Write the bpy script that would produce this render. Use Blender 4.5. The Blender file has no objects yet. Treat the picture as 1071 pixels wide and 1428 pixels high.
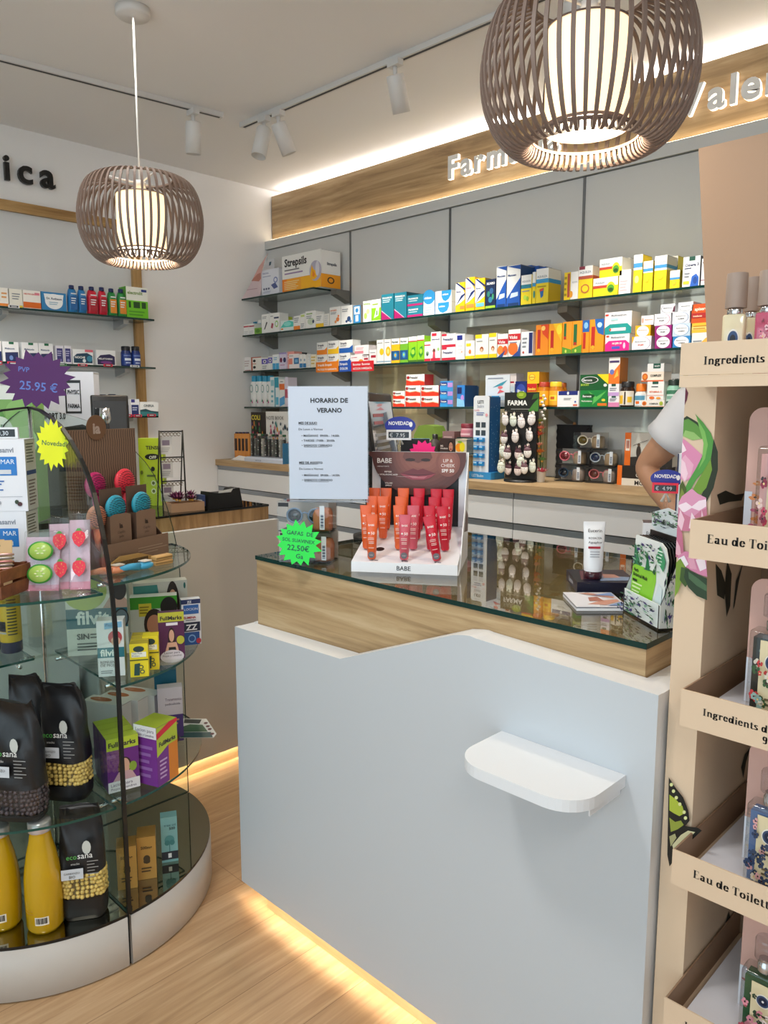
import bpy, math, random
from mathutils import Vector, Matrix
random.seed(4)
sc = bpy.context.scene
col = sc.collection
V = Vector
# ---------------------------------------------------------------- camera
FPX, EYE = 1072.0, 1.5
TH = math.atan((714-567)/FPX); AZ = math.radians(44.5)
CF = V((-math.sin(AZ)*math.cos(TH), math.cos(AZ)*math.cos(TH), -math.sin(TH)))
CR = V((math.cos(AZ), math.sin(AZ), 0)); CU = CR.cross(CF)
CP = V((0, 0, EYE))
cam = bpy.data.cameras.new('camera'); camo = bpy.data.objects.new('camera', cam); col.objects.link(camo)
cam.sensor_fit = 'HORIZONTAL'; cam.sensor_width = 36; cam.lens = 36*FPX/1071; cam.clip_start = .05
camo.matrix_world = Matrix(((CR.x, CU.x, -CF.x, 0), (CR.y, CU.y, -CF.y, 0), (CR.z, CU.z, -CF.z, EYE), (0, 0, 0, 1)))
sc.camera = camo
# ---------------------------------------------------------------- world, exposure, large lights
w = bpy.data.worlds.new('daylight'); sc.world = w; w.use_nodes = True
w.node_tree.nodes['Background'].inputs[0].default_value = (.72, .86, 1, 1)
w.node_tree.nodes['Background'].inputs[1].default_value = 1.2
vs = sc.view_settings; vs.view_transform = 'Standard'; vs.look = 'None'; vs.gamma = 1; vs.use_curve_mapping = False
vs.exposure = -0.06
def area(name, loc, aim, sx, sy, power, color):
    l = bpy.data.lights.new(name, 'AREA'); l.shape = 'RECTANGLE'; l.size = sx; l.size_y = sy; l.energy = power; l.color = color
    o = bpy.data.objects.new(name, l); col.objects.link(o); o.location = loc
    o.rotation_euler = (V(aim)-V(loc)).to_track_quat('-Z', 'Y').to_euler(); return o
area('shop_window_daylight', (-.2, -1.9, 1.5), (-1.3, 2.5, 1.75), 3.4, 2.3, 36, (.74, .88, 1))
area('unseen_ceiling_light', (-1.35, .05, 2.86), (-1.2, .35, 0), .35, .35, 20, (1, .97, .93))
area('unseen_ceiling_light', (.9, -.7, 2.86), (.9, -.69, 0), .6, 1.2, 26, (1, .96, .9))  # this and the next: unseen ceiling lights added to fill the room
area('unseen_ceiling_light', (-2.6, 1.0, 2.86), (-2.6, 1.01, 0), .1, 1.2, 9, (1, .95, .88))
# ---------------------------------------------------------------- pixel rays: real positions from planes of the room
def ray(x, y): return CF + CR*((x-535.5)/FPX) + CU*((714-y)/FPX)
def at_y(x, y, Y): d = ray(x, y); return CP + d*(Y/d.y)
def at_x(x, y, X): d = ray(x, y); return CP + d*(X/d.x)
def at_z(x, y, Z): d = ray(x, y); return CP + d*((Z-EYE)/d.z)
# ---------------------------------------------------------------- materials
_m = {}
def lin(h):
    h = h.lstrip('#'); o = []
    for i in (0, 2, 4):
        c = int(h[i:i+2], 16)/255; o.append(c/12.92 if c <= .04045 else ((c+.055)/1.055)**2.4)
    return (*o, 1)
def mat(h, rough=.45, metal=0, emit=0, coat=0, spec=.5):
    k = (h, rough, metal, emit, coat, spec)
    if k in _m: return _m[k]
    m = bpy.data.materials.new('paint_'+h); m.use_nodes = True; b = m.node_tree.nodes['Principled BSDF']
    b.inputs['Base Color'].default_value = lin(h); b.inputs['Roughness'].default_value = rough
    b.inputs['Metallic'].default_value = metal; b.inputs['Coat Weight'].default_value = coat
    b.inputs['Specular IOR Level'].default_value = spec
    if emit: b.inputs['Emission Color'].default_value = lin(h); b.inputs['Emission Strength'].default_value = emit
    _m[k] = m; return m
def glass(name, tint=(.93, .98, .96), base=.04, rough=0.0, body=0):
    if name in _m: return _m[name]
    m = bpy.data.materials.new(name); m.use_nodes = True; t = m.node_tree; n = t.nodes; n.clear()
    out = n.new('ShaderNodeOutputMaterial'); mix = n.new('ShaderNodeMixShader'); tr = n.new('ShaderNodeBsdfTransparent'); gl = n.new('ShaderNodeBsdfGlossy')
    lw = n.new('ShaderNodeLayerWeight'); lw.inputs[0].default_value = .5
    pw = n.new('ShaderNodeMath'); pw.operation = 'POWER'; pw.inputs[1].default_value = 5
    ma = n.new('ShaderNodeMath'); ma.operation = 'MULTIPLY_ADD'; ma.inputs[1].default_value = 1-base; ma.inputs[2].default_value = base
    L = t.links.new
    L(lw.outputs['Facing'], pw.inputs[0]); L(pw.outputs[0], ma.inputs[0]); L(ma.outputs[0], mix.inputs[0])
    tr.inputs[0].default_value = (*tint, 1); gl.inputs['Roughness'].default_value = rough
    if body:
        df = n.new('ShaderNodeBsdfDiffuse'); df.inputs[0].default_value = (*tint, 1); m2 = n.new('ShaderNodeMixShader'); m2.inputs[0].default_value = body
        L(tr.outputs[0], m2.inputs[1]); L(df.outputs[0], m2.inputs[2]); L(m2.outputs[0], mix.inputs[1])
    else: L(tr.outputs[0], mix.inputs[1])
    L(gl.outputs[0], mix.inputs[2]); L(mix.outputs[0], out.inputs[0]); _m[name] = m; return m
def grain(name, c1, c2, c3, scale=(3, 3, 40), rough=.5, plank=None, seed=0):
    """wood: stretched noise through a colour ramp, optional plank joints"""
    if name in _m: return _m[name]
    m = bpy.data.materials.new(name); m.use_nodes = True; t = m.node_tree; n = t.nodes; L = t.links.new; b = n['Principled BSDF']
    tc = n.new('ShaderNodeTexCoord'); mp = n.new('ShaderNodeMapping'); mp.inputs['Scale'].default_value = scale; mp.inputs['Location'].default_value = (seed, seed*.7, 0)
    nz = n.new('ShaderNodeTexNoise'); nz.inputs['Scale'].default_value = 1; nz.inputs['Detail'].default_value = 8; nz.inputs['Roughness'].default_value = .62; nz.inputs['Distortion'].default_value = .6
    cr = n.new('ShaderNodeValToRGB'); e = cr.color_ramp.elements
    e[0].position = .3; e[0].color = lin(c1); e[1].position = .72; e[1].color = lin(c3); x = e.new(.5); x.color = lin(c2)
    L(tc.outputs['Object'], mp.inputs[0]); L(mp.outputs[0], nz.inputs['Vector']); L(nz.outputs[0], cr.inputs[0])
    src = cr.outputs[0]
    if plank:
        br = n.new('ShaderNodeTexBrick'); br.inputs['Scale'].default_value = 1; br.offset = .37
        br.inputs['Brick Width'].default_value = plank[0]; br.inputs['Row Height'].default_value = plank[1]; br.inputs['Mortar Size'].default_value = .0012
        br.inputs['Color1'].default_value = (1, 1, 1, 1); br.inputs['Color2'].default_value = (.86, .85, .83, 1); br.inputs['Mortar'].default_value = (.55, .5, .45, 1)
        m2 = n.new('ShaderNodeMapping'); m2.inputs['Rotation'].default_value = (0, 0, math.pi/2); L(tc.outputs['Object'], m2.inputs[0]); L(m2.outputs[0], br.inputs['Vector'])
        mx = n.new('ShaderNodeMix'); mx.data_type = 'RGBA'; mx.blend_type = 'MULTIPLY'; mx.inputs[0].default_value = 1
        L(src, mx.inputs[6]); L(br.outputs[0], mx.inputs[7]); src = mx.outputs[2]
    L(src, b.inputs['Base Color']); b.inputs['Roughness'].default_value = rough
    bp = n.new('ShaderNodeBump'); bp.inputs['Strength'].default_value = .12; bp.inputs['Distance'].default_value = .002; L(nz.outputs[0], bp.inputs['Height']); L(bp.outputs[0], b.inputs['Normal'])
    _m[name] = m; return m
def plaster(name, h, rough=.75):
    if name in _m: return _m[name]
    m = bpy.data.materials.new(name); m.use_nodes = True; t = m.node_tree; n = t.nodes; b = n['Principled BSDF']
    b.inputs['Base Color'].default_value = lin(h); b.inputs['Roughness'].default_value = rough
    nz = n.new('ShaderNodeTexNoise'); nz.inputs['Scale'].default_value = 90; nz.inputs['Detail'].default_value = 4
    bp = n.new('ShaderNodeBump'); bp.inputs['Strength'].default_value = .06; bp.inputs['Distance'].default_value = .002
    t.links.new(nz.outputs[0], bp.inputs['Height']); t.links.new(bp.outputs[0], b.inputs['Normal']); _m[name] = m; return m
GL = lambda: glass('clear_glass'); EDGE = lambda: mat('0d3330', .15)
CHROME = lambda: mat('d8dadc', .12, 1)
OAK = lambda: grain('oak_laminate', '8f7350', 'b3966e', 'c9b08a', (2.2, 2.2, 38), .5)
# ---------------------------------------------------------------- mesh builder
_txt = {}
def glyphs(s, bold=0, res=2):
    k = (s, bold, res)
    if k in _txt: return _txt[k]
    c = bpy.data.curves.new('t', 'FONT'); c.body = s; c.size = 1; c.resolution_u = res; c.fill_mode = 'FRONT'; c.offset = bold
    o = bpy.data.objects.new('t', c); col.objects.link(o); dg = bpy.context.evaluated_depsgraph_get(); dg.update()
    me = o.evaluated_get(dg).to_mesh(); vv = [(q.co.x, q.co.y) for q in me.vertices]; ff = [tuple(p.vertices) for p in me.polygons]
    o.evaluated_get(dg).to_mesh_clear(); bpy.data.objects.remove(o); bpy.data.curves.remove(c)
    if vv:
        x0 = min(a for a, b in vv); x1 = max(a for a, b in vv)
    else: x0 = x1 = 0
    _txt[k] = ([(a-x0, b) for a, b in vv], ff, x1-x0); return _txt[k]
# broad-nib pen alphabet (thick uprights, hair-thin horizontals)
def arc(cx, cy, rx, ry, a0, a1, n=12): return [(cx+rx*math.cos(math.radians(a0+(a1-a0)*i/n)), cy+ry*math.sin(math.radians(a0+(a1-a0)*i/n))) for i in range(n+1)]
S_ = lambda x0, x1, y: [(x0, y), (x1, y)]
DID = {
 'I': (.42, [[(.21, 0), (.21, .7)], S_(.08, .34, .01), S_(.08, .34, .69)]),
 'n': (.60, [[(.15, 0), (.15, .46)], S_(.05, .1, .45), arc(.3, .3, .15, .17, 150, 0)+[(.45, 0)], S_(.06, .24, .01), S_(.36, .54, .01)]),
 'r': (.46, [[(.15, 0), (.15, .46)], S_(.05, .1, .45), arc(.3, .3, .14, .16, 150, 60), [(.36, .4), (.36, .36)], S_(.06, .26, .01)]),
 'i': (.30, [[(.15, 0), (.15, .46)], S_(.05, .1, .45), S_(.05, .25, .01), [(.15, .6), (.15, .68)]]),
 'l': (.30, [[(.15, 0), (.15, .7)], S_(.05, .1, .69), S_(.05, .25, .01)]),
 'e': (.50, [S_(.12, .38, .27), arc(.25, .24, .15, .23, 5, 330, 20)]),
 'o': (.54, [arc(.27, .24, .17, .23, 0, 360, 22)]),
 'd': (.60, [arc(.24, .24, .14, .23, 0, 360, 20), [(.45, 0), (.45, .7)], S_(.36, .42, .69), S_(.45, .55, .01)]),
 'g': (.54, [arc(.24, .31, .12, .15, 0, 360, 18), arc(.25, -.06, .17, .1, 0, 360, 18), [(.14, .16), (.12, .08), (.36, .04)], [(.36, .42), (.48, .46)]]),
 'a': (.54, [[(.36, 0), (.36, .34)]+arc(.25, .34, .11, .12, 0, 160, 8), arc(.22, .13, .1, .12, 80, 350, 14), S_(.36, .5, .01)]),
 'u': (.62, [[(.15, .46), (.15, .14)]+arc(.28, .14, .13, .13, 180, 330, 8), [(.46, 0), (.46, .46)], S_(.05, .12, .45), S_(.36, .42, .45), S_(.46, .57, .01)]),
 't': (.38, [[(.16, .6), (.16, .12)]+arc(.25, .12, .09, .11, 180, 320, 8), S_(.04, .32, .45)]),
 's': (.42, [arc(.2, .35, .11, .11, 30, 200, 10)+[(.14, .27), (.26, .2)]+arc(.2, .12, .11, .11, 20, -150, 10)]),
 "'": (.2, [[(.1, .7), (.1, .54)]]), ' ': (.24, []),
 'E': (.60, [[(.17, 0), (.17, .7)], S_(.06, .52, .01), S_(.06, .5, .69), S_(.2, .38, .36), [(.51, .01), (.51, .15)], [(.49, .69), (.49, .55)]]),
 'T': (.60, [[(.3, 0), (.3, .7)], S_(.05, .55, .69), S_(.18, .42, .01), [(.05, .69), (.05, .52)], [(.55, .69), (.55, .52)]]),
 '9': (.52, [arc(.25, .48, .14, .2, 0, 360, 18), [(.39, .48), (.38, .2)]+arc(.24, .12, .13, .11, 0, -140, 8)]),
 '5': (.52, [[(.12, .68), (.42, .68)], [(.12, .68), (.11, .36)], arc(.24, .22, .16, .21, 130, -150, 16)]),
}
def hull(p):
    p = sorted(set(p))
    def half(q):
        h = []
        for a in q:
            while len(h) > 1 and (h[-1][0]-h[-2][0])*(a[1]-h[-2][1])-(h[-1][1]-h[-2][1])*(a[0]-h[-2][0]) <= 0: h.pop()
            h.append(a)
        return h
    a, b = half(p), half(p[::-1]); return a[:-1]+b[:-1]
def didone(s, W=.15, t=.032):
    vv, ff, x = [], [], 0
    for ch in s:
        adv, st = DID[ch]
        for pl in st:
            ser = len(pl) == 2 and abs(pl[0][1]-pl[1][1]) < .001 or len(pl) == 2 and pl[0][0] in (.05, .55, .51, .49)
            for (ax, ay), (bx, by) in zip(pl, pl[1:]):
                ww = .03 if ser else W
                h = hull([(ax+x+i*ww/2, ay+j*t/2) for i in (-1, 1) for j in (-1, 1)]+[(bx+x+i*ww/2, by+j*t/2) for i in (-1, 1) for j in (-1, 1)])
                ff.append(tuple(range(len(vv), len(vv)+len(h)))); vv += h
        x += adv
    return vv, ff, x
class B:
    def __init__(s, xf=None): s.v, s.f, s.m, s.sm, s.mats = [], [], [], [], []; s.xf = xf; s.k = 0
    def mi(s, m):
        if isinstance(m, str): m = mat(m)
        for i, x in enumerate(s.mats):
            if x is m: return i
        s.mats.append(m); return len(s.mats)-1
    def add(s, vs_, fs, m, smooth=False):
        b = len(s.v); s.v += [(s.xf @ V(p)) if s.xf else V(p) for p in vs_]; i = s.mi(m)
        for f in fs: s.f.append(tuple(b+q for q in f)); s.m.append(i); s.sm.append(smooth)
    def poly(s, pts, m): s.add(pts, [tuple(range(len(pts)))], m)
    def box(s, a, b, m, side=None, top=None, front=None):
        x0, y0, z0 = a; x1, y1, z1 = b
        vs_ = [(x0, y0, z0), (x1, y0, z0), (x1, y1, z0), (x0, y1, z0), (x0, y0, z1), (x1, y0, z1), (x1, y1, z1), (x0, y1, z1)]
        for f, mm in (((0, 1, 5, 4), front), ((1, 2, 6, 5), side), ((2, 3, 7, 6), side), ((3, 0, 4, 7), side), ((4, 5, 6, 7), top), ((3, 2, 1, 0), top)):
            s.add([vs_[q] for q in f], [(0, 1, 2, 3)], mm or m)
        return s
    def bev(s, a, b, m, r=.004, n=2):
        """box with rounded vertical and horizontal edges (rounded-rect rings)"""
        x0, y0, z0 = a; x1, y1, z1 = b; rings = []
        def ring(i, z):
            o = []
            for cx, cy, a0 in ((x1-r, y1-r, 0), (x0+r, y1-r, 90), (x0+r, y0+r, 180), (x1-r, y0+r, 270)):
                for k in range(n+1):
                    t = math.radians(a0+90*k/n); o.append((cx+(r-i)*math.cos(t), cy+(r-i)*math.sin(t), z))
            return o
        for k in range(n+1): t = math.pi/2*k/n; rings.append(ring(r*(1-math.sin(t)), z0+r*(1-math.cos(t))))
        for k in range(n+1): t = math.pi/2*k/n; rings.append(ring(r*(1-math.cos(t)), z1-r*(1-math.sin(t))))
        N = len(rings[0]); vv = [p for q in rings for p in q]; ff = []
        for i in range(len(rings)-1):
            for j in range(N): ff.append((i*N+j, i*N+(j+1) % N, (i+1)*N+(j+1) % N, (i+1)*N+j))
        ff += [tuple(range(N))[::-1], tuple((len(rings)-1)*N+j for j in range(N))]; s.add(vv, ff, m, True); return s
    def prism(s, pts, o, u, v, n, d, m, side=None):
        """2-D outline pts in frame (o,u,v) extruded by d along n"""
        o, u, v, n = V(o), V(u), V(v), V(n); a = [o+u*x+v*y for x, y in pts]; N = len(a)
        s.add([*a, *[p+n*d for p in a]], [tuple(range(N))[::-1], tuple(range(N, 2*N))], m)
        for i in range(N):
            j = (i+1) % N; s.add([a[i], a[j], a[j]+n*d, a[i]+n*d], [(0, 1, 2, 3)], side or m)
        return s
    def lathe(s, prof, m, n=24, c=(0, 0, 0), a0=0, a1=360, caps=True):
        full = abs(a1-a0) >= 360; N = n if full else n+1; vv = []; ff = []
        for r, z in prof:
            for i in range(N): t = math.radians(a0+(a1-a0)*i/n); vv.append((c[0]+r*math.cos(t), c[1]+r*math.sin(t), c[2]+z))
        for k in range(len(prof)-1):
            for i in range(n): j = (i+1) % N; ff.append((k*N+i, k*N+j, (k+1)*N+j, (k+1)*N+i))
        s.add(vv, ff, m, True)
        if caps and full:
            s.add(vv[:N], [tuple(range(N))[::-1]], m); s.add(vv[-N:], [tuple(range(N))], m)
        return s
    def tube(s, pts, r, m, n=8, close=False):
        pts = [V(p) for p in pts]; K = len(pts); vv = []; ff = []; up = None
        for i, p in enumerate(pts):
            a = pts[(i-1) % K] if (i or close) else pts[0]; b = pts[(i+1) % K] if (i < K-1 or close) else pts[-1]
            t = (b-a).normalized()
            if up is None: up = V((0, 0, 1)) if abs(t.z) < .9 else V((1, 0, 0))
            x = t.cross(up).normalized(); y = x.cross(t); up = y
            rr = r[i] if isinstance(r, (list, tuple)) else r
            for j in range(n): g = 2*math.pi*j/n; vv.append(p+x*rr*math.cos(g)+y*rr*math.sin(g))
        for i in range(K if close else K-1):
            k = (i+1) % K
            for j in range(n): l = (j+1) % n; ff.append((i*n+j, i*n+l, k*n+l, k*n+j))
        if not close: ff += [tuple(range(n))[::-1], tuple((K-1)*n+j for j in range(n))]
        s.add(vv, ff, m, True); return s
    def ball(s, c, r, m, n=10, sq=(1, 1, 1)):
        pr = [(max(1e-4, math.sin(math.pi*i/n)), -math.cos(math.pi*i/n)) for i in range(n+1)]; vv = []; ff = []; N = n*2
        for a, z in pr:
            for i in range(N): t = 2*math.pi*i/N; vv.append((c[0]+r*sq[0]*a*math.cos(t), c[1]+r*sq[1]*a*math.sin(t), c[2]+r*sq[2]*z))
        for k in range(n):
            for i in range(N): j = (i+1) % N; ff.append((k*N+i, k*N+j, (k+1)*N+j, (k+1)*N+i))
        s.add(vv, ff, m, True); return s
    def text(s, t, o, u, v, h, m, n=None, bold=0, width=None, center=False, lift=.0004, serif=False):
        vv, ff, wd = didone(t) if serif else glyphs(t, bold)
        if not vv: return s
        o, u, v = V(o), V(u).normalized(), V(v).normalized(); nn = u.cross(v); sc_ = h/.72; sx = sc_
        if width and wd*sx > width: sx = width/wd; sc_ = max(sx, sc_*.75)
        x0 = -wd*sx/2 if center else 0
        s.add([o+u*(x0+a*sx)+v*(b*sc_)+nn*lift for a, b in vv], ff, m); return s
    # printed decoration on a face: origin o, edge vectors U,W (full size), outward normal
    def deco(s, spec, o, U, W, lift0=.0003):
        o, U, W = V(o), V(U), V(W); nn = U.cross(W).normalized(); k = 0
        P = lambda x, y: o+U*x+W*y+nn*(lift0+k*.00022)
        for it in spec.split(';'):
            it = it.strip()
            if not it: continue
            op = it[0]; a, c, *rest = it[1:].split(' ', 2) if op in 'tTdl' else it[1:].split(' ', 1)
            q = [float(z) for z in a.split(',')]; k += 1
            if op == 'r': s.poly([P(q[0], q[1]), P(q[2], q[1]), P(q[2], q[3]), P(q[0], q[3])], c)
            elif op == 'p': s.poly([P(q[i], q[i+1]) for i in range(0, len(q), 2)], c)
            elif op == 'e': s.poly([P(q[0]+q[2]*math.cos(i*math.pi/12), q[1]+q[3]*math.sin(i*math.pi/12)) for i in range(24)], c)
            elif op == 'l':
                n = int(rest[0]) if rest else 3; hh = (q[3]-q[1])/n
                for i in range(n):
                    y = q[3]-hh*(i+.5); x1 = q[2]-(q[2]-q[0])*(.1+.25*((i*37) % 5)/5)
                    s.poly([P(q[0], y-hh*.22), P(x1, y-hh*.22), P(x1, y+hh*.22), P(q[0], y+hh*.22)], c)
            else:
                s.text(rest[0], P(q[0], q[1]), U, W, q[3]*W.length, c, bold=.03 if op == 'T' else 0, width=q[2]*U.length, lift=0, serif=op == 'd')
        return s
    def link(s, name, parent=None, loc=None, rz=0, rot=None):
        me = bpy.data.meshes.new(name); me.from_pydata([tuple(p) for p in s.v], [], s.f)
        for m in s.mats: me.materials.append(m)
        me.polygons.foreach_set('material_index', s.m); me.polygons.foreach_set('use_smooth', s.sm); me.update()
        o = bpy.data.objects.new(name, me); col.objects.link(o)
        if loc is not None: o.location = loc
        if rz: o.rotation_euler = (0, 0, rz)
        if rot: o.rotation_euler = rot
        if parent: o.parent = parent
        return o
def tag(o, label, cat, group=None):
    o['label'] = label; o['category'] = cat
    if group: o['group'] = group
    return o
def thing(name, label, cat, loc=(0, 0, 0), rz=0, group=None):
    o = bpy.data.objects.new(name, None); o.empty_display_size = .05; col.objects.link(o); o.location = loc; o.rotation_euler = (0, 0, rz); return tag(o, label, cat, group)
def struct(b, name):
    o = b.link(name); o['kind'] = 'structure'; return o
def dup(root, loc, rz=None, label=None, group=None):
    r = root.copy(); col.objects.link(r); r.location = loc
    if rz is not None: r.rotation_euler = (0, 0, rz)
    if label: r['label'] = label
    if group: r['group'] = group
    for ch in list(root.children):
        c = ch.copy(); col.objects.link(c); c.parent = r
        for g in ch.children: d = g.copy(); col.objects.link(d); d.parent = c
    return r
def bevel(o, wd=.003, seg=2):
    m = o.modifiers.new('edge', 'BEVEL'); m.width = wd; m.segments = seg; m.limit_method = 'ANGLE'; return o
FACE = {'F': lambda w, d, h: ((-w/2, -d/2, 0), (w, 0, 0), (0, 0, h)), 'R': lambda w, d, h: ((w/2, -d/2, 0), (0, d, 0), (0, 0, h)),
        'L': lambda w, d, h: ((-w/2, d/2, 0), (0, -d, 0), (0, 0, h)), 'T': lambda w, d, h: ((-w/2, -d/2, h), (w, 0, 0), (0, d, 0)), 'K': lambda w, d, h: ((w/2, d/2, 0), (-w, 0, 0), (0, 0, h))}
def carton(w, d, h, base, deco='', side=None, top=None):
    """a printed carton, origin at the middle of its base, front towards -y; deco = 'F: ...| R: ...' printed shapes"""
    b = B(); b.box((-w/2, -d/2, 0), (w/2, d/2, h), mat(base, .38), side=side and mat(side, .38), top=top and mat(top, .38))
    # tuck-in flap line on the end panel
    b.deco('r.04,.0,.96,.006 9a9a96;r.04,.985,.96,.993 9a9a96', *FACE['R'](w, d, h))
    for part in deco.split('|'):
        part = part.strip()
        if not part: continue
        f = 'F'
        if part[1:2] == ':': f, part = part[0], part[2:]
        b.deco(part, *FACE[f](w, d, h))
    return b
def at_depth(x, y, p):
    d = ray(x, y); fh = V((-math.sin(AZ), math.cos(AZ), 0)); return CP + d*((V(p)-CP).dot(fh)/d.dot(fh))
def put(name, label, cat, loc, w, d, h, base, deco='', rz=0, group=None, side=None, top=None):
    o = carton(w, d, h, base, deco, side, top).link(name, None, loc, rz); return tag(o, label, cat, group)
# ================================================================ ROOM
XL, YB, ZC, YP = -4.19, 3.3, 2.89, 3.17
WHITE = plaster('white_wall_paint', 'efeeee'); CEIL = plaster('ceiling_paint', 'edebea')
FLOOR = grain('oak_floor', 'a98560', 'be9a73', 'd0ae88', (40, 2.0, 2), .40, plank=(1.3, .19))
struct(B().box((-4.3, -2.2, -.1), (2.3, 3.4, 0), FLOOR), 'floor')
struct(B().box((-4.3, -2.2, ZC), (2.3, 3.4, ZC+.1), CEIL), 'ceiling')
struct(B().box((-4.3, -2.2, 0), (XL, 3.4, ZC), WHITE), 'wall_left')
struct(B().box((XL, YB, 0), (2.3, 3.4, ZC), WHITE), 'wall_back')
struct(B().box((2.2, -2.2, 0), (2.3, YB, ZC), WHITE), 'wall_right')
b = B(); b.box((XL, -2.2, 0), (2.2, -2.1, .3), WHITE); b.box((XL, -2.2, 2.7), (2.2, -2.1, ZC), WHITE); b.box((XL, -2.2, .3), (-2.2, -2.1, 2.7), WHITE); b.box((1.6, -2.2, .3), (2.2, -2.1, 2.7), WHITE); struct(b, 'wall_front')
struct(B().box((-2.2, -2.16, .3), (1.6, -2.15, 2.7), GL()), 'window_1')
# grey back panels with two glazed recesses
GREY = mat('cfd0cf', .35); RAIL = mat('6f7274', .35, .6); LED = mat('ffeccc', .5, emit=8); LEDF = mat('ffecca', .5, emit=46); LEDW = mat('fffaf4', .5, emit=20)
seams = [XL, -3.388, -2.638, -1.868, -1.10, -.35, .45]
n1 = (at_y(514, 567, YP).x, at_y(606, 567, YP).x); n2 = (at_y(649, 567, YP).x, at_y(765, 567, YP).x)
zt1 = at_y(560, 472, YP).z; zt2 = at_y(700, 452, YP).z; zb = 1.2
openings = {1: (n1[0], n1[1], zb, zt1), 2: (n2[0], n2[1], zb, zt2)}
BEIGE = mat('e6dcc4', .5)
for i, (a, c) in enumerate(zip(seams, seams[1:])):
    b = B(); a += .006; c -= .006; z0, z1 = 1.17, 2.505
    if i in openings:
        x0, x1, o0, o1 = openings[i]
        for q in ((a, z0, x0, z1), (x1, z0, c, z1), (x0, z0, x1, o0), (x0, o1, x1, z1)): b.box((q[0], YP, q[1]), (q[2], YB-.001, q[3]), GREY)
        b.box((x0, YB-.012, o0), (x1, YB-.002, o1), BEIGE)
    else: b.box((a, YP, z0), (c, YB-.001, z1), GREY)
    struct(b, 'trim_%d' % (i+1))
    if i in openings:
        b = B(); b.box((x0+.002, YP+.004, o0+.002), (x1-.002, YP+.009, o1-.002), glass('bronze_glass', (.97, .95, .88), .08)); struct(b, 'window_%d' % (i+1))
b = B()
for x in seams[1:-1]: b.box((x-.006, YP-.004, 1.17), (x+.006, YP+.02, 2.505), RAIL)
struct(b, 'trim_10')
struct(B().box((XL, YP-.012, 2.51), (.5, YB-.001, 2.562), GREY), 'trim_11')
# oak sign fascia with light strips above and below
FASC = grain('oak_fascia', '7f6546', 'a68a64', 'c2aa86', (1.6, 1.6, 26), .5, seed=3)
struct(B().box((at_y(379, 300, 3.21).x, 3.21, 2.585), (.5, 3.27, 2.848), FASC), 'trim_12')
struct(B().box((XL+.03, 3.18, 2.5621), (.5, 3.2, 2.570), LED), 'trim_13')
struct(B().box((XL+.08, 3.235, 2.8482), (.5, 3.265, 2.853), LEDW), 'trim_14')
# oak frame on the left wall
P = lambda x, y: at_x(x, y, XL)
OAKD = grain('oak_frame', '8a6638', 'a8834f', 'bf9c68', (30, 30, 2.5), .5); OAKH = grain('oak_frame_level', '8a6638', 'a8834f', 'bf9c68', (30, 2.5, 30), .5)
py0, py1 = P(181, 380).y, P(193, 380).y; bz0, bz1 = P(60, 312-8).z, P(60, 290).z
struct(B().box((XL, py0, 0), (XL+.035, py1, bz1), OAKD), 'trim_15')
struct(B().box((XL, -1.0, bz0), (XL+.035, py0, bz1), OAKH), 'trim_16')
struct(B().box((XL, -1.0, .1), (XL+.012, py0, bz0), mat('d3d5d6', .4)), 'trim_17')
struct(B().box((XL, -2.1, 0), (XL+.012, 1.2, .08), WHITE), 'baseboard_left')
# ================================================================ GLASS SHELVES
YS = 2.965
def wall_shelf(x0, x1, z, label, br):
    t = thing('glass_shelf', label, 'shelf', ((x0+x1)/2, YP, z))
    g = B(); X0, X1 = x0-(x0+x1)/2, x1-(x0+x1)/2; D = YS-YP
    g.box((X0, D, -.010), (X1, 0, 0), GL(), side=EDGE(), front=EDGE()); g.link('glass_pane', t)
    for x in br:
        k = B(); x -= (x0+x1)/2
        k.prism([(0, 0), (-.11, 0), (-.11, -.028), (0, -.07)], (x-.025, 0, -.0102), (0, 1, 0), (0, 0, 1), (1, 0, 0), .05, mat('7d7a74', .4, .5)); k.link('bracket', t)
    return t
SH = [2.181, 1.953, 1.727, 1.499]
brs = [-4.11, -3.415, -2.665, -1.895, -1.1, -.38]
wall_shelf(XL, at_y(437, 400, YS).x, SH[0], 'short uppermost glass shelf in the corner of the back wall', [-4.11, -3.415])
wall_shelf(XL, .4, SH[1], 'second long glass shelf down on the grey back wall', brs)
wall_shelf(XL, .4, SH[2], 'third glass shelf of the grey back wall, with red price flags', brs)
wall_shelf(XL, .4, SH[3], 'lowest glass shelf of the grey back wall above the oak worktop', brs)
XS = XL+.22
LSH = [at_x(110, 436, XS).z, at_x(110, 508, XS).z, at_x(195, 580, XS).z]
for z, y1, lab in zip(LSH, (at_x(215, 441, XS).y, at_x(217, 510, XS).y, at_x(221, 580, XS).y), ('upper', 'middle', 'lowest')):
    t = thing('glass_shelf', lab+' glass shelf on the oak framed left wall', 'shelf', (XL+.0355, y1, z))
    g = B(); g.box((0, -1.75, -.010), (.22-.0355, 0, 0), GL(), side=EDGE()); g.link('glass_pane', t)
    for y in (y1-.12, y1-.75, y1-1.4):
        k = B(); k.prism([(0, 0), (.12, 0), (.12, -.02), (0, -.045)], (-.0005, y-y1, -.0103), (1, 0, 0), (0, 0, 1), (0, -1, 0), .03, mat('b0b2b4', .3, .8)); k.link('bracket', t)
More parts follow.
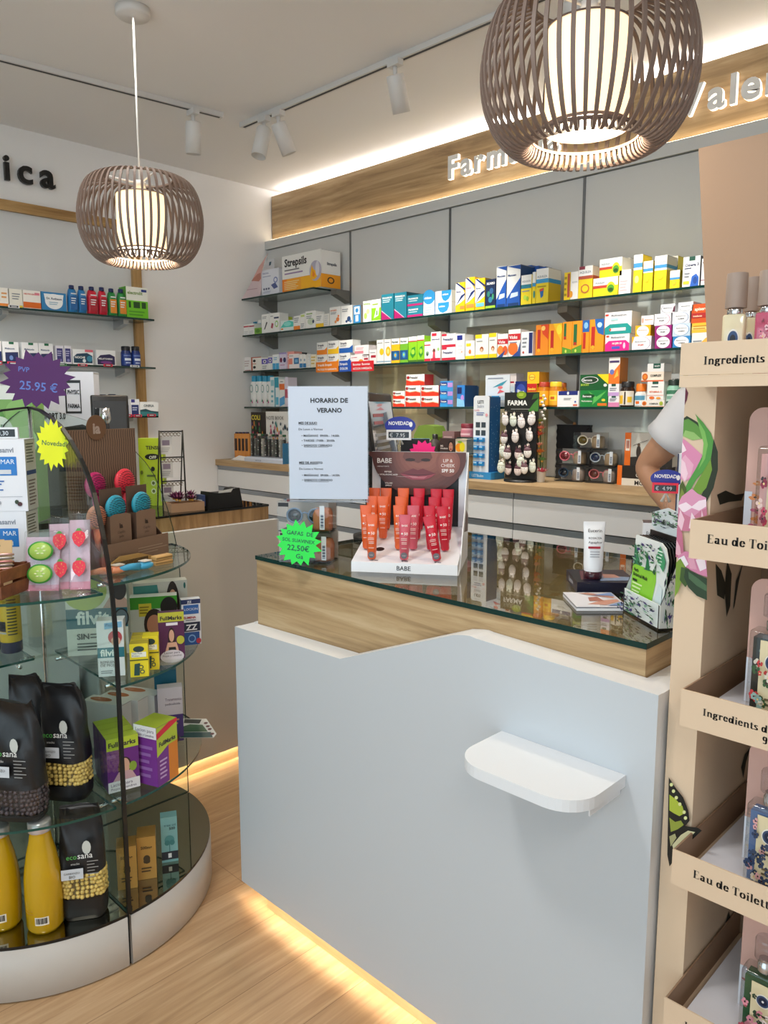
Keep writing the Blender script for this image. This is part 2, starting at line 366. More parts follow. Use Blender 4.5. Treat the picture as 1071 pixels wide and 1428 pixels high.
# ================================================================ BACK BENCH
ZBW, YBF = 1.168, 2.733
t = B(); t.box((XL+.001, YBF, ZBW-.036), (.5, YP-.001, ZBW), OAK()); tag(bevel(t.link('oak_worktop'), .002), 'long oak worktop running along the back wall under the shelves', 'worktop')
WD = mat('dcdedf', .3); ALU = mat('9aa2ab', .3, .85)
ux = [XL+.002, -3.45, -2.70, at_y(716, 710, YBF+.015).x, -1.17, -.4, .5]
for i, (a, c) in enumerate(zip(ux, ux[1:])):
    a += .0015; c -= .0015
    t = thing('drawer_cabinet', ['white drawer cabinet in the corner by the left wall', 'white drawer cabinet behind the schedule sign', 'white drawer cabinet behind the lip tube display', 'white drawer cabinet behind the tilted box of cream', 'white drawer cabinet behind the mask box', 'white drawer cabinet hidden behind the cardboard stand'][i], 'cabinet', ((a+c)/2, 3.0, 0))
    hw = (c-a)/2; B().box((-hw, YBF-3+.035, 0), (hw, YP-3.002, 1.1315), WD).link('body', t)
    z = 1.1315
    for k, hgt in enumerate((.135, .135, .27, .27, .27)):
        B().box((-hw, YBF-3+.016, z-.026), (hw, YBF-3+.0348, z-.001), ALU, top=mat('50565c', .4)).link('handle_rail', t)
        f = B(); f.box((-hw+.001, YBF-3+.012, z-hgt+.004), (hw-.001, YBF-3+.0345, z-.0275), WD); f.link('drawer', t); z -= hgt
# ================================================================ MAIN COUNTER
CW = mat('c5cbd0', .42); CW2 = mat('e4e7ea', .4)
XA, XB_, YF, YW, YK = -1.843, -.559, 1.252, 1.32, 2.085
ct = thing('service_counter', 'large white service counter with oak band and glass top', 'counter', ((XA+XB_)/2, YW, 0))
cx = (XA+XB_)/2
prof = [(XA, .058), (XB_, .058), (XB_, 1.001), (-.960, 1.017), (-.975, 1.019), (-.99, 1.0175), (-1.02, 1.012), (-1.385, .872), (XA, .862)]
f = B(); f.prism([(x-cx, z) for x, z in prof], (0, YF-YW, 0), (1, 0, 0), (0, 0, 1), (0, 1, 0), .016, CW, side=CW2); bevel(f.link('front_panel', ct), .002)
f = B(); f.prism([(x-cx, max(z-.001, .0705)) for x, z in prof], (0, YF-YW+.0162, 0), (1, 0, 0), (0, 0, 1), (0, 1, 0), YW-YF-.0178, CW2); f.link('panel_ledge', ct)
f = B(); f.box((XB_-.056-cx, 0, .058), (XB_-cx, YK-YW, 1.0), CW, top=CW2); bevel(f.link('side_panel', ct), .002)
f = B(); f.box((XA-cx, 0, .058), (XA+.02-cx, YK-YW, .862), CW2); f.link('side_panel', ct)
f = B(); f.box((-1.8215-cx, 0, .8), (-.617-cx, YK-YW, 1.0552), OAK()); bevel(f.link('oak_band', ct), .0015)
f = B(); f.box((-1.8-cx, .02, .06), (-.62-cx, YK-YW-.03, .799), WD); f.link('body', ct)
f = B(); f.box((-1.8235-cx, -.004, 1.0558), (-.6145-cx, YK-YW+.004, 1.0675), glass('counter_glass', (.86, .87, .80), .10), side=EDGE(), front=EDGE()); f.link('glass_top', ct)
f = B(); f.box((at_y(373, 1262, 1.278).x-cx, 1.278-YW, 0), (XB_-.03-cx, YK-YW-.05, .0575), grain('oak_plinth', 'd2b482', 'dfc596', 'ead6ae', (2.5, 2.5, 30), .5)); f.link('plinth', ct)
f = B(); f.box((XA+.03-cx, YF-YW+.0168, .0655), (XB_-.03-cx, YF-YW+.0255, .0702), LEDF); f.link('light_strip', ct)
# bag ledge
e0 = at_y(700, 1018, YF).x; e1 = at_y(873, 1082, YF).x; ez = (at_y(700, 1018, YF).z+at_y(873, 1082, YF).z)/2; dp = YF-at_z(790, 1122, ez).y
pts = [(e0, 0), (e1, 0)]; r = .07
pts += [(e1-r+r*math.cos(math.radians(a)), -dp+r+r*math.sin(math.radians(a))) for a in range(0, -91, -10)]
pts += [(e0+r+r*math.cos(math.radians(a)), -dp+r+r*math.sin(math.radians(a))) for a in range(-90, -181, -10)]
f = B(); f.prism([(x-cx, y+YF-YW-.0005) for x, y in pts], (0, 0, ez-.022), (1, 0, 0), (0, 1, 0), (0, 0, 1), .022, CW2); bevel(f.link('bag_ledge', ct), .0015)
f = B(); f.box((e1-.012-cx, YF-YW-.11, ez-.04), (e1-.009-cx, YF-YW-.0006, ez-.0222), CW2); f.link('ledge_bracket', ct)
# ================================================================ LEFT COUNTER
XW, XK, LY0, LY1 = -2.665, -2.648, 1.2, 2.03
lc = thing('side_counter', 'white side counter with dark glass top along the left wall', 'counter', (XW, LY1, 0))
f = B(); f.box((.018, LY0-LY1, .06), (.03, .0, 1.018), mat('c9c0b4', .45), top=CW2); f.box((0, LY0-LY1, .074), (.018, .0, 1.018), CW2); bevel(f.link('front_panel', lc), .002)
f = B(); f.box((-.62, LY0-LY1+.03, .06), (-.002, -.032, .96), WD); f.link('body', lc)
OKV = grain('oak_band_upright', '7b5a35', 'a07b50', 'b99468', (30, 26, 2.5), .5)
f = B(); f.box((-.6, LY0-LY1+.03, .961), (-.0015, -.03, 1.073), OKV); f.link('oak_band', lc)
f = B(); f.box((-.602, LY0-LY1+.028, 1.0735), (.0005, -.028, 1.082), glass('dark_counter_glass', (.30, .31, .30), .06), side=mat('0c0f10', .1)); f.link('glass_top', lc)
f = B(); f.box((-.58, LY0-LY1+.02, 0), (.008, -.03, .0595), _m['oak_plinth']); f.link('plinth', lc)
f = B(); f.box((.009, LY0-LY1+.02, .068), (.0175, -.04, .0737), LEDF); f.link('light_strip', lc)
b = B(); b.box((-3.27, .3, 0), (-2.80, 1.195, 1.06), WD); b.box((-3.275, .295, 1.0605), (-2.795, 1.197, 1.082), mat('20211f', .12)); tag(b.link('low_cabinet'), 'white low cabinet with a dark top behind the round glass display', 'cabinet')
# ================================================================ SIGN LETTERS
def letter_sign(name, txt, label, o, u, v, h, m, side, depth, spacing=1.0, bold=.045, lift=.012):
    """each letter an extruded solid standing off the wall"""
    t = thing(name, label, 'sign', o); u = V(u).normalized(); v = V(v).normalized(); n = u.cross(v); x = 0
    for ch in txt:
        if ch == ' ': x += .3*h; continue
        c = bpy.data.curves.new('t', 'FONT'); c.body = ch; c.size = h/.72; c.extrude = depth/2; c.offset = bold*h; c.resolution_u = 4
        q = bpy.data.objects.new('t', c); col.objects.link(q); dg = bpy.context.evaluated_depsgraph_get(); dg.update()
        me = bpy.data.meshes.new_from_object(q.evaluated_get(dg)); bpy.data.objects.remove(q)
        xs = [a.co.x for a in me.vertices]; x0, x1 = min(xs), max(xs)
        me.transform(Matrix(((u.x, v.x, n.x, 0), (u.y, v.y, n.y, 0), (u.z, v.z, n.z, 0), (0, 0, 0, 1))) @ Matrix.Translation((x-x0, 0, lift+depth/2)))
        me.materials.clear(); me.materials.append(m); me.materials.append(side)
        for p in me.polygons: p.material_index = 0 if p.normal.dot(n) > .7 else 1
        lo = bpy.data.objects.new('letter', me); col.objects.link(lo); lo.parent = t; x += x1-x0+.16*h*spacing
    return t, x
YSG = 3.21
p0 = at_y(630, 251, YSG); hh = at_y(630, 220, YSG).z-p0.z
letter_sign('illuminated_sign', 'Farmacia', 'white backlit sign lettering reading Farmacia on the oak fascia', (p0.x, YSG, p0.z), (1, 0, 0), (0, 0, 1), hh, mat('efeeec', .4), mat('fff6e6', .5, emit=1.8), .02)
p1 = at_y(948, 160, YSG); 
letter_sign('illuminated_sign', 'Valen', 'white backlit sign lettering reading Valen right of the big lamp', (p1.x, YSG, p0.z), (1, 0, 0), (0, 0, 1), hh, mat('efeeec', .4), mat('fff6e6', .5, emit=1.8), .02)
q0 = at_x(4, 251, XL); q1 = at_x(4, 214, XL)
letter_sign('wall_lettering', 'ica', 'black bold lettering ending in ica high on the left wall', (XL, q0.y, q0.z), (0, 1, 0), (0, 0, 1), (q1.z-q0.z)*.98, mat('0c0c0d', .4), mat('0c0c0d', .4), .02, spacing=2.0, bold=.03)
# ================================================================ TRACK LIGHTS
TW = mat('d9d6d3', .4)
def track(a, c, label):
    a, c = V(a), V(c); t = thing('light_track', label, 'light track', (a+c)/2); d = (c-a); L = d.length; b = B()
    b.box((-L/2, -.017, -.022), (L/2, .017, -.0005), TW); b.box((-L/2, -.006, -.0232), (L/2, .006, -.0221), mat('2a2a2c', .5)); o = b.link('rail', t)
    e = B(); e.box((L/2, -.018, -.024), (L/2+.012, .018, -.0005), TW); e.link('end_cap', t)
    t.rotation_euler = (0, 0, math.atan2(d.y, d.x)); return t
track(at_z(-400, -28, ZC), at_z(306, 157, ZC), 'white ceiling light track along the left wall')
track(at_z(735+250, -108, ZC), at_z(340, 171, ZC), 'white ceiling light track parallel to the back wall')
def spot(px, py, label, aim, power, tilt=None):
    p = at_z(px, py, ZC-.024); t = thing('track_spotlight', label, 'spotlight', p)
    b = B(); b.box((-.03, -.016, -.024), (.03, .016, -.0005), TW); b.tube([(0, 0, -.024), (0, 0, -.06)], .009, TW, 10); b.link('adapter', t)
    d = (V(aim)-V(p)).normalized() if tilt is None else V(tilt).normalized(); c = V((0, 0, -.06))+d*.008; q = d.to_track_quat('-Z', 'Y').to_matrix().to_4x4(); q.translation = c
    h = B(q); h.lathe([(.001, 0.014), (.034, .014), (.036, .008), (.036, -.125), (.033, -.125), (.031, -.10), (.001, -.10)], TW, 24, caps=False); o = h.link('lamp_head', t)
    k = B(q); k.lathe([(.0305, -.099), (.0005, -.099)], mat('fff3dd', .4, emit=14 if power else .4), 20, caps=False); k.link('lens', t)
    l = bpy.data.lights.new('spot_beam', 'SPOT'); l.energy = power; l.color = (1, .95, .87); l.spot_size = math.radians(62); l.spot_blend = .7; l.shadow_soft_size = .03
    lo = bpy.data.objects.new('spot_beam', l); col.objects.link(lo); lo.parent = t; q2 = q.copy(); q2.translation = c+d*.128; lo.matrix_local = q2
    return t
spot(269, 153, 'white spotlight alone on the left wall track', (0, 0, 0), 34, (-.14, .05, -1))
spot(368, 163, 'lower of two white spotlights at the corner end of the back track', (0, 0, 0), 26, (.02, -.3, -1))
spot(388, 155, 'tilted lit spotlight beside its twin at the corner end of the track', (0, 0, 0), 62, (.12, .42, -1))
spot(551, 84, 'white spotlight hanging alone halfway along the back track', (0, 0, 0), 66, (-.1, .42, -1))
spot(800, -25, 'white spotlight further along the back track, out of frame', (0, 0, 0), 70, (0, .42, -1))  # unseen spot, added to brighten the back shelves
spot(-150, 37, 'white spotlight further along the left track, out of frame', (0, 0, 0), 50, (-.45, .1, -1))  # extra spot out of view, put in to lighten the left wall
# ================================================================ PENDANT LAMPS
SLAT = mat('7a675d', .5); 
def pendant(cx_, cy_, zt, label, power):
    """slatted onion lamp: zt = z of its top ring; outer diameter .44, height .30"""
    t = thing('pendant_lamp', label, 'pendant lamp', (cx_, cy_, ZC))
    B().lathe([(.001, -.0005), (.06, -.0005), (.06, -.022), (.055, -.028), (.001, -.028)], TW, 32, caps=False).link('ceiling_canopy', t)
    z = zt-ZC
    B().tube([(0, 0, -.028), (0, 0, z-.03)], .0035, mat('e6e4e0', .5), 8).link('cord', t)
    # slat profile (r, z) from the top ring round the belly and curling in at the bottom
    ctrl = [(.118, 0), (.150, -.004), (.183, -.022), (.205, -.06), (.217, -.11), (.220, -.155), (.213, -.205), (.195, -.25), (.168, -.284), (.138, -.300), (.119, -.292), (.113, -.272)]
    def cr(i, s):
        p = [ctrl[max(0, min(len(ctrl)-1, i+k))] for k in (-1, 0, 1, 2)]
        return tuple(.5*((2*p[1][j])+(-p[0][j]+p[2][j])*s+(2*p[0][j]-5*p[1][j]+4*p[2][j]-p[3][j])*s*s+(-p[0][j]+3*p[1][j]-3*p[2][j]+p[3][j])*s**3) for j in (0, 1))
    prof = [cr(i, s/3) for i in range(len(ctrl)-1) for s in range(3)]+[ctrl[-1]]
    b = B(); N = 54
    for k in range(N):
        a = 2*math.pi*k/N; ca, sa = math.cos(a), math.sin(a); vv = []
        for i, (r, zz) in enumerate(prof):
            hw = .0042*(.62+.38*min(1, r/.2)); (r0, z0), (r1, z1) = prof[max(0, i-1)], prof[min(len(prof)-1, i+1)]
            l = math.hypot(r1-r0, z1-z0); nx, nz = (z1-z0)/l*-.0022, (r1-r0)/l*.0022
            for dr, dz, s in ((nx, nz, -1), (nx, nz, 1), (-nx, -nz, 1), (-nx, -nz, -1)):
                R = r+dr; vv.append((R*ca-s*hw*sa, R*sa+s*hw*ca, z+zz+dz))
        ff = []
        for i in range(len(prof)-1):
            for j in range(4): ff.append((i*4+j, i*4+(j+1) % 4, i*4+4+(j+1) % 4, i*4+4+j))
        b.add(vv, ff, SLAT)
    for r, zz in ((.118, 0), (.113, -.272)):
        b.lathe([(r-.004, zz+z-.003), (r+.004, zz+z-.003), (r+.004, zz+z+.003), (r-.004, zz+z+.003), (r-.004, zz+z-.003)], SLAT, 48, caps=False)
    b.link('slatted_shade', t)
    for a in (0, 2.094, 4.189): pass
    s = B()
    for a in (0, 2.094, 4.189): s.tube([(0, 0, z-.02), (.118*math.cos(a), .118*math.sin(a), z)], .003, TW, 6)
    s.lathe([(.001, z-.034), (.02, z-.034), (.02, z-.012), (.001, z-.012)], TW, 16, caps=False); s.link('hanger', t)
    DIF = mat('ffe2b4', .5, emit=1.45)
    d = B(); d.lathe([(.001, z-.062), (.084, z-.062), (.086, z-.066), (.086, z-.252)], DIF, 40, caps=False); d.link('diffuser', t)
    d = B(); d.lathe([(.0885, z-.064), (.0885, z-.060), (.08, z-.060)], SLAT, 40, caps=False); d.link('diffuser_rim', t); d = B(); d.lathe([(.0865, z-.252), (.0895, z-.252), (.0895, z-.258), (.0865, z-.258), (.0865, z-.252)], SLAT, 40, caps=False); d.link('diffuser_rim', t)
    d = B(); d.lathe([(.085, z-.254), (.001, z-.254)], mat('fff4e0', .5, emit=4), 40, caps=False); d.link('bottom_glass', t)
    l = bpy.data.lights.new('lamp_bulb', 'POINT'); l.energy = power; l.color = (1, .84, .62); l.shadow_soft_size = .012
    o = bpy.data.objects.new('lamp_bulb', l); col.objects.link(o); o.parent = t; o.location = (0, 0, z-.272)
    return t
pa = at_z(185, 12, ZC); pendant(pa.x, pa.y, 2.322, 'smaller looking slatted pendant lamp hanging over the left side counter', 9)
pb = CP+ray(819, 110)*1.60; pendant(pb.x, pb.y, pb.z+.158, 'big slatted pendant lamp close to the camera over the main counter', 9)
# ================================================================ CARTONS ON THE SHELVES
CR_ = {'A': (320, 320, 4.868), 'B': (480, 340, 4.868), 'C': (640, 330, 4.868), 'D': (820, 330, 5.637), 'E': (320, 490, 4.868), 'F': (500, 480, 4.868), 'G': (640, 480, 4.868), 'H': (790, 470, 4.868), 'L': (0, 380, 4.656)}
def px(c, x, y): o = CR_[c]; return o[0]+x/o[2], o[1]+y/o[2]
_top = {}
def rows(data, wall, zs, place, group=None):
    """data rows: crop, x0, x1, ytop, on (0 shelf / 1 on the box before / -n on n boxes back), depth, setback, base colour, print, label, [side colour]"""
    tops = []
    for i, r in enumerate(data):
        c, x0, x1, yt, on, d, back, base, deco, lab = r[:10]; side = r[10] if len(r) > 10 else None
        xa, y_ = px(c, x0, yt); xb, _ = px(c, x1, yt); xm = (xa+xb)/2
        zb = zs+.0002 if on == 0 else tops[i-abs(on)]+.0003
        if wall == 'b':
            Y = YS+.012+back; a, e = at_y(xa, y_+10, Y).x, at_y(xb, y_+10, Y).x; zt = at_y(xm, y_, Y).z
            loc = ((a+e)/2, Y+d/2, zb); rz = 0
        else:
            X = XS-.012-back; a, e = at_x(xa, y_+10, X).y, at_x(xb, y_+10, X).y; zt = at_x(xm, y_, X).z
            loc = (X-d/2, (a+e)/2, zb); rz = math.pi/2
        w_ = e-a-.0012; h = max(.02, zt-zb); tops.append(zb+h)
        put('medicine_box', lab+' '+place, 'medicine box', loc, w_, d, h, base, deco, rz, group, side)
ln = lambda c, n=3, x0=.1, x1=.9, y0=.1, y1=.4: f'l{x0},{y0},{x1},{y1} {c} {n};'
bd = lambda c, y0, y1: f'r0,{y0},1,{y1} {c};'
tx = lambda s, c, y, h, x=.08, w=.84: f'T{x},{y},{w},{h} {c} {s};'
wh = 'f1f1ee'; gt = '8a8f96'; gs = 'cfd2d4'
STREP = lambda b, s='Strepsils': tx(s, '1d2340', .68, .16)+ln(gt, 2, .08, .6, .48, .62)+bd(b, 0, .38)+f'p.45,.38,.75,.38,1,.58,1,.38 {b};'
# --- top corner shelf
rows([
 ('A', 217, 335, 270, 0, .07, 0, 'dfe3ee', tx('PERSONAL', '8a93b8', .84, .06)+ln('a9b0c8', 1, .08, .6, .7, .78)+'p.55,.38,.72,.2,.95,.25,.8,.45 4a5a94;e.82,.55,.12,.12 7f8ec0;e.82,.55,.07,.07 dfe3ee;'+'e.15,.25,.05,.04 50587a;e.29,.25,.05,.04 50587a;e.43,.25,.05,.04 50587a;'+ln('a9b0c8', 2, .08, .6, .06, .16), 'pale lavender carton with a blue mask picture'),
], 'b', SH[0], 'on the top corner shelf')
big = at_y(*px('A', 360, 415), YS+.02); bx2 = at_y(*px('A', 621, 300), YS+.02); bzt = at_y(*px('A', 490, 158), YS+.02).z
put('display_carton', 'big white and yellow lozenge carton on the top corner shelf', 'carton', ((big.x+bx2.x)/2, YS+.02+.075, SH[0]+.0002), bx2.x-big.x, .15, bzt-SH[0], wh,
    'r0,0,1,.36 f7a823;p.0,.0,.12,.0,.12,.36,0,.36 f58a1f;r.5,.0,1,.34 fbb917;'+tx('Strepsils', '1a1a20', .70, .21, .07, .62)+ln('6b6b72', 1, .07, .5, .56, .63)+ln('9a7fb0', 1, .07, .6, .46, .54)+'e.87,.45,.15,.27 b9b4c8;p.74,.34,.78,.62,.82,.5,.9,.42,.92,.3,.84,.22,.77,.24 fbb917;p.79,.32,.81,.46,.86,.36,.84,.28 f58a1f;e.92,.5,.05,.2 dcd9e4;'+ln('fde2a0', 5, .06, .5, .05, .3)
    + '|R:r0,0,1,.36 f0a01c;e.5,.2,.18,.09 2a2218;e.5,.2,.12,.06 f0a01c;T.3,.6,.5,.1 555560 Strepsils', side='e9e8e6')
# --- second shelf
rows([
 ('A', 96, 132, 645, 0, .06, 0, wh, bd('c33a4a', .74, .86)+ln(gs, 2), 'small white carton with a red line, first by the wall,'),
 ('A', 133, 169, 640, 0, .06, 0, wh, bd('b03a52', .72, .84)+ln(gs, 2), 'small white carton with a crimson line, second from the wall,'),
 ('A', 137, 190, 628, 0, .05, .075, 'e8f0f2', bd('1c7fa6', .82, 1), 'white blue striped carton behind the red lined pair'),
 ('A', 170, 217, 668, 0, .05, 0, '7fb23c', 'e.5,.5,.35,.3 4f8a2a;', 'low green carton beside the red lined pair'),
 ('A', 195, 216, 615, 0, .05, .06, wh, bd('9fb6c8', .7, .8), 'narrow white carton standing behind the low green one'),
 ('A', 218, 272, 575, 0, .07, 0, wh, 'p.3,.2,.42,.2,.75,.55,.62,.6 333338;'+ln(gt, 2, .1, .7, .75, .9), 'white carton with a black diagonal mark'),
 ('A', 273, 339, 566, 0, .07, 0, wh, 'p.1,.25,.3,.2,.4,.45,.2,.5 a84458;r.45,.7,.95,.78 23345c;e.72,.42,.17,.17 8fc35a;e.72,.42,.11,.11 e8eef0;'+ln(gt, 1, .1, .4, .8, .88), 'white carton with a round green picture'),
 ('A', 341, 376, 590, 0, .06, .075, 'd6e63c', ln('8aa020', 2), 'lime yellow carton behind the turquoise one'),
 ('A', 347, 434, 617, 0, .07, 0, 'e4f2ee', 'p0,.35,.3,.85,.7,.95,1,.8,1,.35 4ccfc0;e.55,.65,.3,.2 8fe4da;e.12,.2,.1,.08 f08a3a;', 'turquoise carton with an orange dot'),
 ('A', 436, 480, 587, 0, .07, 0, wh, bd('f08a2c', .02, .28)+ln(gt, 3, .1, .9, .5, .9), 'white carton with an orange foot'),
 ('A', 481, 514, 573, 0, .07, 0, wh, 'r.1,.8,.9,.95 cfe08a;'+ln(gt, 3), 'plain white carton with a pale green top band'),
 ('A', 516, 584, 553, 0, .07, 0, wh, 'e.55,.4,.35,.2 c9d8c0;e.78,.38,.1,.1 34406a;r.1,.8,.7,.88 9ab884;'+ln(gt, 2, .1, .7, .55, .75), 'white carton with pale leaf prints'),
 ('A', 586, 640, 575, 0, .07, 0, wh, bd('f2c62c', .02, .3)+ln(gt, 3, .1, .8, .5, .9), 'white carton with a yellow foot'),
 ('A', 642, 677, 572, 0, .07, 0, 'eceae4', ln(gs, 5, .1, .9, .1, .9), 'narrow off-white carton left of the orange dotted one'),
 ('A', 680, 754, 526, 0, .07, 0, wh, 'e.75,.32,.15,.12 ef8a4a;e.55,.2,.1,.08 f3a766;e.82,.5,.08,.06 ef8a4a;'+tx('NAVARRO', 'e07a3a', .78, .08)+ln(gt, 2, .1, .7, .6, .74), 'white carton with orange dots'),
 ('A', 757, 834, 516, 0, .07, 0, wh, 'e.7,.28,.16,.14 2a4a7c;e.85,.15,.1,.08 6f9ac0;e.5,.16,.1,.07 2a4a7c;'+ln(gt, 2, .1, .7, .65, .85), 'white carton with navy splashes'),
 ('B', 62, 112, 418, 0, .07, 0, '2f8fd0', 'r.12,.5,.88,.94 e8f1f6;e.5,.72,.2,.12 2f8fd0;r.3,.1,.7,.45 e8f1f6;', 'blue carton with white windows', 'b8b0a6'),
 ('B', 128, 184, 388, 0, .08, 0, wh, 'e.3,.3,.2,.15 b9d86a;e.6,.5,.2,.12 cfe39a;'+tx('ARNIDOL', '9cbf3c', .82, .09), 'white carton with pale green dots'),
 ('B', 186, 249, 378, 0, .08, 0, wh, 'r0,.04,1,.62 8fcf1e;p.25,.15,.75,.25,.9,.9,.7,.95 f1f1ee;p.5,.25,.65,.3,.65,.5,.55,.48 4a9a20;'+ln('9cbf3c', 1, .1, .8, .72, .85), 'white and bright green carton with a tube picture'),
 ('B', 253, 336, 341, 0, .10, 0, '1f7f94', tx('PRANAROM', wh, .82, .07)+ln('cfe6ea', 2, .1, .8, .66, .8)+'p0,.02,.8,.02,0,.36 b7196e;p0,.36,0,.4,.85,.02,.8,.02 e8c8dc;', 'tall teal carton with a magenta corner, left one,'),
 ('B', 340, 424, 330, 0, .13, 0, '1f7f94', tx('PRANAROM', wh, .82, .07)+ln('cfe6ea', 2, .1, .8, .66, .8)+'p0,.02,.8,.02,0,.36 b7196e;p0,.36,0,.4,.85,.02,.8,.02 e8c8dc;', 'tall teal carton with a magenta corner, right one,', '176273'),
 ('B', 428, 534, 421, 0, .09, 0, '1f7f94', tx('PRANAROM', wh, .6, .16)+ln('cfe6ea', 1, .1, .7, .4, .52)+bd('b7196e', .02, .22), 'low teal carton under its twin'),
 ('B', 428, 534, 346, 1, .09, 0, '1f7f94', tx('PRANAROM', wh, .6, .16)+ln('cfe6ea', 1, .1, .7, .4, .52)+bd('b7196e', .02, .2), 'low teal carton stacked on its twin'),
 ('B', 538, 613, 330, 0, .10, 0, 'e9f1f6', 'e.5,.8,.55,.32 2d96d2;r0,.72,1,1 2d96d2;'+tx('cinfatos', wh, .72, .1)+ln('a8c4d8', 3, .15, .85, .1, .4), 'white carton with a blue dome top', '2d86c2'),
 ('B', 617, 728, 398, 0, .07, 0, 'e9f1f6', 'p.18,1,.18,.5,.3,.2,.5,.08,.75,.25,.85,.6,.86,1 2d96d2;'+tx('cinfatos', wh, .6, .16, .25, .5), 'lower white carton with a blue bowl shape'),
 ('B', 617, 728, 318, 1, .07, 0, 'e9f1f6', 'p.4,1,.4,.5,.5,.2,.65,.08,.85,.25,.97,.6,1,1 2d96d2;'+tx('cinfatos', wh, .6, .16, .45, .5), 'upper white carton with a blue bowl shape'),
 ('B', 757, 821, 262, 0, .08, 0, 'f7c81c', 'p0,.99,.35,.99,.98,.62,.98,.42,.5,.3,0,.22 f1f1ee;p0,.99,.22,.99,1,.78,1,.7 1d2f6a;p0,.2,.6,.55,1,.62,1,.56,.5,.4 1d2f6a;'+tx('flutox', '1d2f6a', .66, .06)+'r.5,.1,.95,.2 f3924a;', 'yellow carton with white navy swoosh, leftmost of three'),
 ('B', 825, 887, 227, 0, .08, 0, 'f7c81c', 'p0,.99,.35,.99,.98,.62,.98,.42,.5,.3,0,.22 f1f1ee;p0,.99,.22,.99,1,.78,1,.7 1d2f6a;p0,.2,.6,.55,1,.62,1,.56,.5,.4 1d2f6a;'+tx('flutox', 'd05a8a', .66, .06)+'r.1,.1,.95,.2 f3924a;', 'tallest yellow carton with white navy swoosh, middle of three'),
 ('B', 890, 956, 234, 0, .08, 0, 'f7c81c', 'p0,.99,.35,.99,.98,.62,.98,.42,.5,.3,0,.22 f1f1ee;p0,.99,.22,.99,1,.78,1,.7 1d2f6a;p0,.2,.6,.55,1,.62,1,.56,.5,.4 1d2f6a;'+tx('flutox', '1d2f6a', .66, .06)+'r.1,.1,.95,.22 6fc0dc;', 'yellow carton with white navy swoosh, rightmost of three'),
 ('B', 960, 1029, 240, 0, .08, 0, '15284a', tx('XLNEO', wh, .82, .08)+'e.3,.5,.15,.1 2f7a6a;e.6,.6,.2,.1 2f5a8a;e.5,.3,.2,.1 2f7a9a;e.75,.4,.1,.1 3f9a6a;'+bd('9ccf3a', .02, .1), 'dark navy carton with a lime foot'),
 ('C', 256, 324, 202, 0, .11, 0, wh, 'p0,.99,1,.99,1,.88 1a4fa0;p0,0,1,0,1,.68,.6,.5,.2,.3,0,.2 1b57b0;p.1,.0,.9,.0,.9,.08,.1,.08 10386e;p.25,.2,.85,.24,.85,.34,.35,.32 cfe0f2;'+tx('Mucosan', '1a3f80', .74, .05), 'tall white and blue carton with swoosh, left one,', '17498f'),
 ('C', 327, 419, 194, 0, .11, 0, wh, 'p0,.99,1,.99,1,.88 1a4fa0;p0,0,1,0,1,.68,.6,.5,.2,.3,0,.2 1b57b0;p.1,.0,.9,.0,.9,.08,.1,.08 10386e;p.25,.2,.85,.24,.85,.34,.35,.32 cfe0f2;'+tx('Mucosan', '1a3f80', .74, .05), 'tall white and blue carton with swoosh, right one,', '123a74'),
 ('C', 446, 494, 196, 0, .05, .112, '1d55a8', 'p.1,.6,.8,.3,.9,.9 9ab8de;', 'blue carton behind yellow ones, leftmost of three hidden'),
 ('C', 497, 543, 200, 0, .05, .112, '1d55a8', 'p.1,.6,.8,.3,.9,.9 9ab8de;', 'blue carton behind yellow ones, middle of three hidden'),
 ('C', 546, 590, 206, 0, .05, .112, '1d55a8', 'p.1,.6,.8,.3,.9,.9 9ab8de;', 'blue carton behind yellow ones, rightmost of three hidden'),
 ('C', 423, 494, 260, 0, .08, 0, 'f3d82a', 'r0,.58,1,1 f1f1ee;r0,.55,1,.68 1f7f94;'+tx('AQUILEA', '9aa0a6', .76, .06)+ln(gt, 1, .1, .9, .42, .5)+'e.4,.25,.15,.08 b9d84a;e.65,.2,.12,.08 9cc63a;', 'yellow and white carton with a teal band and green fruit'),
 ('C', 499, 523, 240, 0, .08, .005, 'f3d82a', 'r0,.6,1,1 f1f1ee;r0,.55,1,.66 3a9fd6;e.6,.3,.3,.12 3a8a7a;', 'narrow yellow carton between two wider yellow cartons'),
 ('C', 525, 610, 216, 0, .10, 0, 'f3d82a', 'r0,.62,1,1 f1f1ee;r0,.58,1,.7 3a9fd6;'+tx('AQUILEA', '9aa0a6', .74, .06)+ln('b09a20', 1, .1, .9, .44, .52)+'p.3,.4,.65,.44,.6,.2,.42,.14 1f6fb8;p.3,.4,.65,.44,.6,.36,.32,.33 e0503a;'+'|R:r0,.62,1,1 e6e4da;r0,.58,1,.7 3a9fd6', 'wide yellow carton with a blue shield print', 'd8bf24'),
 ('C', 715, 757, 243, 0, .08, 0, 'f3cf1e', 'r.55,.1,.95,.95 b04a3a;'+ln('a08a10', 4, .05, .5, .1, .9), 'yellow carton with a brown upright band'),
 ('C', 759, 811, 238, 0, .08, 0, 'f4f2ee', 't.2,.6,.7,.08 8a8a90 AQUILEA;e.1,.2,.22,.12 f0a02a;', 'white carton turned sideways with an orange sun'),
 ('C', 813, 909, 200, 0, .08, 0, 'f3d21e', 'r0,.66,1,1 f1f1ee;r0,.6,1,.7 b5523a;r.04,.9,.45,1 8a3040;'+tx('AQUILEA', '9aa0a6', .78, .07)+'r.2,.2,.75,.4 e7a42a;e.5,.3,.3,.14 c06a3a;e.5,.3,.22,.1 f3d21e;'+'|R:r0,.66,1,1 ead9c8;r0,.6,1,.7 b5523a', 'yellow carton with a brown seal, left of the stacked pair', 'dcb81c'),
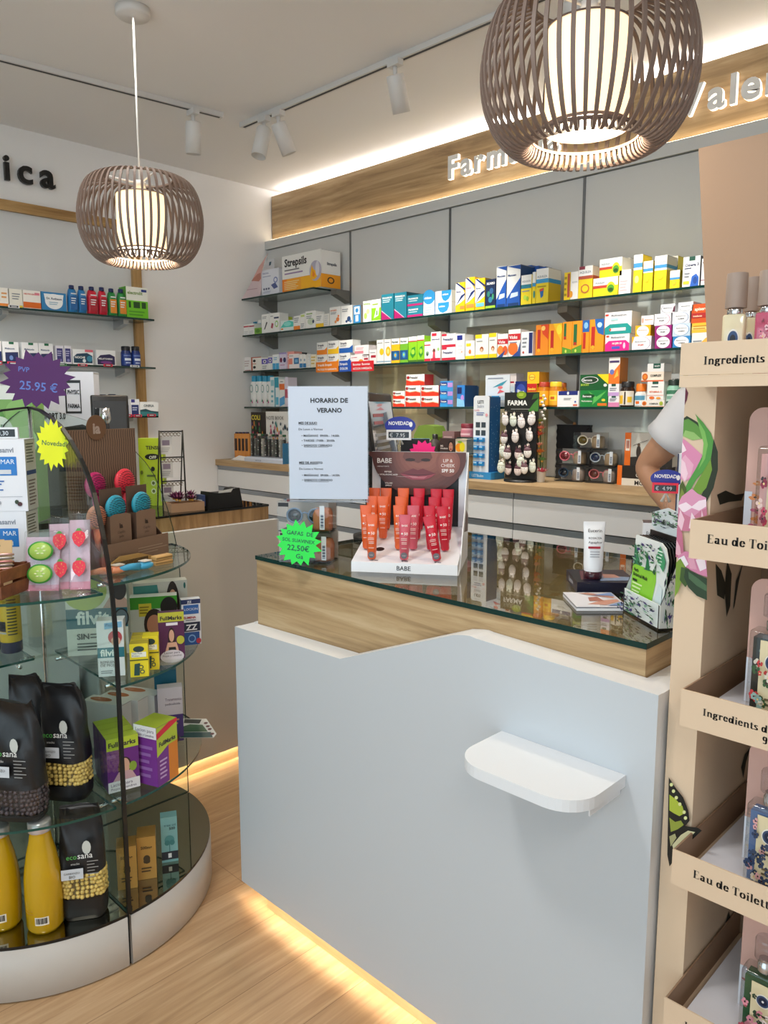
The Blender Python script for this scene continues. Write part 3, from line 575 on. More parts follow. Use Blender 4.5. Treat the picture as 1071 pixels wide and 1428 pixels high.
 ('C', 912, 1080, 277, 0, .08, 0, 'f5dc1e', 'r0,.55,1,1 f1f1ee;r0,.45,.72,.6 c0422e;e.72,.45,.17,.3 f5c81e;e.72,.38,.14,.22 4f9a2a;e.72,.32,.1,.1 24501c;'+tx('AQUILEA', '9aa0a6', .7, .1, .08, .4), 'lower yellow and white carton with a green picture'),
 ('D', 92, 268, 170, 1, .08, 0, 'f5dc1e', 'r0,.52,1,1 f1f1ee;r0,.42,.72,.56 c0422e;e.74,.45,.17,.3 f5c81e;e.74,.38,.14,.22 4f9a2a;e.74,.32,.1,.1 24501c;'+tx('AQUILEA', '9aa0a6', .68, .1, .08, .4), 'upper yellow and white carton with a green picture', 'e9e6dc'),
 ('D', 300, 330, 166, 0, .03, .10, 'f4f2ee', '', 'narrow white carton standing behind the small white one'),
 ('D', 245, 338, 262, 0, .07, 0, 'f6f3ef', ln('d8b0b0', 4, .1, .8, .1, .6)+'r.3,.75,.6,.85 d9cfd4;', 'small white carton with faint pink print', 'e0dcd6'),
 ('D', 361, 431, 142, 0, .08, 0, 'f6dc1c', 'r0,.6,1,1 f1f1ee;r0,.66,1,.78 3f8fc4;'+tx('AQUILEA', '9aa0a6', .82, .05)+'e.4,.35,.25,.1 f9ec8a;', 'tall slim yellow carton with a blue band'),
 ('D', 436, 512, 192, 0, .08, 0, 'f6dc1c', 'r0,.62,1,1 f1f1ee;r0,.66,1,.76 3f8fc4;'+tx('AQUILEA', '9aa0a6', .82, .05)+'e.4,.42,.25,.12 f2b41c;e.4,.42,.2,.09 f6dc1c;', 'shorter slim yellow carton with a blue band'),
 ('D', 525, 622, 150, 0, .09, 0, 'f6dc1c', 'r0,.58,1,1 f1f1ee;r0,.64,1,.74 3f8fc4;'+tx('AQUILEA', '9aa0a6', .8, .06)+'e.5,.42,.3,.12 f2b41c;e.5,.42,.25,.09 f6dc1c;'+'|R:r0,.58,1,1 d8d6d0;r0,.64,1,.74 3f8fc4', 'wide yellow carton with a blue band', 'd9c21c'),
 ('D', 655, 708, 152, 0, .05, .10, 'efdc3a', 'r0,.6,1,1 e6e4de;r0,.64,1,.74 3f8fc4;', 'yellow carton half hidden behind the small yellow one'),
 ('D', 644, 722, 266, 0, .07, 0, 'f6dc1c', 'r0,.52,1,1 f1f1ee;r0,.5,1,.62 3f8fc4;e.45,.32,.2,.14 e8a03a;e.45,.32,.14,.1 f6dc1c;', 'small yellow and white carton with an orange ring'),
 ('D', 748, 884, 156, 0, .08, 0, 'f3f3f1', 'r.35,.86,.7,1 175040;'+tx('Omega 3', '23305c', .68, .1, .12, .8)+'r.1,.6,.5,.63 23305c;p.45,0,.95,0,.95,.3,.8,.42,.55,.34 2a63c0;e.75,.2,.12,.12 1b4896;r.05,.1,.4,.2 e8e03a;'+ln(gt, 2, .1, .45, .3, .5), 'white carton reading Omega 3 with blue drops', '3c3c40'),
 ('D', 893, 990, 168, 0, .08, 0, 'f1f0f2', tx('innovillo', '3a3050', .82, .07)+'r0,.18,1,.21 8a3a5a;e.5,.5,.22,.14 6a6a9a;e.5,.5,.17,.1 f1f0f2;'+ln(gt, 1, .3, .9, .04, .14), 'white carton with a plum line and heart drawing', '4a4648'),
], 'b', SH[1], 'on the second back shelf')
# --- third shelf
FREN = wh
rows([
 ('A', 98, 145, 868, 0, .06, 0, 'f0eeee', ln('c8b8b8', 3, .1, .9, .3, .8)+bd('b06a6a', .02, .07), 'white carton first by the left wall'),
 ('A', 148, 217, 866, 0, .06, 0, 'f2efe8', 'r0,0,.12,1 b5542c;r0,.94,1,1 b5542c;r0,.48,.5,.52 b5542c;e.32,.72,.14,.1 222222;e.32,.25,.14,.1 222222;', 'white carton edged in rust with two black eyes'),
 ('A', 219, 262, 872, 0, .06, 0, wh, 'r0,.5,1,.92 5d51b8;e.5,.7,.25,.14 f1f1ee;e.5,.7,.13,.08 2a2468;'+ln(gt, 2), 'white carton with a violet eye square, left one,'),
 ('A', 263, 291, 862, 0, .06, 0, wh, 'r0,.5,1,.92 5d51b8;e.5,.7,.3,.14 f1f1ee;e.5,.7,.16,.08 2a2468;', 'narrower white carton with a violet eye square, right one,'),
 ('A', 293, 336, 849, 0, .06, 0, 'eef4f8', 'r0,0,.48,.42 3fa9dc;r.52,0,1,.42 3fa9dc;'+ln('7fb8d8', 2, .2, .8, .6, .85), 'white carton with sky blue lower panels'),
 ('A', 338, 387, 835, 0, .06, 0, 'd9d3ea', 'e.25,.55,.18,.15 7a2048;e.75,.55,.2,.15 1c2a5e;r0,.9,1,1 a89ad0;'+ln('b06aa0', 1, .15, .85, .2, .3), 'lilac carton with red and blue ovals'),
 ('A', 389, 440, 828, 0, .06, .01, 'f2a79c', ln('f6d8d0', 2, .1, .8, .5, .8), 'salmon pink carton behind the blue square one'),
 ('A', 404, 472, 845, 0, .05, -.005, 'f4ecec', 'r.5,.3,1,.72 1f6ea8;r.6,.4,.9,.62 7fb8dc;r0,.3,.35,.7 f2907c;'+ln(gt, 1, .05, .5, .84, .92), 'pale carton with a blue square print'),
 ('A', 442, 486, 835, 0, .05, .07, '2a2c34', '', 'black topped carton behind the blue square one'),
 ('A', 474, 497, 850, 0, .05, 0, wh, 'r0,.04,1,.35 2d7fb8;e.5,.6,.25,.1 9ab0c4;', 'narrow white carton with a blue foot, left one,'),
 ('A', 499, 521, 850, 0, .05, 0, wh, 'r0,.04,1,.35 2d7fb8;e.5,.6,.25,.1 9ab0c4;', 'narrow white carton with a blue foot, right one,'),
 ('A', 523, 549, 845, 0, .05, .02, 'e6e8ea', ln(gs, 4, .1, .9, .1, .9), 'grey white carton beside the lozenge stacks'),
 ('A', 551, 591, 848, 0, .06, .01, 'f2e9d2', ln('d8b860', 3, .1, .9, .2, .9), 'cream carton left of the lozenge stacks'),
 ('A', 594, 664, 850, 0, .06, 0, wh, STREP('f08a24'), 'lower orange and white lozenge carton'),
 ('A', 594, 664, 766, 1, .06, 0, wh, STREP('f08a24'), 'upper orange and white lozenge carton'),
 ('A', 668, 742, 845, 0, .06, 0, wh, STREP('f5c21e'), 'lower yellow and white lozenge carton'),
 ('A', 668, 742, 755, 1, .06, 0, wh, STREP('f5c21e'), 'upper yellow and white lozenge carton'),
 ('A', 745, 819, 838, 0, .06, 0, wh, STREP('1f5fb0'), 'lower blue and white lozenge carton'),
 ('A', 745, 838, 750, 1, .06, 0, wh, STREP('1f5fb0'), 'upper blue and white lozenge carton'),
 ('A', 822, 902, 852, 0, .06, 0, 'f6efee', tx('Bucometasana', 'c0485a', .72, .1)+'e.9,.35,.2,.2 f2a03a;'+bd('d8323c', 0, .3), 'lower white carton with a red foot by the red flag'),
 ('A', 850, 946, 785, 1, .06, 0, 'f6efee', ln('d8a0a8', 2, .1, .7, .5, .8)+'r0,.12,.62,.4 e58a98;', 'upper white carton with a pink bar'),
 ('A', 905, 945, 852, 0, .06, .005, 'f6efee', 'r.2,.5,.9,.7 b02038;'+ln(gt, 1, .1, .9, .8, .9), 'white carton with a crimson bar, left one of two,'),
 ('A', 950, 999, 816, 0, .06, .005, 'f6efee', 'r.2,.45,.9,.62 b02038;'+ln(gt, 1, .1, .9, .75, .85), 'taller white carton with a crimson bar, right one,'),
 ('B', 221, 269, 652, 0, .07, 0, 'f3f1ea', 'e.7,.5,.3,.14 f3c61e;'+bd('9fb8c8', .06, .12)+ln(gt, 1, .1, .9, .84, .9), 'white carton with a lemon yellow spot, left half'),
 ('B', 271, 317, 648, 0, .07, 0, 'f3f1ea', 'e.6,.5,.36,.2 f3b61e;e.6,.5,.2,.1 f9dc7a;'+bd('9fb8c8', .06, .12)+ln(gt, 1, .1, .9, .84, .9), 'white carton with a big yellow sun spot'),
 ('B', 321, 376, 643, 0, .07, 0, 'f2b81c', 'r0,.76,1,1 f1f1ee;r0,.12,1,.5 1a4f80;e.5,.32,.22,.12 3f8fc0;e.5,.32,.1,.06 f2b81c;'+tx('Florinal', '2a4a3a', .82, .08), 'yellow carton with a dark blue square'),
 ('B', 379, 433, 638, 0, .07, 0, '6fae2c', 'r0,.76,1,1 f1f1ee;r0,.12,1,.5 1a4f80;e.5,.32,.22,.12 3f8fc0;e.5,.32,.1,.06 9fd06a;'+tx('Florinal', '2a4a3a', .82, .08), 'green carton with a dark blue square'),
 ('B', 436, 495, 630, 0, .07, 0, '86c21e', 'r0,.8,1,1 f1f1ee;r0,.8,1,.84 c0303a;p.2,.3,.5,.15,.85,.3,.8,.6,.4,.55 2f8a2c;e.55,.4,.2,.1 9fdc3a;'+bd('3f6a1c', 0, .08), 'bright green carton with a leaf print, left one,'),
 ('B', 497, 543, 622, 0, .07, 0, '86c21e', 'r0,.8,1,1 f1f1ee;r0,.8,1,.84 c0303a;p.2,.3,.5,.15,.85,.3,.8,.6,.4,.55 2f8a2c;e.55,.4,.2,.1 9fdc3a;'+bd('3f6a1c', 0, .08), 'bright green carton with a leaf print, right one,'),
 ('B', 545, 586, 665, 0, .07, 0, 'f4efee', bd('c0203a', 0, .14)+'e.5,.4,.3,.12 8aa890;e.5,.35,.1,.1 2a2a2a;r0,.8,1,.86 c0203a;', 'low white carton with a red foot and small drawing'),
 ('B', 588, 654, 598, 0, .07, 0, 'f4efee', bd('c0203a', 0, .1)+'r.1,.86,.6,.96 c0203a;'+tx('enterolactyl', '2a3a6a', .72, .06)+'e.35,.35,.15,.08 6a3a2a;p.2,.1,.5,.1,.45,.32,.25,.32 c8485a;e.8,.4,.12,.06 9ac07a;', 'tall white carton with a red foot and girl drawing', 'd8cfc8'),
 ('B', 663, 757, 702, 0, .07, 0, 'f4efee', bd('c0203a', 0, .2)+'r0,.84,.35,1 c0203a;'+tx('Frenadol', '2a3a6a', .5, .2), 'lower white carton with red bands'),
 ('B', 663, 757, 610, 1, .07, 0, 'f4efee', bd('c0203a', 0, .2)+'r0,.84,.35,1 c0203a;'+tx('Frenadol', '2a3a6a', .5, .2), 'upper white carton with red bands'),
 ('B', 759, 818, 612, 0, .07, 0, 'f1f0f0', 'r.12,.76,.75,.95 1c2c84;'+ln(gs, 3, .2, .8, .2, .6)+'e.7,.3,.05,.04 e07a3a;', 'white carton with a navy square near the top'),
 ('B', 822, 886, 658, 0, .07, 0, 'f5f0e6', bd('f3cf1e', 0, .18)+'r.1,.7,.6,.86 f3cf1e;e.5,.4,.14,.12 e0803a;', 'low white carton with yellow foot and fox'),
 ('B', 824, 866, 617, 0, .05, .075, 'f2e3d4', '', 'plain beige carton behind the low yellow footed one'),
 ('B', 890, 980, 615, 0, .07, 0, 'f6f2e6', bd('f3d31e', 0, .16)+'r0,.84,.5,1 f3d31e;e.5,.38,.14,.11 a0502a;e.5,.34,.09,.07 f0c8a0;'+ln(gt, 1, .1, .6, .68, .76), 'wide white carton with a yellow foot and child face'),
 ('B', 983, 1038, 606, 0, .07, 0, 'f6f2e6', bd('f3d31e', 0, .16)+'r0,.84,.9,1 f3d31e;e.5,.38,.2,.1 a0502a;e.5,.34,.13,.07 f0c8a0;'+ln(gt, 1, .1, .8, .68, .76), 'narrow white carton with a yellow foot and child face'),
 ('C', 262, 333, 660, 0, .07, 0, 'f4eee8', 'r0,.56,1,.78 c8202c;'+tx('Vicks', wh, .6, .12)+'e.3,.3,.3,.2 f08a3a;e.75,.28,.25,.2 e0602a;p0,0,.5,0,.8,.3 2a4a90;', 'white carton with a red label and orange fruit'),
 ('C', 336, 419, 630, 0, .07, 0, 'f4eee8', 'r0,.6,1,.84 c8202c;'+tx('Vicks', wh, .66, .12)+'e.4,.3,.4,.24 f0742a;p.3,0,1,0,1,.55,.8,.2 2a4a90;'+ln('7a8aa0', 1, .1, .8, .48, .56), 'taller white carton with a red label and orange fruit'),
 ('C', 423, 503, 645, 0, .07, 0, 'eef0f4', 'r.66,.1,.97,.95 1c2a6a;'+ln(gt, 3, .1, .55, .3, .8)+'e.2,.15,.08,.05 c04a3a;', 'white carton with a navy upright band'),
 ('C', 522, 609, 598, 0, .08, .0, 'f28c1e', 'r.14,.12,.38,.84 c0281c;e.26,.16,.13,.06 f0b02a;p.4,1,1,1,1,.5,.55,.7 e0481c;e.6,.88,.16,.08 f7c86a;', 'orange carton with a red tube and flame, first of five,'),
 ('C', 611, 701, 590, 0, .08, 0, 'f7a21c', 'r.14,.12,.38,.78 c0281c;e.26,.16,.13,.06 f0b02a;p.3,1,1,1,1,.4,.6,.7 f9c21e;e.8,.8,.2,.16 f3dc3a;', 'orange carton with a red tube and lemon corner'),
 ('C', 704, 769, 578, 0, .08, 0, 'f59a1e', 'r.14,.45,.4,.95 1f6a3a;e.27,.5,.13,.05 c0281c;p0,0,1,0,1,.12,0,.22 5f9a2a;e.4,.08,.1,.05 d8e060;', 'orange carton with a dark green tube, left one,'),
 ('C', 770, 837, 572, 0, .08, 0, 'f59a1e', 'r.14,.25,.5,.9 1f6a3a;e.32,.3,.14,.05 c0281c;p0,0,1,0,1,.26,0,.14 5f9a2a;e.4,.08,.1,.05 d8e060;', 'orange carton with a dark green tube, right one,'),
 ('C', 840, 887, 568, 0, .08, 0, 'f79a1c', 'r.1,.12,.5,.62 c0281c;r0,.64,1,1 1f63b0;e.5,.84,.3,.1 8ac0e8;', 'narrow orange carton with a blue top'),
 ('C', 889, 986, 560, 0, .08, 0, 'f79a1c', 'r.12,.1,.38,.78 c0281c;e.25,.15,.13,.06 f0b02a;p.35,1,1,1,1,.5,.6,.58,.4,.8 1f63b0;e.7,.82,.17,.08 bcdcf0;', 'wide orange carton with a red tube and blue top'),
 ('D', 135, 326, 766, 0, .08, 0, 'f3f1f0', 'p0,0,1,0,1,.42,.85,.62,.15,.62,0,.42 ee1f8c;'+tx('Multicentrum', '8a8a90', .76, .12, .24, .6)+'r.04,.84,.16,.94 e0402a;r.28,.12,.62,.28 4a5ac0;'+tx('MUJER 50', wh, .4, .12, .3, .4)+'e.8,.3,.05,.18 f6c8e0;', 'hot pink and white carton below the teal one'),
 ('D', 133, 344, 590, 1, .08, 0, 'f3f1f0', 'p0,0,1,0,1,.28,.85,.46,.2,.46,0,.3 1a9a94;'+tx('Multicentrum', '8a8a90', .8, .1, .24, .6)+'r.02,.84,.14,.92 e0402a;r.22,.14,.8,.28 f3f1f0;e.22,.21,.04,.06 e0503a;r.24,.62,.5,.72 b8e0dc;', 'teal and white carton on top of the pink one', 'e2ded6'),
 ('D', 345, 497, 783, 0, .08, 0, 'f3eef2', 'e.5,.45,.46,.5 7a3a8a;e.49,.45,.45,.49 fbfafa;'+tx('Multicentrum', '8a8a90', .55, .12, .16, .66)+tx('MUJER', 'd0402a', .3, .12, .32, .36)+'p0,1,.12,1,.04,.6,0,.5 f2b81c;', 'white round-panel carton with a violet arc'),
 ('D', 370, 492, 697, 1, .07, 0, 'f5b41c', 'e.5,.45,.4,.5 fbfafa;'+tx('Multicentrum', 'c08a3a', .5, .12, .22, .56), 'amber carton with a white round panel'),
 ('D', 418, 516, 620, 1, .07, .0, 'f3f0ee', tx('Multicentrum', 'e0803a', .5, .16, .3, .62)+'e.12,.5,.08,.3 f2a08a;', 'white carton topping the amber round-panel one'),
 ('D', 524, 657, 784, 0, .08, 0, '9a1f78', 'e.5,.5,.4,.46 f6f4f6;'+tx('Multicentrum', '8a8a90', .58, .12, .2, .6)+tx('MUJER', '3a3a44', .34, .12, .34, .34), 'bottom magenta carton with a white round panel'),
 ('D', 524, 657, 697, 1, .08, 0, '9a1f78', 'e.5,.5,.4,.46 f6f4f6;'+tx('Multicentrum', '8a8a90', .58, .12, .2, .6)+tx('MUJER', '3a3a44', .34, .12, .34, .34), 'second magenta carton with a white round panel'),
 ('D', 521, 652, 605, 1, .08, 0, 'efeaf0', 'e.5,.5,.45,.47 c04a7a;e.48,.5,.44,.46 f8f6f8;'+tx('Multicentrum', '8a8a90', .58, .12, .16, .64)+tx('MUJER', '3a3a44', .34, .12, .3, .34), 'white crimson arc carton above the magenta ones'),
 ('D', 570, 684, 530, 1, .08, 0, 'e8e8ec', 'e.5,.5,.46,.46 3a3a44;e.51,.5,.44,.44 f3f3f5;p.84,.1,1,.1,1,.8,.9,.6 5a1f3a;'+tx('Multicentrum', '5a5a64', .5, .16, .2, .6), 'topmost white carton with a dark arc, left column,'),
 ('D', 664, 804, 782, 0, .08, 0, '2f86c4', 'e.5,.5,.42,.46 f6f7f9;'+tx('Multicentrum', '8a8a90', .58, .12, .2, .6)+tx('HOMBRE', '3a3a44', .34, .12, .32, .38), 'bottom blue carton with a white round panel'),
 ('D', 664, 804, 682, 1, .08, 0, 'c8d8e6', 'e.5,.5,.44,.46 3a8ac4;e.49,.5,.42,.44 f6f7f9;'+tx('Multicentrum', '8a8a90', .58, .12, .2, .6)+tx('HOMBRE', '3a3a44', .34, .12, .32, .38), 'middle pale blue carton with a white round panel'),
 ('D', 662, 800, 590, 1, .08, 0, 'e6e9ee', 'e.5,.5,.44,.46 3a6aa4;e.49,.5,.42,.44 f6f7f9;'+tx('Multicentrum', '8a8a90', .58, .12, .2, .6)+tx('HOMBRE', '3a3a44', .34, .12, .32, .38), 'upper white carton with a blue arc'),
 ('D', 708, 826, 514, 1, .08, .0, 'e3e4e8', 'e.5,.5,.46,.46 8a93a0;e.51,.5,.44,.44 eef0f2;'+tx('Multicentrum', '5a5a64', .5, .16, .2, .6), 'topmost white carton with a grey arc, right column,'),
 ('D', 815, 1036, 752, 0, .09, 0, 'f1eee6', 'p.3,.2,.9,.3,.7,.7,.5,.6 f2b44a;'+ln(gt, 1, .05, .4, .3, .5), 'white and cream carton under the gold one'),
 ('D', 815, 1034, 674, 1, .09, 0, 'f2bf3a', bd('f7d67a', .3, .6)+ln('c88a1c', 2, .05, .6, .3, .8), 'gold carton under the orange red one'),
 ('D', 815, 1042, 524, 1, .09, 0, 'd2541c', tx('apiserum', 'fbe9d0', .66, .17, .1, .6)+'r.0,.26,.55,.52 b01f20;'+tx('intelecto', 'f6d0b0', .32, .1, .06, .4)+'e.8,.42,.16,.24 8a2a10;e.8,.42,.12,.17 f0a83a;e.8,.42,.05,.08 7a2410;', 'orange red carton topping the gold one', 'b8420f'),
], 'b', SH[2], 'on the third back shelf')
# --- lowest shelf
RED = lambda: 'p0,.0,1,.0,1,.3,.7,.42,.3,.34,0,.5 e0381e;e.1,.72,.08,.15 a01818;'+tx('Frenadol', '2a1a1a', .62, .2, .2, .6)+'p0,.5,.3,.34,.7,.42,1,.3,1,.38,.7,.5,.3,.42,0,.58 f6c0a0;'
BLU = lambda: 'r0,.5,.55,.85 1c2f80;r.6,.3,.97,.8 b48ad0;p0,0,.6,0,.5,.3,0,.4 2f9adc;'+tx('Tampax', wh, .55, .2, .05, .45)
rows([
 ('E', 276, 334, 173, 0, .07, 0, 'eaf4f6', 'r.5,0,1,.98 2f9fb8;r.08,.7,.45,.9 9ad0dc;'+ln('7ab8c8', 3, .1, .42, .1, .6), 'white and teal carton right of the capped bottles'),
 ('E', 312, 335, 246, 0, .04, -.008, 'e2f0f4', 'r.1,.1,.9,.5 5ab8d8;', 'small pale blue carton in front of the teal one'),
 ('E', 338, 374, 190, 0, .07, 0, wh, 'r0,.62,1,.84 ef7a3a;p0,0,1,.1,1,.4,0,.3 5aa8e0;'+ln(gt, 1, .2, .8, .88, .95), 'white carton with an orange band'),
 ('E', 376, 398, 175, 0, .07, 0, 'e8dff0', 'r0,.3,1,.6 c0506a;', 'narrow lilac carton next to the schedule sign'),
 ('F', 234, 313, 372, 0, .07, .02, wh, RED(), 'lower red and white carton behind the dark screen'),
 ('F', 234, 313, 318, 1, .07, .02, wh, RED(), 'upper red and white carton behind the dark screen'),
 ('F', 318, 421, 352, 0, .07, 0, wh, RED(), 'bottom red and white carton of the left column'),
 ('F', 318, 421, 280, 1, .07, 0, wh, RED(), 'middle red and white carton of the left column'),
 ('F', 324, 448, 205, 1, .07, 0, wh, RED(), 'topmost red and white carton of the red pile', 'a8262a'),
 ('F', 425, 544, 352, 0, .07, 0, wh, RED(), 'bottom red and white carton of the right column', 'a8262a'),
 ('F', 425, 544, 280, 1, .07, 0, wh, RED(), 'upper red and white carton of the right column', 'a8262a'),
 ('F', 553, 642, 368, 0, .07, 0, '3f8fd0', BLU(), 'bottom blue and lilac carton of a three stack', 'c9c4bc'),
 ('F', 553, 642, 310, 1, .07, 0, '3f8fd0', BLU(), 'middle blue and lilac carton of a three stack', 'c9c4bc'),
 ('F', 553, 642, 250, 1, .07, 0, '3f8fd0', BLU(), 'top blue and lilac carton of a three stack', 'c9c4bc'),
 ('F', 668, 722, 278, 0, .10, 0, '2f7fcc', 'r.05,.6,.6,.9 16225c;e.7,.4,.2,.15 c090d8;p0,0,1,0,.9,.3,0,.4 8ac8ec;', 'taller blue carton right of the blue three stack', '1f5590'),
 ('F', 732, 774, 285, 0, .05, .104, '2a6fb4', '', 'dark blue carton left of the lip balm display'),
 ('G', 222, 378, 272, 0, .08, .02, 'e9eef2', 'r0,.3,.35,.9 2f9ad8;r.4,.3,.97,.9 d8ecf6;'+tx('Thermacare', '1f4f90', .6, .14, .42, .5), 'wide white and blue carton behind the charm rack'),
 ('G', 252, 390, 200, 1, .06, .03, 'e6dcd8', 'r0,.35,.55,.9 a8283c;'+tx('Mini', '2a2a34', .1, .22, .2, .5)+'r.5,.1,.9,.25 a8283c;', 'grey and crimson small carton behind the charm rack'),
 ('G', 382, 460, 252, 0, .07, .01, '1d2f74', 'e.5,.6,.42,.3 3a50a8;'+tx('Bion', wh, .5, .24, .2, .6)+bd('c0203a', 0, .1), 'navy carton with an oval between white and red ones'),
 ('G', 462, 528, 268, 0, .08, 0, 'e8b81c', 'r0,.66,1,1 c8201c;'+tx('Sandoz', 'f6d84a', .72, .16)+'r.3,.1,.7,.4 f6e08a;', 'red and yellow carton under the yellow cube'),
 ('G', 464, 545, 188, 1, .08, 0, 'f2c41c', 'e.4,.55,.28,.28 e08a1c;e.4,.55,.22,.22 f6d84a;'+tx('JUANOLA', 'a04a1c', .5, .14, .18, .44), 'yellow cube carton with an orange ring', 'c98a14'),
 ('G', 668, 814, 318, 0, .07, 0, 'f2f2f2', 'r.05,.74,.95,1 1c2c7c;e.5,.86,.05,.1 f2f2f2;'+ln(gt, 2, .3, .7, .42, .58)+'r.75,.06,.95,.16 e06a4a;e.85,.32,.04,.06 3a5ab0;', 'white carton with a navy top panel'),
 ('G', 822, 1010, 312, 0, .08, 0, '15863c', 'p.45,.1,.75,.55,.95,.95,.6,.6,.3,.95,.5,.5 5fc05a;e.3,.65,.24,.14 0b4f24;'+tx('Berocca', wh, .58, .13, .1, .42)+tx('Performance', 'e8f4e0', .3, .1, .06, .4)+'e.86,.4,.07,.08 e8d84a;r.65,.06,.98,.22 f07a24;', 'lower bright green carton with a light burst'),
 ('G', 822, 1016, 205, 1, .08, 0, '0f5a2c', 'e.35,.65,.3,.22 f1f1ee;e.35,.65,.27,.19 1a3a24;'+tx('Berocca', wh, .58, .14, .12, .46)+'p.6,1,1,1,1,.35 f2dc1c;'+tx('BOOST', 'b8d84a', .28, .14, .04, .3)+'e.9,.3,.06,.1 e8ece8;', 'upper dark green carton with a yellow corner'),
 ('H', 282, 357, 400, 0, .07, 0, 'f0eef2', 'r0,0,1,.4 e58ab8;r.3,.84,.7,1 175040;'+ln('7a7a8a', 3, .15, .85, .5, .8), 'white and pink carton under the tall orange one'),
 ('H', 282, 357, 318, 1, .07, 0, 'f0eef2', 'r0,0,1,.3 c8a0d8;r.3,.8,.7,1 175040;'+ln('7a7a8a', 2, .15, .85, .4, .7), 'white and lilac carton between pink and orange ones'),
 ('H', 288, 364, 138, 1, .07, 0, 'f3ece6', 'p0,0,1,0,1,.75,.4,.45,0,.4 f07a24;e.3,.45,.2,.1 6a7ac0;r.06,.8,.94,.88 4a3a6a;p.5,.2,.9,.3,.8,.55 f7c04a;', 'tall orange and white carton with a flame shape', 'c9741f'),
 ('H', 508, 664, 428, 0, .08, 0, 'f1e9e0', 'e.12,.5,.1,.32 e8862a;e.12,.5,.06,.2 c85a1a;'+tx('COMPLEX', '2a3a34', .36, .28, .34, .4)+'e.86,.5,.08,.3 a8b83a;'+bd('d8a888', 0, .1), 'low white carton with an orange and a lime circle'),
 ('H', 548, 662, 302, 1, .07, 0, 'f4f1ee', 'r.3,.86,.66,1 175040;'+ln('3a4a4a', 1, .25, .7, .66, .78)+tx('VITAMINA C', 'e0602a', .4, .1, .12, .76)+'e.3,.12,.16,.08 e8702a;e.7,.1,.14,.06 f0a03a;r0,.25,1,.27 e0602a;', 'white vitamin carton with orange slices'),
 ('H', 508, 660, 236, 1, .07, .01, 'efdccb', 'e.16,.5,.13,.36 c8621e;e.16,.5,.08,.22 e8862a;'+tx('COMPLEX', '2a3a34', .5, .3, .4, .5)+bd('c85a2a', 0, .14), 'low peach carton with an orange circle, second tier,'),
 ('H', 548, 662, 180, 1, .07, .01, 'e4e2e0', 'r.36,.4,.8,1 175040;'+tx('MULTI', wh, .6, .2, .44, .3), 'grey white carton topping the vitamin stack'),
 ('H', 668, 790, 250, 0, .05, .08, 'd8c24a', 'r0,.5,1,1 f3f2ee;'+tx('DoMEN', '4a4a44', .72, .18, .1, .85), 'white and yellow carton behind the green jar'),
], 'b', SH[3], 'on the lowest back shelf')
# --- left wall shelves
rows([
 ('L', -60, 54, 96, 0, .06, 0, 'f2efe8', bd('f0903a', .02, .16)+ln('e0a060', 2, .6, .95, .4, .8), 'white carton with an orange foot cut by the frame'),
 ('L', 60, 145, 108, 0, .06, 0, 'efece0', bd('e8d040', 0, .12)+ln(gt, 3, .2, .9, .4, .8), 'cream carton with a yellow foot'),
 ('L', 149, 264, 118, 0, .06, 0, 'f3efe9', bd('e06a1c', .04, .36)+tx('NEUTROGENA', 'd0503a', .76, .1, .06, .7)+'r.66,.76,.94,.9 e58a98;', 'white carton with a broad orange foot'),
 ('L', 268, 430, 130, 0, .07, 0, '2a7fb8', 'e.5,.5,.36,.42 f2f4f6;p.1,.9,.9,.9,.85,.5,.5,.1,.15,.5 f2f4f6;'+tx('Dr. Rotbaum', '2a3a5a', .6, .12, .2, .62)+ln('8ab0c8', 2, .3, .7, .3, .5), 'blue pouch multipack with a white shield panel', '1f5f94'),
 ('L', 818, 958, 96, 0, .08, 0, 'f0f2e8', 'r0,0,1,.56 6fc41e;'+tx('electrolit', '7a9a4a', .76, .12, .06, .7)+'r.1,.32,.9,.52 1f4a1a;r.2,.3,.32,.56 6fc41e;r.62,.3,.7,.56 6fc41e;r.7,.86,.95,.94 2a3a8a;'+ln('4f9a1a', 2, .1, .9, .05, .25), 'white and lime green carton ending the row', '4fa01a'),
], 'l', LSH[0], 'on the upper left wall shelf')
pch = [(436, 498, 84, '2f7fbc', 'blue', 'left'), (502, 556, 90, '2f7fbc', 'blue', 'right'), (562, 630, 94, 'd0243c', 'red', 'left'), (634, 690, 98, 'd0243c', 'red', 'right'), (695, 752, 106, '2f8f4a', 'green and orange', 'left'), (757, 814, 110, '2f8f4a', 'green and orange', 'right')]
def pouch(w_, h, c, lower, cap):
    b = B(); N = 7; f = []; vv = []
    prof = [(0, .5), (.06, .9), (.25, 1), (.6, 1), (.8, .75), (.86, .3), (.87, .12)]
    d = .045
    for z, t in prof:
        zz = z*h; hw = w_/2*(1 if z < .7 else 1-(z-.7)*1.9)
        for i in range(12): a = 2*math.pi*i/12; vv.append((hw*math.copysign(abs(math.cos(a))**.6, math.cos(a)), d/2*t*math.copysign(abs(math.sin(a))**.8, math.sin(a)), zz))
    for k in range(len(prof)-1):
        for i in range(12): j = (i+1) % 12; f.append((k*12+i, k*12+j, (k+1)*12+j, (k+1)*12+i))
    f.append(tuple(range(12))[::-1]); f.append(tuple((len(prof)-1)*12+i for i in range(12))); b.add(vv, f, mat(c, .3), True)
    b.deco(lower, (-w_/2, -d/2-.0006, 0), (w_, 0, 0), (0, 0, h)); return b
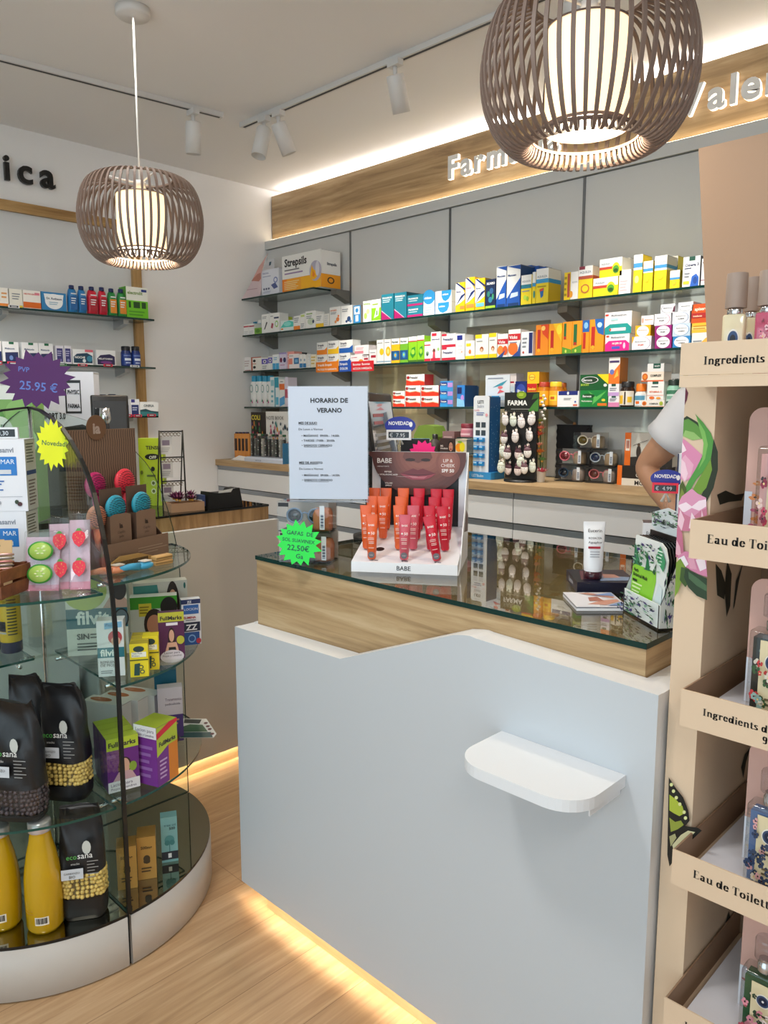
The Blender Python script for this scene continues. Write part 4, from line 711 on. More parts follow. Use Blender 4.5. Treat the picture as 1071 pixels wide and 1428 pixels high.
for x0, x1, yt, c, nm, side in pch:
    X = XS-.03; xa, y_ = px('L', x0, yt); xb, _ = px('L', x1, yt); a, e = at_x(xa, y_+20, X).y, at_x(xb, y_+20, X).y; h = at_x((xa+xb)/2, y_, X).z-LSH[0]
    t = thing('drink_pouch', f'{side} {nm} drink pouch with navy cap, upper left wall shelf', 'drink pouch', (X, (a+e)/2, LSH[0]+.0003), math.pi/2, 'capped drink pouches in a row')
    lo = 'r.12,.1,.88,.6 %s;r.2,.66,.8,.7 e8ecf0;l.2,.3,.8,.55 e8ecf0 3;' % {'blue': '1f5f9c', 'red': 'a8182c', 'green and orange': 'e08a2a'}[nm]
    pouch(e-a-.003, h, c, lo, 0).link('pouch', t)
    B().lathe([(.013, .87*h+.0004), (.013, .99*h), (.011, h), (.0005, h)], mat('16265a', .35), 14, caps=False).link('cap', t)
rows([
 ('L', -50, 8, 445, 0, .06, 0, wh, 'r0,0,1,.5 1c2c64;', 'white and navy carton cut by the frame edge'),
 ('L', 16, 122, 450, 0, .07, 0, 'f0f1f3', 'p.14,0,.95,0,.95,.5,.14,.46 1d2a5c;r.4,.88,.7,1 1f6a4a;'+tx('Melatonin', '5a6a8a', .62, .12, .14, .6)+'e.5,.2,.12,.12 6a8ac8;', 'white navy carton with green tab, first of three,'),
 ('L', 142, 249, 456, 0, .07, 0, 'f0f1f3', 'p.14,0,.95,0,.95,.5,.14,.46 1d2a5c;r.4,.88,.7,1 1f6a4a;'+tx('Melatonin', '5a6a8a', .62, .12, .14, .6)+'e.5,.2,.12,.12 6a8ac8;', 'white navy carton with green tab, middle of three,'),
 ('L', 251, 346, 461, 0, .07, 0, 'f0f1f3', 'p.14,0,.95,0,.95,.5,.14,.46 1d2a5c;r.4,.88,.7,1 1f6a4a;'+tx('Melatonin', '5a6a8a', .62, .12, .14, .6)+'e.5,.2,.12,.12 6a8ac8;', 'white navy carton with green tab, last of three,'),
 ('L', 362, 414, 475, 0, .05, 0, 'e8e6f0', 'r.12,.1,.88,.85 3a3a78;'+ln('b8b8dc', 3, .2, .8, .4, .75)+'e.5,.2,.2,.08 8a8ac8;', 'slim white and violet carton, left one,'),
 ('L', 418, 464, 476, 0, .05, 0, 'e8e6f0', 'r.12,.1,.88,.85 3a3a78;'+ln('b8b8dc', 3, .2, .8, .4, .75)+'e.5,.2,.2,.08 8a8ac8;', 'slim white and violet carton, right one,'),
 ('L', 472, 605, 500, 0, .06, 0, 'eef0f2', 'p.04,.1,.96,.1,.96,.6,.7,.78,.2,.7,.04,.5 15405c;'+tx('NOCHE', wh, .4, .18, .1, .5)+'e.55,.25,.08,.12 e8f2f6;e.82,.4,.14,.2 3a8aa8;r.6,.84,1,1 e06a7a;', 'white carton with a teal night print'),
 ('L', 626, 750, 505, 0, .06, 0, 'eef0f2', 'p.04,.05,.96,.05,.96,.6,.7,.75,.2,.66,.04,.45 2a2450;'+tx('MELATONINA', wh, .38, .14, .1, .75)+'e.5,.2,.3,.08 7a3a8a;', 'white carton with a purple night print'),
], 'l', LSH[1], 'on the middle left wall shelf')
rows([
 ('L', 782, 842, 822, 0, .05, 0, 'e9ebf0', 'r.1,0,.9,.66 24346c;r.1,.8,.5,.98 3a3a8a;'+ln('c8d0e8', 2, .2, .8, .3, .55), 'white and navy carton, left one of two,'),
 ('L', 846, 906, 822, 0, .05, 0, 'e9ebf0', 'r.1,0,.9,.66 24346c;r.1,.8,.5,.98 3a3a8a;'+ln('c8d0e8', 2, .2, .8, .3, .55), 'white and navy carton, right one of two,'),
 ('L', 909, 1028, 840, 0, .06, 0, 'eceeee', 'p0,0,1,0,1,.3,.6,.36,.3,.5,0,.42 1f4a54;p0,0,1,0,1,.16,.4,.3,0,.3 2f7a80;'+tx('ONIRIA', '4a5a60', .64, .17, .2, .66), 'white carton with a dark teal wave'),
], 'l', LSH[2], 'on the lowest left wall shelf')
def jar(name, label, cat, loc, r, h, body, lid, lab, deco, rz=0, lidh=.22, neck=.8, lidr=.86, group=None):
    t = thing(name, label, cat, loc, rz, group); hb = h*(1-lidh)
    B().lathe([(r*.9, 0), (r, .004), (r, hb*.86), (r*neck, hb), (r*neck, hb+.0005)], body, 28).link('jar', t)
    k = B(); k.lathe([(r*lidr, hb+.0012), (r*lidr, h-.003), (r*lidr-.003, h)], lid, 28); k.link('lid', t)
    s = B(); R = r+.0006; n = 18
    z0, z1 = hb*.08, hb*.8; vv = []; 
    for i in range(n+1): a = math.radians(-170+160*i/n); vv += [(R*math.cos(a), R*math.sin(a), z0), (R*math.cos(a), R*math.sin(a), z1)]
    s.add(vv, [(2*i, 2*i+2, 2*i+3, 2*i+1) for i in range(n)], lab, True)
    for it in deco:   # x0,x1 in degrees from front, y0,y1 fractions, colour
        x0, x1, y0, y1, c = it; vv = []; R2 = R+.0004
        for i in range(9): a = math.radians(-90+x0+(x1-x0)*i/8); vv += [(R2*math.cos(a), R2*math.sin(a), z0+(z1-z0)*y0), (R2*math.cos(a), R2*math.sin(a), z0+(z1-z0)*y1)]
        s.add(vv, [(2*i, 2*i+2, 2*i+3, 2*i+1) for i in range(8)], c, True)
    s.link('label', t); return t
def jar_px(c, x0, x1, yt, wall, zs, back, **k):
    xa, y_ = px(c, x0, yt); xb, _ = px(c, x1, yt)
    if wall == 'b':
        Y = YS+.03+back; a, e = at_y(xa, y_+10, Y).x, at_y(xb, y_+10, Y).x; h = at_y((xa+xb)/2, y_, Y).z-zs; loc = ((a+e)/2, Y+(e-a)/2-.02, zs+.0003); rz = 0
    else:
        X = XS-.035-back; a, e = at_x(xa, y_+10, X).y, at_x(xb, y_+10, X).y; h = at_x((xa+xb)/2, y_, X).z-zs; loc = (X, (a+e)/2, zs+.0003); rz = math.pi/2
    return jar(loc=loc, r=(e-a)/2*.97, h=h, rz=rz, **k)
NV = mat('1b2f6e', .25); 
for x0, x1, yt, s in ((785, 848, 480, 'left'), (851, 908, 481, 'right')):
    jar_px('L', x0, x1, yt, 'l', LSH[1], 0, name='supplement_jar', label=f'navy supplement jar, {s} one of the pair ending the middle left wall shelf', cat='jar', body=NV, lid=mat('12161f', .4), lab=mat('1d3a86', .4), deco=[(-40, 40, .4, .6, 'dfe6f4'), (-30, 30, .15, .25, 'b8c4e8'), (-50, 50, .8, .86, '8aa0d8')])
for x0, x1, yt, s in ((645, 694, 792, 'left'), (700, 757, 790, 'right')):
    jar_px('L', x0, x1, yt, 'l', LSH[2], 0, name='supplement_jar', label=f'dark capped jar behind the small monitor, {s} one on the lowest left wall shelf', cat='jar', body=NV, lid=mat('171c3c', .4), lab=mat('e4e8f0', .4), deco=[(-40, 40, .1, .5, '24346c')])
jar_px('H', 362, 456, 303, 'b', SH[3], 0, name='supplement_jar', label='brown glass jar with a black lid and yellow label on the lowest back shelf', cat='jar', body=mat('2a1a10', .15), lid=mat('17171a', .4), lab=mat('ece4d4', .4), deco=[(-60, -10, .1, .7, 'f0c02a'), (0, 12, .05, .95, '3a2a1a'), (25, 60, .2, .6, 'f0c02a')])
jar_px('H', 466, 544, 318, 'b', SH[3], .012, name='supplement_jar', label='white jar with an orange lid on the lowest back shelf', cat='jar', body=mat('e8e4de', .3), lid=mat('f07a1c', .4), lab=mat('e4eef2', .4), deco=[(-60, 60, .5, .9, '5a9ab8'), (-30, 10, .15, .4, 'e8702a')], lidh=.34)
jar_px('H', 680, 772, 290, 'b', SH[3], 0, name='supplement_jar', label='green jar with a dark lid at the right end of the lowest back shelf', cat='jar', body=mat('8fc0a8', .25), lid=mat('14281f', .35), lab=mat('c8dcd2', .4), deco=[(-70, 70, .72, .98, '3a7a5a'), (-60, 60, .1, .25, '2a5a4a'), (-40, 40, .4, .6, '7aa894')])
for i, (x0, x1, yt) in enumerate(((532, 608, 258), (612, 690, 256), (668, 728, 262))):
    jar_px('G', x0, x1, yt, 'b', SH[3], (.0, .0, .062)[i], name='honey_jar', label=['amber jar with red lid beside the red and yellow carton on the lowest shelf', 'amber jar with yellow lid behind the navy topped carton on the lowest shelf', 'amber jar half hidden behind the yellow lidded jar on the lowest shelf'][i], cat='jar', body=mat('c9781a', .12), lid=mat(['a8321a', 'e8c02a', 'a8521a'][i], .35), lab=mat('f0b02a', .4), deco=[(-40, 40, .3, .7, 'f6d43a'), (-20, 20, .4, .6, 'c85a1a')], lidh=.2, neck=.9, lidr=.92)
# pump bottles with blue caps, wrapped in pairs
def twin(c, x0, x1, label):
    Y = YS+.015; xa, yb_ = px(c, x0, 205); xb, _ = px(c, x1, 205); a, e = at_y(xa, yb_, Y).x, at_y(xb, yb_, Y).x; r = (e-a)/4
    t = thing('twin_bottle_pack', label, 'bottle pack', ((a+e)/2, Y+r, SH[3]+.0003)); hb = at_y((xa+xb)/2, yb_, Y).z-SH[3]; ht = at_y((xa+xb)/2, px(c, 0, 166)[1], Y).z-SH[3]
    for s in (-1, 1):
        bo = B(); bo.lathe([(r*.9, 0), (r*.98, .004), (r*.98, hb*.94), (r*.8, hb)], mat('f1f3f2', .35), 24, c=(s*r, 0, 0))
        for rr, cc in ((.86, '1f8a8a'), (.7, 'f1f3f2')): bo.poly([(s*r+.5*rr*r*1.5*math.cos(q*math.pi/10)*.8, -r*1.0-.0006-(.86-rr)*.002, hb*.72+.022*rr*math.sin(q*math.pi/10)*1.3) for q in range(20)], cc)
        bo.poly([(s*r-.012, -r-.0012, hb*.2), (s*r+.004, -r-.0012, hb*.2), (s*r-.006, -r-.0012, hb*.32)], '2a9a6a'); bo.poly([(s*r+.0, -r-.0014, hb*.14), (s*r+.013, -r-.0014, hb*.14), (s*r+.004, -r-.0014, hb*.3)], 'c04a8a')
        o = bo.link('bottle', t)
        k = B(); k.lathe([(r*.72, hb+.0006), (r*.72, ht-.003), (r*.66, ht)], mat('2f9fc8', .35), 20, c=(s*r, 0, 0)); k.link('cap', o)
    return t
twin('E', 130, 203, 'pack of two white bottles with blue caps nearest the left wall, lowest shelf')
twin('E', 206, 276, 'pack of two white bottles with blue caps beside the teal carton, lowest shelf')
# leaning advertising cards on the top corner shelf
def lean_card(pts, Y, th, m, deco, label, name='show_card'):
    w3 = [at_y(*px('A', x, y), Y) for x, y in pts]; base = min(p.z for p in w3); c = V((sum(p.x for p in w3)/len(w3), Y, SH[0]+.0004))
    b = B(); b.prism([(p.x-c.x, p.z-base) for p in w3], (0, 0, 0), (1, 0, 0), (0, 0, 1), (0, 1, 0), th, mat(m, .4))
    for pl, cc in deco:
        q = [at_y(*px('A', x, y), Y) for x, y in pl]; b.k += 1
        b.poly([(p.x-c.x, -.0004-.0002*b.k, p.z-base) for p in q], cc)
    return tag(b.link(name, None, c), label, 'show card')
lean_card([(83, 470), (206, 446), (214, 400), (214, 240), (262, 155)], YS+.006, .004, 'd9c3c8', [([(150, 350), (205, 340), (240, 210), (262, 157), (235, 200), (200, 250)], 'd8a8a0'), ([(150, 345), (200, 350), (215, 330), (212, 290), (190, 300)], 'b87a6c'), ([(120, 405), (190, 395), (190, 399), (120, 410)], 'b08a98')], 'leaning pink show card with a hand picture on the top corner shelf')
lean_card([(196, 449), (300, 430), (302, 170), (262, 175), (216, 260)], YS+.09, .004, 'd8d9dd', [([(270, 195), (285, 190), (280, 215), (268, 220)], '3a5a6a'), ([(225, 265), (290, 245), (290, 252), (225, 272)], 'a0a6b4')], 'grey show card behind the pink one on the top corner shelf')
# price flags hanging from the shelf edges
def flag(c, x0, x1, y0, y1, m, txt, label, z, tcol=wh):
    Y = YS-.004; a = at_y(*px(c, x0, (y0+y1)/2), Y); e = at_y(*px(c, x1, (y0+y1)/2), Y); zt = at_y(*px(c, (x0+x1)/2, y0), Y).z; zb = at_y(*px(c, (x0+x1)/2, y1), Y).z
    b = B(); w_ = e.x-a.x; h = zt-zb; b.box((-w_/2, -.0008, 0), (w_/2, 0, h), mat(m, .4)); 
    for i, s in enumerate(txt): b.text(s, (-w_/2*.85, -.001, h*(.6-.42*i)), (1, 0, 0), (0, 0, 1), h*.22, tcol, width=w_*.85, bold=.02)
    b.box((-w_/2, 0, z-zb+.0003), (w_/2, .006, z-zb+.001), mat('dfe4e6', .2)); 
    return tag(b.link('shelf_flag', None, ((a.x+e.x)/2, Y-.0002, zb)), label, 'shelf flag')
flag('A', 588, 740, 898, 968, 'e8801c', ['Strepsils Strepsils', 'PROTEGE TU GARGANTA'], 'orange shelf flag under the orange and yellow lozenge cartons', SH[2])
flag('A', 746, 826, 890, 965, '1f4fa8', ['Strepsils', 'DOLOR'], 'blue shelf flag under the blue lozenge cartons', SH[2])
flag('A', 828, 980, 893, 962, 'd6202c', ['Bucomax  Bucomax', 'ACCION INMEDIATA'], 'red shelf flag right of the blue one under the third shelf', SH[2])
def ltag(x0, x1, y0, y1, m, label, z, dark=False):
    X = XS+.0015; a = at_x(*px('L', x0, y0), X); e = at_x(*px('L', x1, y1), X); w_ = e.y-a.y; h = a.z-e.z
    b = B(); b.box((0, 0, 0), (.003, w_, h), mat(m, .4)); b.box((.0031, w_*.12, h*.2), (.0036, w_*.88, h*.8), mat('2a2c30', .4)); b.box((.0037, w_*.25, h*.35), (.0039, w_*.75, h*.65), mat('c8ccd0', .4))
    return tag(b.link('price_label', None, (X, a.y, min(e.z, z-.004))), label, 'price label')
ltag(52, 126, 208, 234, 'e8eaec', 'white shelf price label under the cream carton, upper left wall shelf', LSH[0])
for x0, x1, y0, y1, m, lb in ((-10, 14, 574, 600, 'e0405a', 'pink price label at the frame edge'), (46, 118, 577, 602, 'e0405a', 'pink price label under the first green tabbed carton'), (372, 432, 588, 606, '4a9a5a', 'green price label under the slim violet cartons'), (505, 566, 592, 610, 'e0304a', 'red price label under the teal night carton'), (672, 730, 593, 612, 'e0304a', 'red price label under the purple night carton'), (845, 903, 596, 612, 'e6e8ea', 'white price label under the navy jars')):
    ltag(x0, x1, y0, y1, m, lb+', middle left wall shelf', LSH[1])
for x0, x1, y0, y1, lb in ((804, 858, 920, 938, 'left'), (866, 920, 922, 938, 'middle'), (955, 1010, 918, 934, 'right')):
    ltag(x0, x1, y0, y1, 'e0304a', f'red price label on the lowest left wall shelf, {lb} of three', LSH[2])
# ================================================================ THINGS ON THE MAIN COUNTER
ZT = 1.0677
ORD = ['first', 'second', 'third', 'fourth', 'fifth', 'sixth', 'seventh', 'eighth', 'ninth', 'tenth']
def R2(rz): return V((math.cos(rz), math.sin(rz), 0)), V((-math.sin(rz), math.cos(rz), 0))
def star_pts(n, ro, ri, jit=.08, seed=1):
    r = random.Random(seed); return [((ro*(1+r.uniform(-jit, jit)) if i % 2 == 0 else ri)*math.cos(math.pi*i/n+.1), (ro*(1+r.uniform(-jit, jit)) if i % 2 == 0 else ri)*math.sin(math.pi*i/n+.1)) for i in range(2*n)]
def starburst(label, c, rz, sx, sy, m, lines, ink, n=17, seed=1, ri=.76, tilt=0, roll=0):
    """price star cut from fluorescent card, centre c, facing -y of its own frame"""
    b = B(); b.prism([(x*sx, z*sy) for x, z in star_pts(n, 1, ri, .08, seed)], (0, .0009, 0), (1, 0, 0), (0, 0, 1), (0, -1, 0), .0012, mat(m, .55))
    for x, z, h, s in lines: b.text(s, (x*sx, -.0006, z*sy), (1, 0, -.1), (.1, 0, 1), h*sy, ink, lift=.0002, width=1.42*sx, bold=.01)
    return tag(b.link('price_star', None, c, rot=(tilt, roll, rz)), label, 'price sign')
# --- cosmetic lip tube display
bp = V((-1.46, 1.362, ZT)); RZ = math.radians(33.6); u, n_ = R2(RZ); W_, D_ = .281, .275
dt = thing('counter_display', 'white card counter display with lips picture holding rows of lip tubes', 'display stand', bp+u*W_/2, RZ)
WC = mat('eef1f6', .35)
def zs_at(y): return .027+y*.225
b = B(); b.prism([(0, 0), (0, .027), (D_*.93, zs_at(D_*.93)), (D_, zs_at(D_*.93)), (D_, 0)], (-W_/2, 0, 0), (0, 1, 0), (0, 0, 1), (1, 0, 0), W_, WC); b.text('BABE', (0, -.0003, .008), (1, 0, 0), (0, 0, 1), .012, '2b2c31', width=.05, center=True, bold=.01)
for i, x in enumerate((.055, .135, .222)): b.poly([(x-W_/2+.003*math.cos(a*.785), .013+.004*math.sin(a*.785), zs_at(.013)+.0006) for a in range(8)], '22222a'); b.poly([(x-W_/2+.006, .010, zs_at(.010)+.0006), (x-W_/2+.015, .010, zs_at(.010)+.0006), (x-W_/2+.015, .014, zs_at(.014)+.0006), (x-W_/2+.006, .014, zs_at(.014)+.0006)], '6a6a74')
b.poly([(.060-W_/2+.013*math.cos(a*.3142), .085+.013*math.sin(a*.3142), zs_at(.085+.013*math.sin(a*.3142))+.0007) for a in range(20)], '141417')
b.link('stepped_base', dt)
HB = .302
b = B(); b.box((-W_/2, D_+.0005, 0), (W_/2, D_+.004, HB), WC); b.box((-.115, D_-.0006, .085), (.115, D_, .26), mat('17171a', .4)); b.link('back_board', dt)
b = B(); b.prism([(.0, .0), (.05, .012), (D_*.42, .10), (D_*.62, .15), (D_*.72, .20), (D_, HB), (D_, 0)], (W_/2+.0006, 0, 0), (0, 1, 0), (0, 0, 1), (1, 0, 0), .0025, WC)
b.poly([(W_/2+.0034, D_*.55, .09), (W_/2+.0034, D_*.98, .075), (W_/2+.0034, D_*.98, .12), (W_/2+.0034, D_*.75, .145)], '5f3a34'); b.link('side_panel', dt)
# curved picture card: dark skin, nose and lips, printed
cz = HB; card = [(-W_/2-.024, cz), (-W_/2-.012, cz-.006)]+[(-.138*math.cos(math.radians(t)), cz-.008-.118*math.sin(math.radians(t))) for t in range(4, 177, 8)]+[(W_/2-.004, cz)]
b = B(); yc = D_-.012; b.prism(card, (0, yc, 0), (1, 0, 0), (0, 0, 1), (0, -1, 0), .0016, mat('59332f', .4))
k = 0
def ink(pts, c):
    global k
    k += 1; b.poly([(x, yc-.0017-.0002*k, z) for x, z in pts], mat(c, .4))
def ell(cx_, cz_, rx, rz_, a0=0, a1=360, n=28): return [(cx_+rx*math.cos(math.radians(a0+(a1-a0)*i/n)), cz_+rz_*math.sin(math.radians(a0+(a1-a0)*i/n))) for i in range(n+1)]
def fs(pts): return [(x*.8-.002, cz-(cz-z)*.74) for x, z in pts]
def clip(pts, top=cz-.0006): return [(max(-.137, min(.137, x)), min(top, z)) for x, z in pts]
for i in range(7): s = 1-i*.1; ink(clip(ell(.01, cz-.005, .112*s, .105*s)), ['5f3732', '683d36', '72443b', '7b4a40', '835045', '8a564a', '905b4e'][i])
for i in range(4): s = 1-i*.2; ink(clip(ell(.085, cz-.03, .035*s, .04*s)), ['835046', '8c574c', '955e52', '9d6558'][i])
ink(clip(fs([(-.05, cz-.001), (-.056, cz-.02), (-.044, cz-.036), (-.02, cz-.034), (.0, cz-.042), (.02, cz-.034), (.042, cz-.036), (.052, cz-.02), (.046, cz-.001)])), '6a3f38')
ink(fs(ell(-.028, cz-.03, .018, .006)), '2a1512'); ink(fs(ell(.028, cz-.03, .017, .006)), '2a1512')
ink(fs([(-.066, cz-.084), (-.04, cz-.074), (-.018, cz-.064), (0, cz-.07), (.018, cz-.064), (.04, cz-.073), (.066, cz-.083), (.03, cz-.088), (0, cz-.09), (-.03, cz-.088)]), '6d3036')
ink(fs([(-.066, cz-.0845), (-.03, cz-.089), (0, cz-.0915), (.03, cz-.089), (.066, cz-.0835), (.045, cz-.1), (.02, cz-.109), (-.02, cz-.109), (-.045, cz-.1)]), '93404c')
ink(fs([(-.035, cz-.094), (0, cz-.0965), (.035, cz-.094), (.022, cz-.103), (-.018, cz-.103)]), 'b86a74')
ink(fs([(-.066, cz-.0838), (-.03, cz-.0872), (0, cz-.0892), (.03, cz-.0872), (.066, cz-.083), (.03, cz-.0898), (0, cz-.0922), (-.03, cz-.0898)]), '3a1518')
ink(fs([(-.08, cz-.0965), (.0, cz-.0965), (.0, cz-.097), (-.08, cz-.097)]), 'f0e6e2')
def tw(s, x, z, h, c='f2ece8', w=None, bold=0, ctr=False): b.text(s, (x, yc-.0046, z), (1, 0, 0), (0, 0, 1), h, c, width=w, bold=bold, center=ctr)
tw('BABE', -.122, cz-.032, .014, w=.055, bold=.015); tw('LABORATORIOS', -.122, cz-.044, .0035, w=.055)
tw('LIP &', .085, cz-.028, .0095, ctr=True); tw('CHEEK', .085, cz-.042, .0095, ctr=True); tw('SPF 50', .085, cz-.057, .0095, bold=.03, ctr=True)
tw('PEPTIDE', -.09, cz-.06, .0042, ctr=True, bold=.02); tw('+ HYALURONIC ACID', -.09, cz-.068, .0042, ctr=True, bold=.02); tw('VOLUME', -.088, cz-.093, .0042, ctr=True, bold=.02); tw('EFFECT', -.088, cz-.1, .0042, ctr=True, bold=.02)
b.link('picture_card', dt)
# tubes: crimped top, oval foot
def tube_mesh(c):
    b = B(); m = mat(c, .32); vv = []; ff = []; N = 20; H = .118
    prof = [(0, .0100, .0100), (.004, .0115, .0115), (.018, .0118, .0118), (.019, .0125, .0125), (.06, .0138, .0118), (.09, .0152, .0072), (.104, .0160, .0016), (H, .0162, .0012)]
    for z, rx, ry in prof:
        for i in range(N): a = 2*math.pi*i/N; vv.append((rx*math.cos(a), ry*math.sin(a), z))
    for k in range(len(prof)-1):
        for i in range(N): j = (i+1) % N; ff.append((k*N+i, k*N+j, (k+1)*N+j, (k+1)*N+i))
    b.add(vv, ff, m, True); b.add(vv[:N], [tuple(range(N))[::-1]], m); b.add(vv[-N:], [tuple(range(N))], m)
    def t(s, z, h, w_=.018, x=0, ink_='f6e9e4', y=-.0128): b.text(s, (x, y, z), (1, 0, 0), (0, 0.22, 1), h, ink_, width=w_, center=True, bold=.01)
    t('BABE', .088, .0052, y=-.0092); t('50', .066, .0075, .01, .004, y=-.0125); b.ball((-.006, -.0122, .0695), .0028, mat('f6e9e4', .4), 5, (1, .3, 1))
    for z in (.056, .052, .046, .042, .03): b.box((-.009+(z < .05)*.002, -.0141, z), (.007, -.0131, z+.0014), mat('f0d8d0', .4))
    return b
TB = {k: tube_mesh(c) for k, c in {'orange': 'e2622e', 'pink': 'cf5868', 'red': 'c8102e'}.items()}
TM = {}
slope_n = (n_*(-.225)+V((0, 0, 1))).normalized()
def tube_at(px_, py_, kind, label, lean=0, spot_=False):
    d = ray(px_, py_); p0 = bp+V((0, 0, .0275)); t = (p0-CP).dot(slope_n)/d.dot(slope_n); p = CP+d*t
    if kind not in TM: TM[kind] = TB[kind].link('lip_tube'); o = TM[kind]
    else: o = TM[kind].copy(); col.objects.link(o)
    o.location = p+V((0, 0, .0036)); o.rotation_euler = (0, lean, RZ+.1); tag(o, label, 'lip tube', 'tinted lip tubes on the counter display')
    if spot_:
        s = B(); s.poly([(.0085*math.cos(i*.314), -.0127, .012+.0085*math.sin(i*.314)) for i in range(20)], mat('6f6a70', .5)); s.text('new', (0, -.0129, .010), (1, 0, 0), (0, 0, 1), .004, 'd8d4d6', center=True); q = s.link('sticker', o)
c5 = lambda x, y: (480+x/5.95, 620+y/5.95)
for x, y, kd, lb, le, sp in [
 (229, 955, 'orange', 'front orange lip tube standing nearest the base edge, grey sticker', 0, 1), (497, 962, 'pink', 'front pink lip tube in the middle with a grey sticker', .02, 1), (772, 968, 'red', 'front red lip tube leaning left with a grey sticker', -.2, 1),
 (188, 868, 'orange', 'leftmost orange lip tube of the second row', -.02, 0), (455, 872, 'orange', 'orange lip tube of the second row left of the pink one', 0, 0), (572, 874, 'pink', 'pink lip tube behind the front pink one', .0, 0), (722, 878, 'red', 'red lip tube of the second row behind the leaning one', -.05, 0), (838, 884, 'red', 'rightmost red lip tube of the second row', -.08, 0),
 (232, 782, 'orange', 'left orange lip tube of the third row', 0, 0), (322, 784, 'orange', 'orange lip tube of the third row behind the black hole', 0, 0), (470, 788, 'orange', 'orange lip tube of the third row in the middle', 0, 0), (598, 790, 'red', 'left red lip tube of the third row', 0, 0), (745, 796, 'red', 'middle red lip tube of the third row', 0, 0), (850, 800, 'red', 'right red lip tube of the third row', 0, 0),
 (252, 704, 'orange', 'left orange lip tube of the back row', 0, 0), (348, 706, 'orange', 'second orange lip tube of the back row', 0, 0), (490, 708, 'orange', 'orange lip tube of the back row in the middle', 0, 0), (620, 712, 'red', 'left red lip tube of the back row', 0, 0), (762, 718, 'red', 'middle red lip tube of the back row', 0, 0), (860, 722, 'red', 'right red lip tube of the back row', 0, 0)]:
    tube_at(*c5(x, y), kd, lb, le, sp)
# --- clear boxes of sunglasses
CLR = glass('clear_plastic', (.96, .97, .97), .05, .03)
def sunglasses_box(label, loc, rz, w_=.15, d=.085, h=.085, frame='3c4c60', lens='10141c', card='b8aea2', pouch='a86a48', group=None):
    t = thing('sunglasses_box', label, 'sunglasses box', loc, rz, group)
    b = B(); b.box((-w_/2, -d/2, .0), (w_/2, d/2, h), CLR); b.link('clear_box', t)
    b = B(); b.box((-w_/2+.002, d/2-.004, .002), (w_/2-.002, d/2-.002, h-.002), mat(card, .5)); b.box((-w_/2+.002, -d/2+.002, .0012), (w_/2-.002, d/2-.0045, .003), mat('1b1b1e', .5)); b.link('inner_card', t)
    s = B(); m = mat(frame, .35); y = -d/2+.022; zc_ = h*.52
    for sx in (-1, 1):
        s.tube([(sx*.031+.022*math.cos(a*math.pi/12), y, zc_+.02*math.sin(a*math.pi/12)) for a in range(24)], .0028, m, 8, close=True)
        s.tube([(sx*.053, y, zc_+.008), (sx*.056, y+.012, zc_+.008), (sx*.054, y+d*.5, zc_-.002)], .0022, m, 6)
    s.tube([(-.010, y, zc_+.006), (0, y-.002, zc_+.010), (.010, y, zc_+.006)], .0026, m, 6); g = s.link('sunglasses', t)
    l = B()
    for sx in (-1, 1):
        l.lathe([(.0005, .0), (.0195, .001), (.0195, .002), (.0005, .002)], mat(lens, .08, coat=1), 20, caps=False)
        vs_ = len(l.v)//2 if sx == 1 else 0
        for i in range(vs_, len(l.v)): p = l.v[i]; l.v[i] = V((p.x*1.05+sx*.031, y-.001+p.z, zc_+p.y*.95))
    l.link('lens', g)
    k = B(q := Matrix.Translation((w_/2-.03, d/2-.045, .0032))); k.lathe([(.0005, 0), (.026, 0), (.029, .01), (.029, h*.55), (.024, h*.72), (.0005, h*.74)], mat(pouch, .6), 20, caps=False); k.link('pouch', t)
    a = B(); a.box((w_/2-.026, -d/2-.0008, h*.12), (w_/2-.012, -d/2-.0004, h*.9), mat('d3dae2', .4)); 
    for i in range(9): a.box((w_/2-.023, -d/2-.0012, h*(.18+i*.05)), (w_/2-.015, -d/2-.0009, h*(.18+i*.05)+h*.02*(1+i % 2)), mat('3a4a66', .4))
    a.box((-w_/2+.004, -d/2-.0008, h*.84), (-w_/2+.034, -d/2-.0004, h*.97), mat('16161a', .4)); a.link('label', t)
    return t
q = at_z(461, 787, ZT); rzs = math.radians(32); su, sn = R2(rzs)
c0 = q-su*.075+sn*.0425; c0.z = ZT+.0003
sunglasses_box('clear box of dark sunglasses at the bottom, behind the green star', c0, rzs)
sunglasses_box('clear box of blue grey sunglasses carrying the schedule sign', c0+V((0, 0, .0855))-su*.004, rzs, frame='5c7490', pouch='b0704c')
# --- schedule sign in its acrylic stand
sp = at_y(457, 640, c0.y-.005); RS = math.radians(41); su2, sn2 = R2(RS)
sg = thing('schedule_sign', 'summer schedule sheet in a clear acrylic stand headed HORARIO DE VERANO', 'sign', (c0.x+su2.x*.057, c0.y+su2.y*.057, ZT+.0003+.0855*2), RS)
SW, SHH = .226, .318
b = B(); b.box((-SW/2, .001, .003), (SW/2, .003, SHH), CLR); b.box((-SW/2-.003, -.045, 0), (SW/2+.003, .045, .0025), CLR); b.link('acrylic_stand', sg)
b = B(); b.box((-SW/2+.003, -.0008, .004), (SW/2-.003, .0008, SHH-.002), mat('c6d2e4', .5)); SI = '1e2026'
def st(s, x, z, h, bold=0, ctr=False, w=None, ul=False):
    b.text(s, (x, -.0012, z), (1, 0, 0), (0, 0, 1), h, SI, bold=bold, center=ctr, width=w)
    if ul: b.box((x, -.0011, z-.0022), (x+ul, -.0009, z-.0014), mat(SI))
st('HORARIO DE', .004, SHH-.046, .0125, .03, True); st('VERANO', .004, SHH-.073, .0125, .03, True)
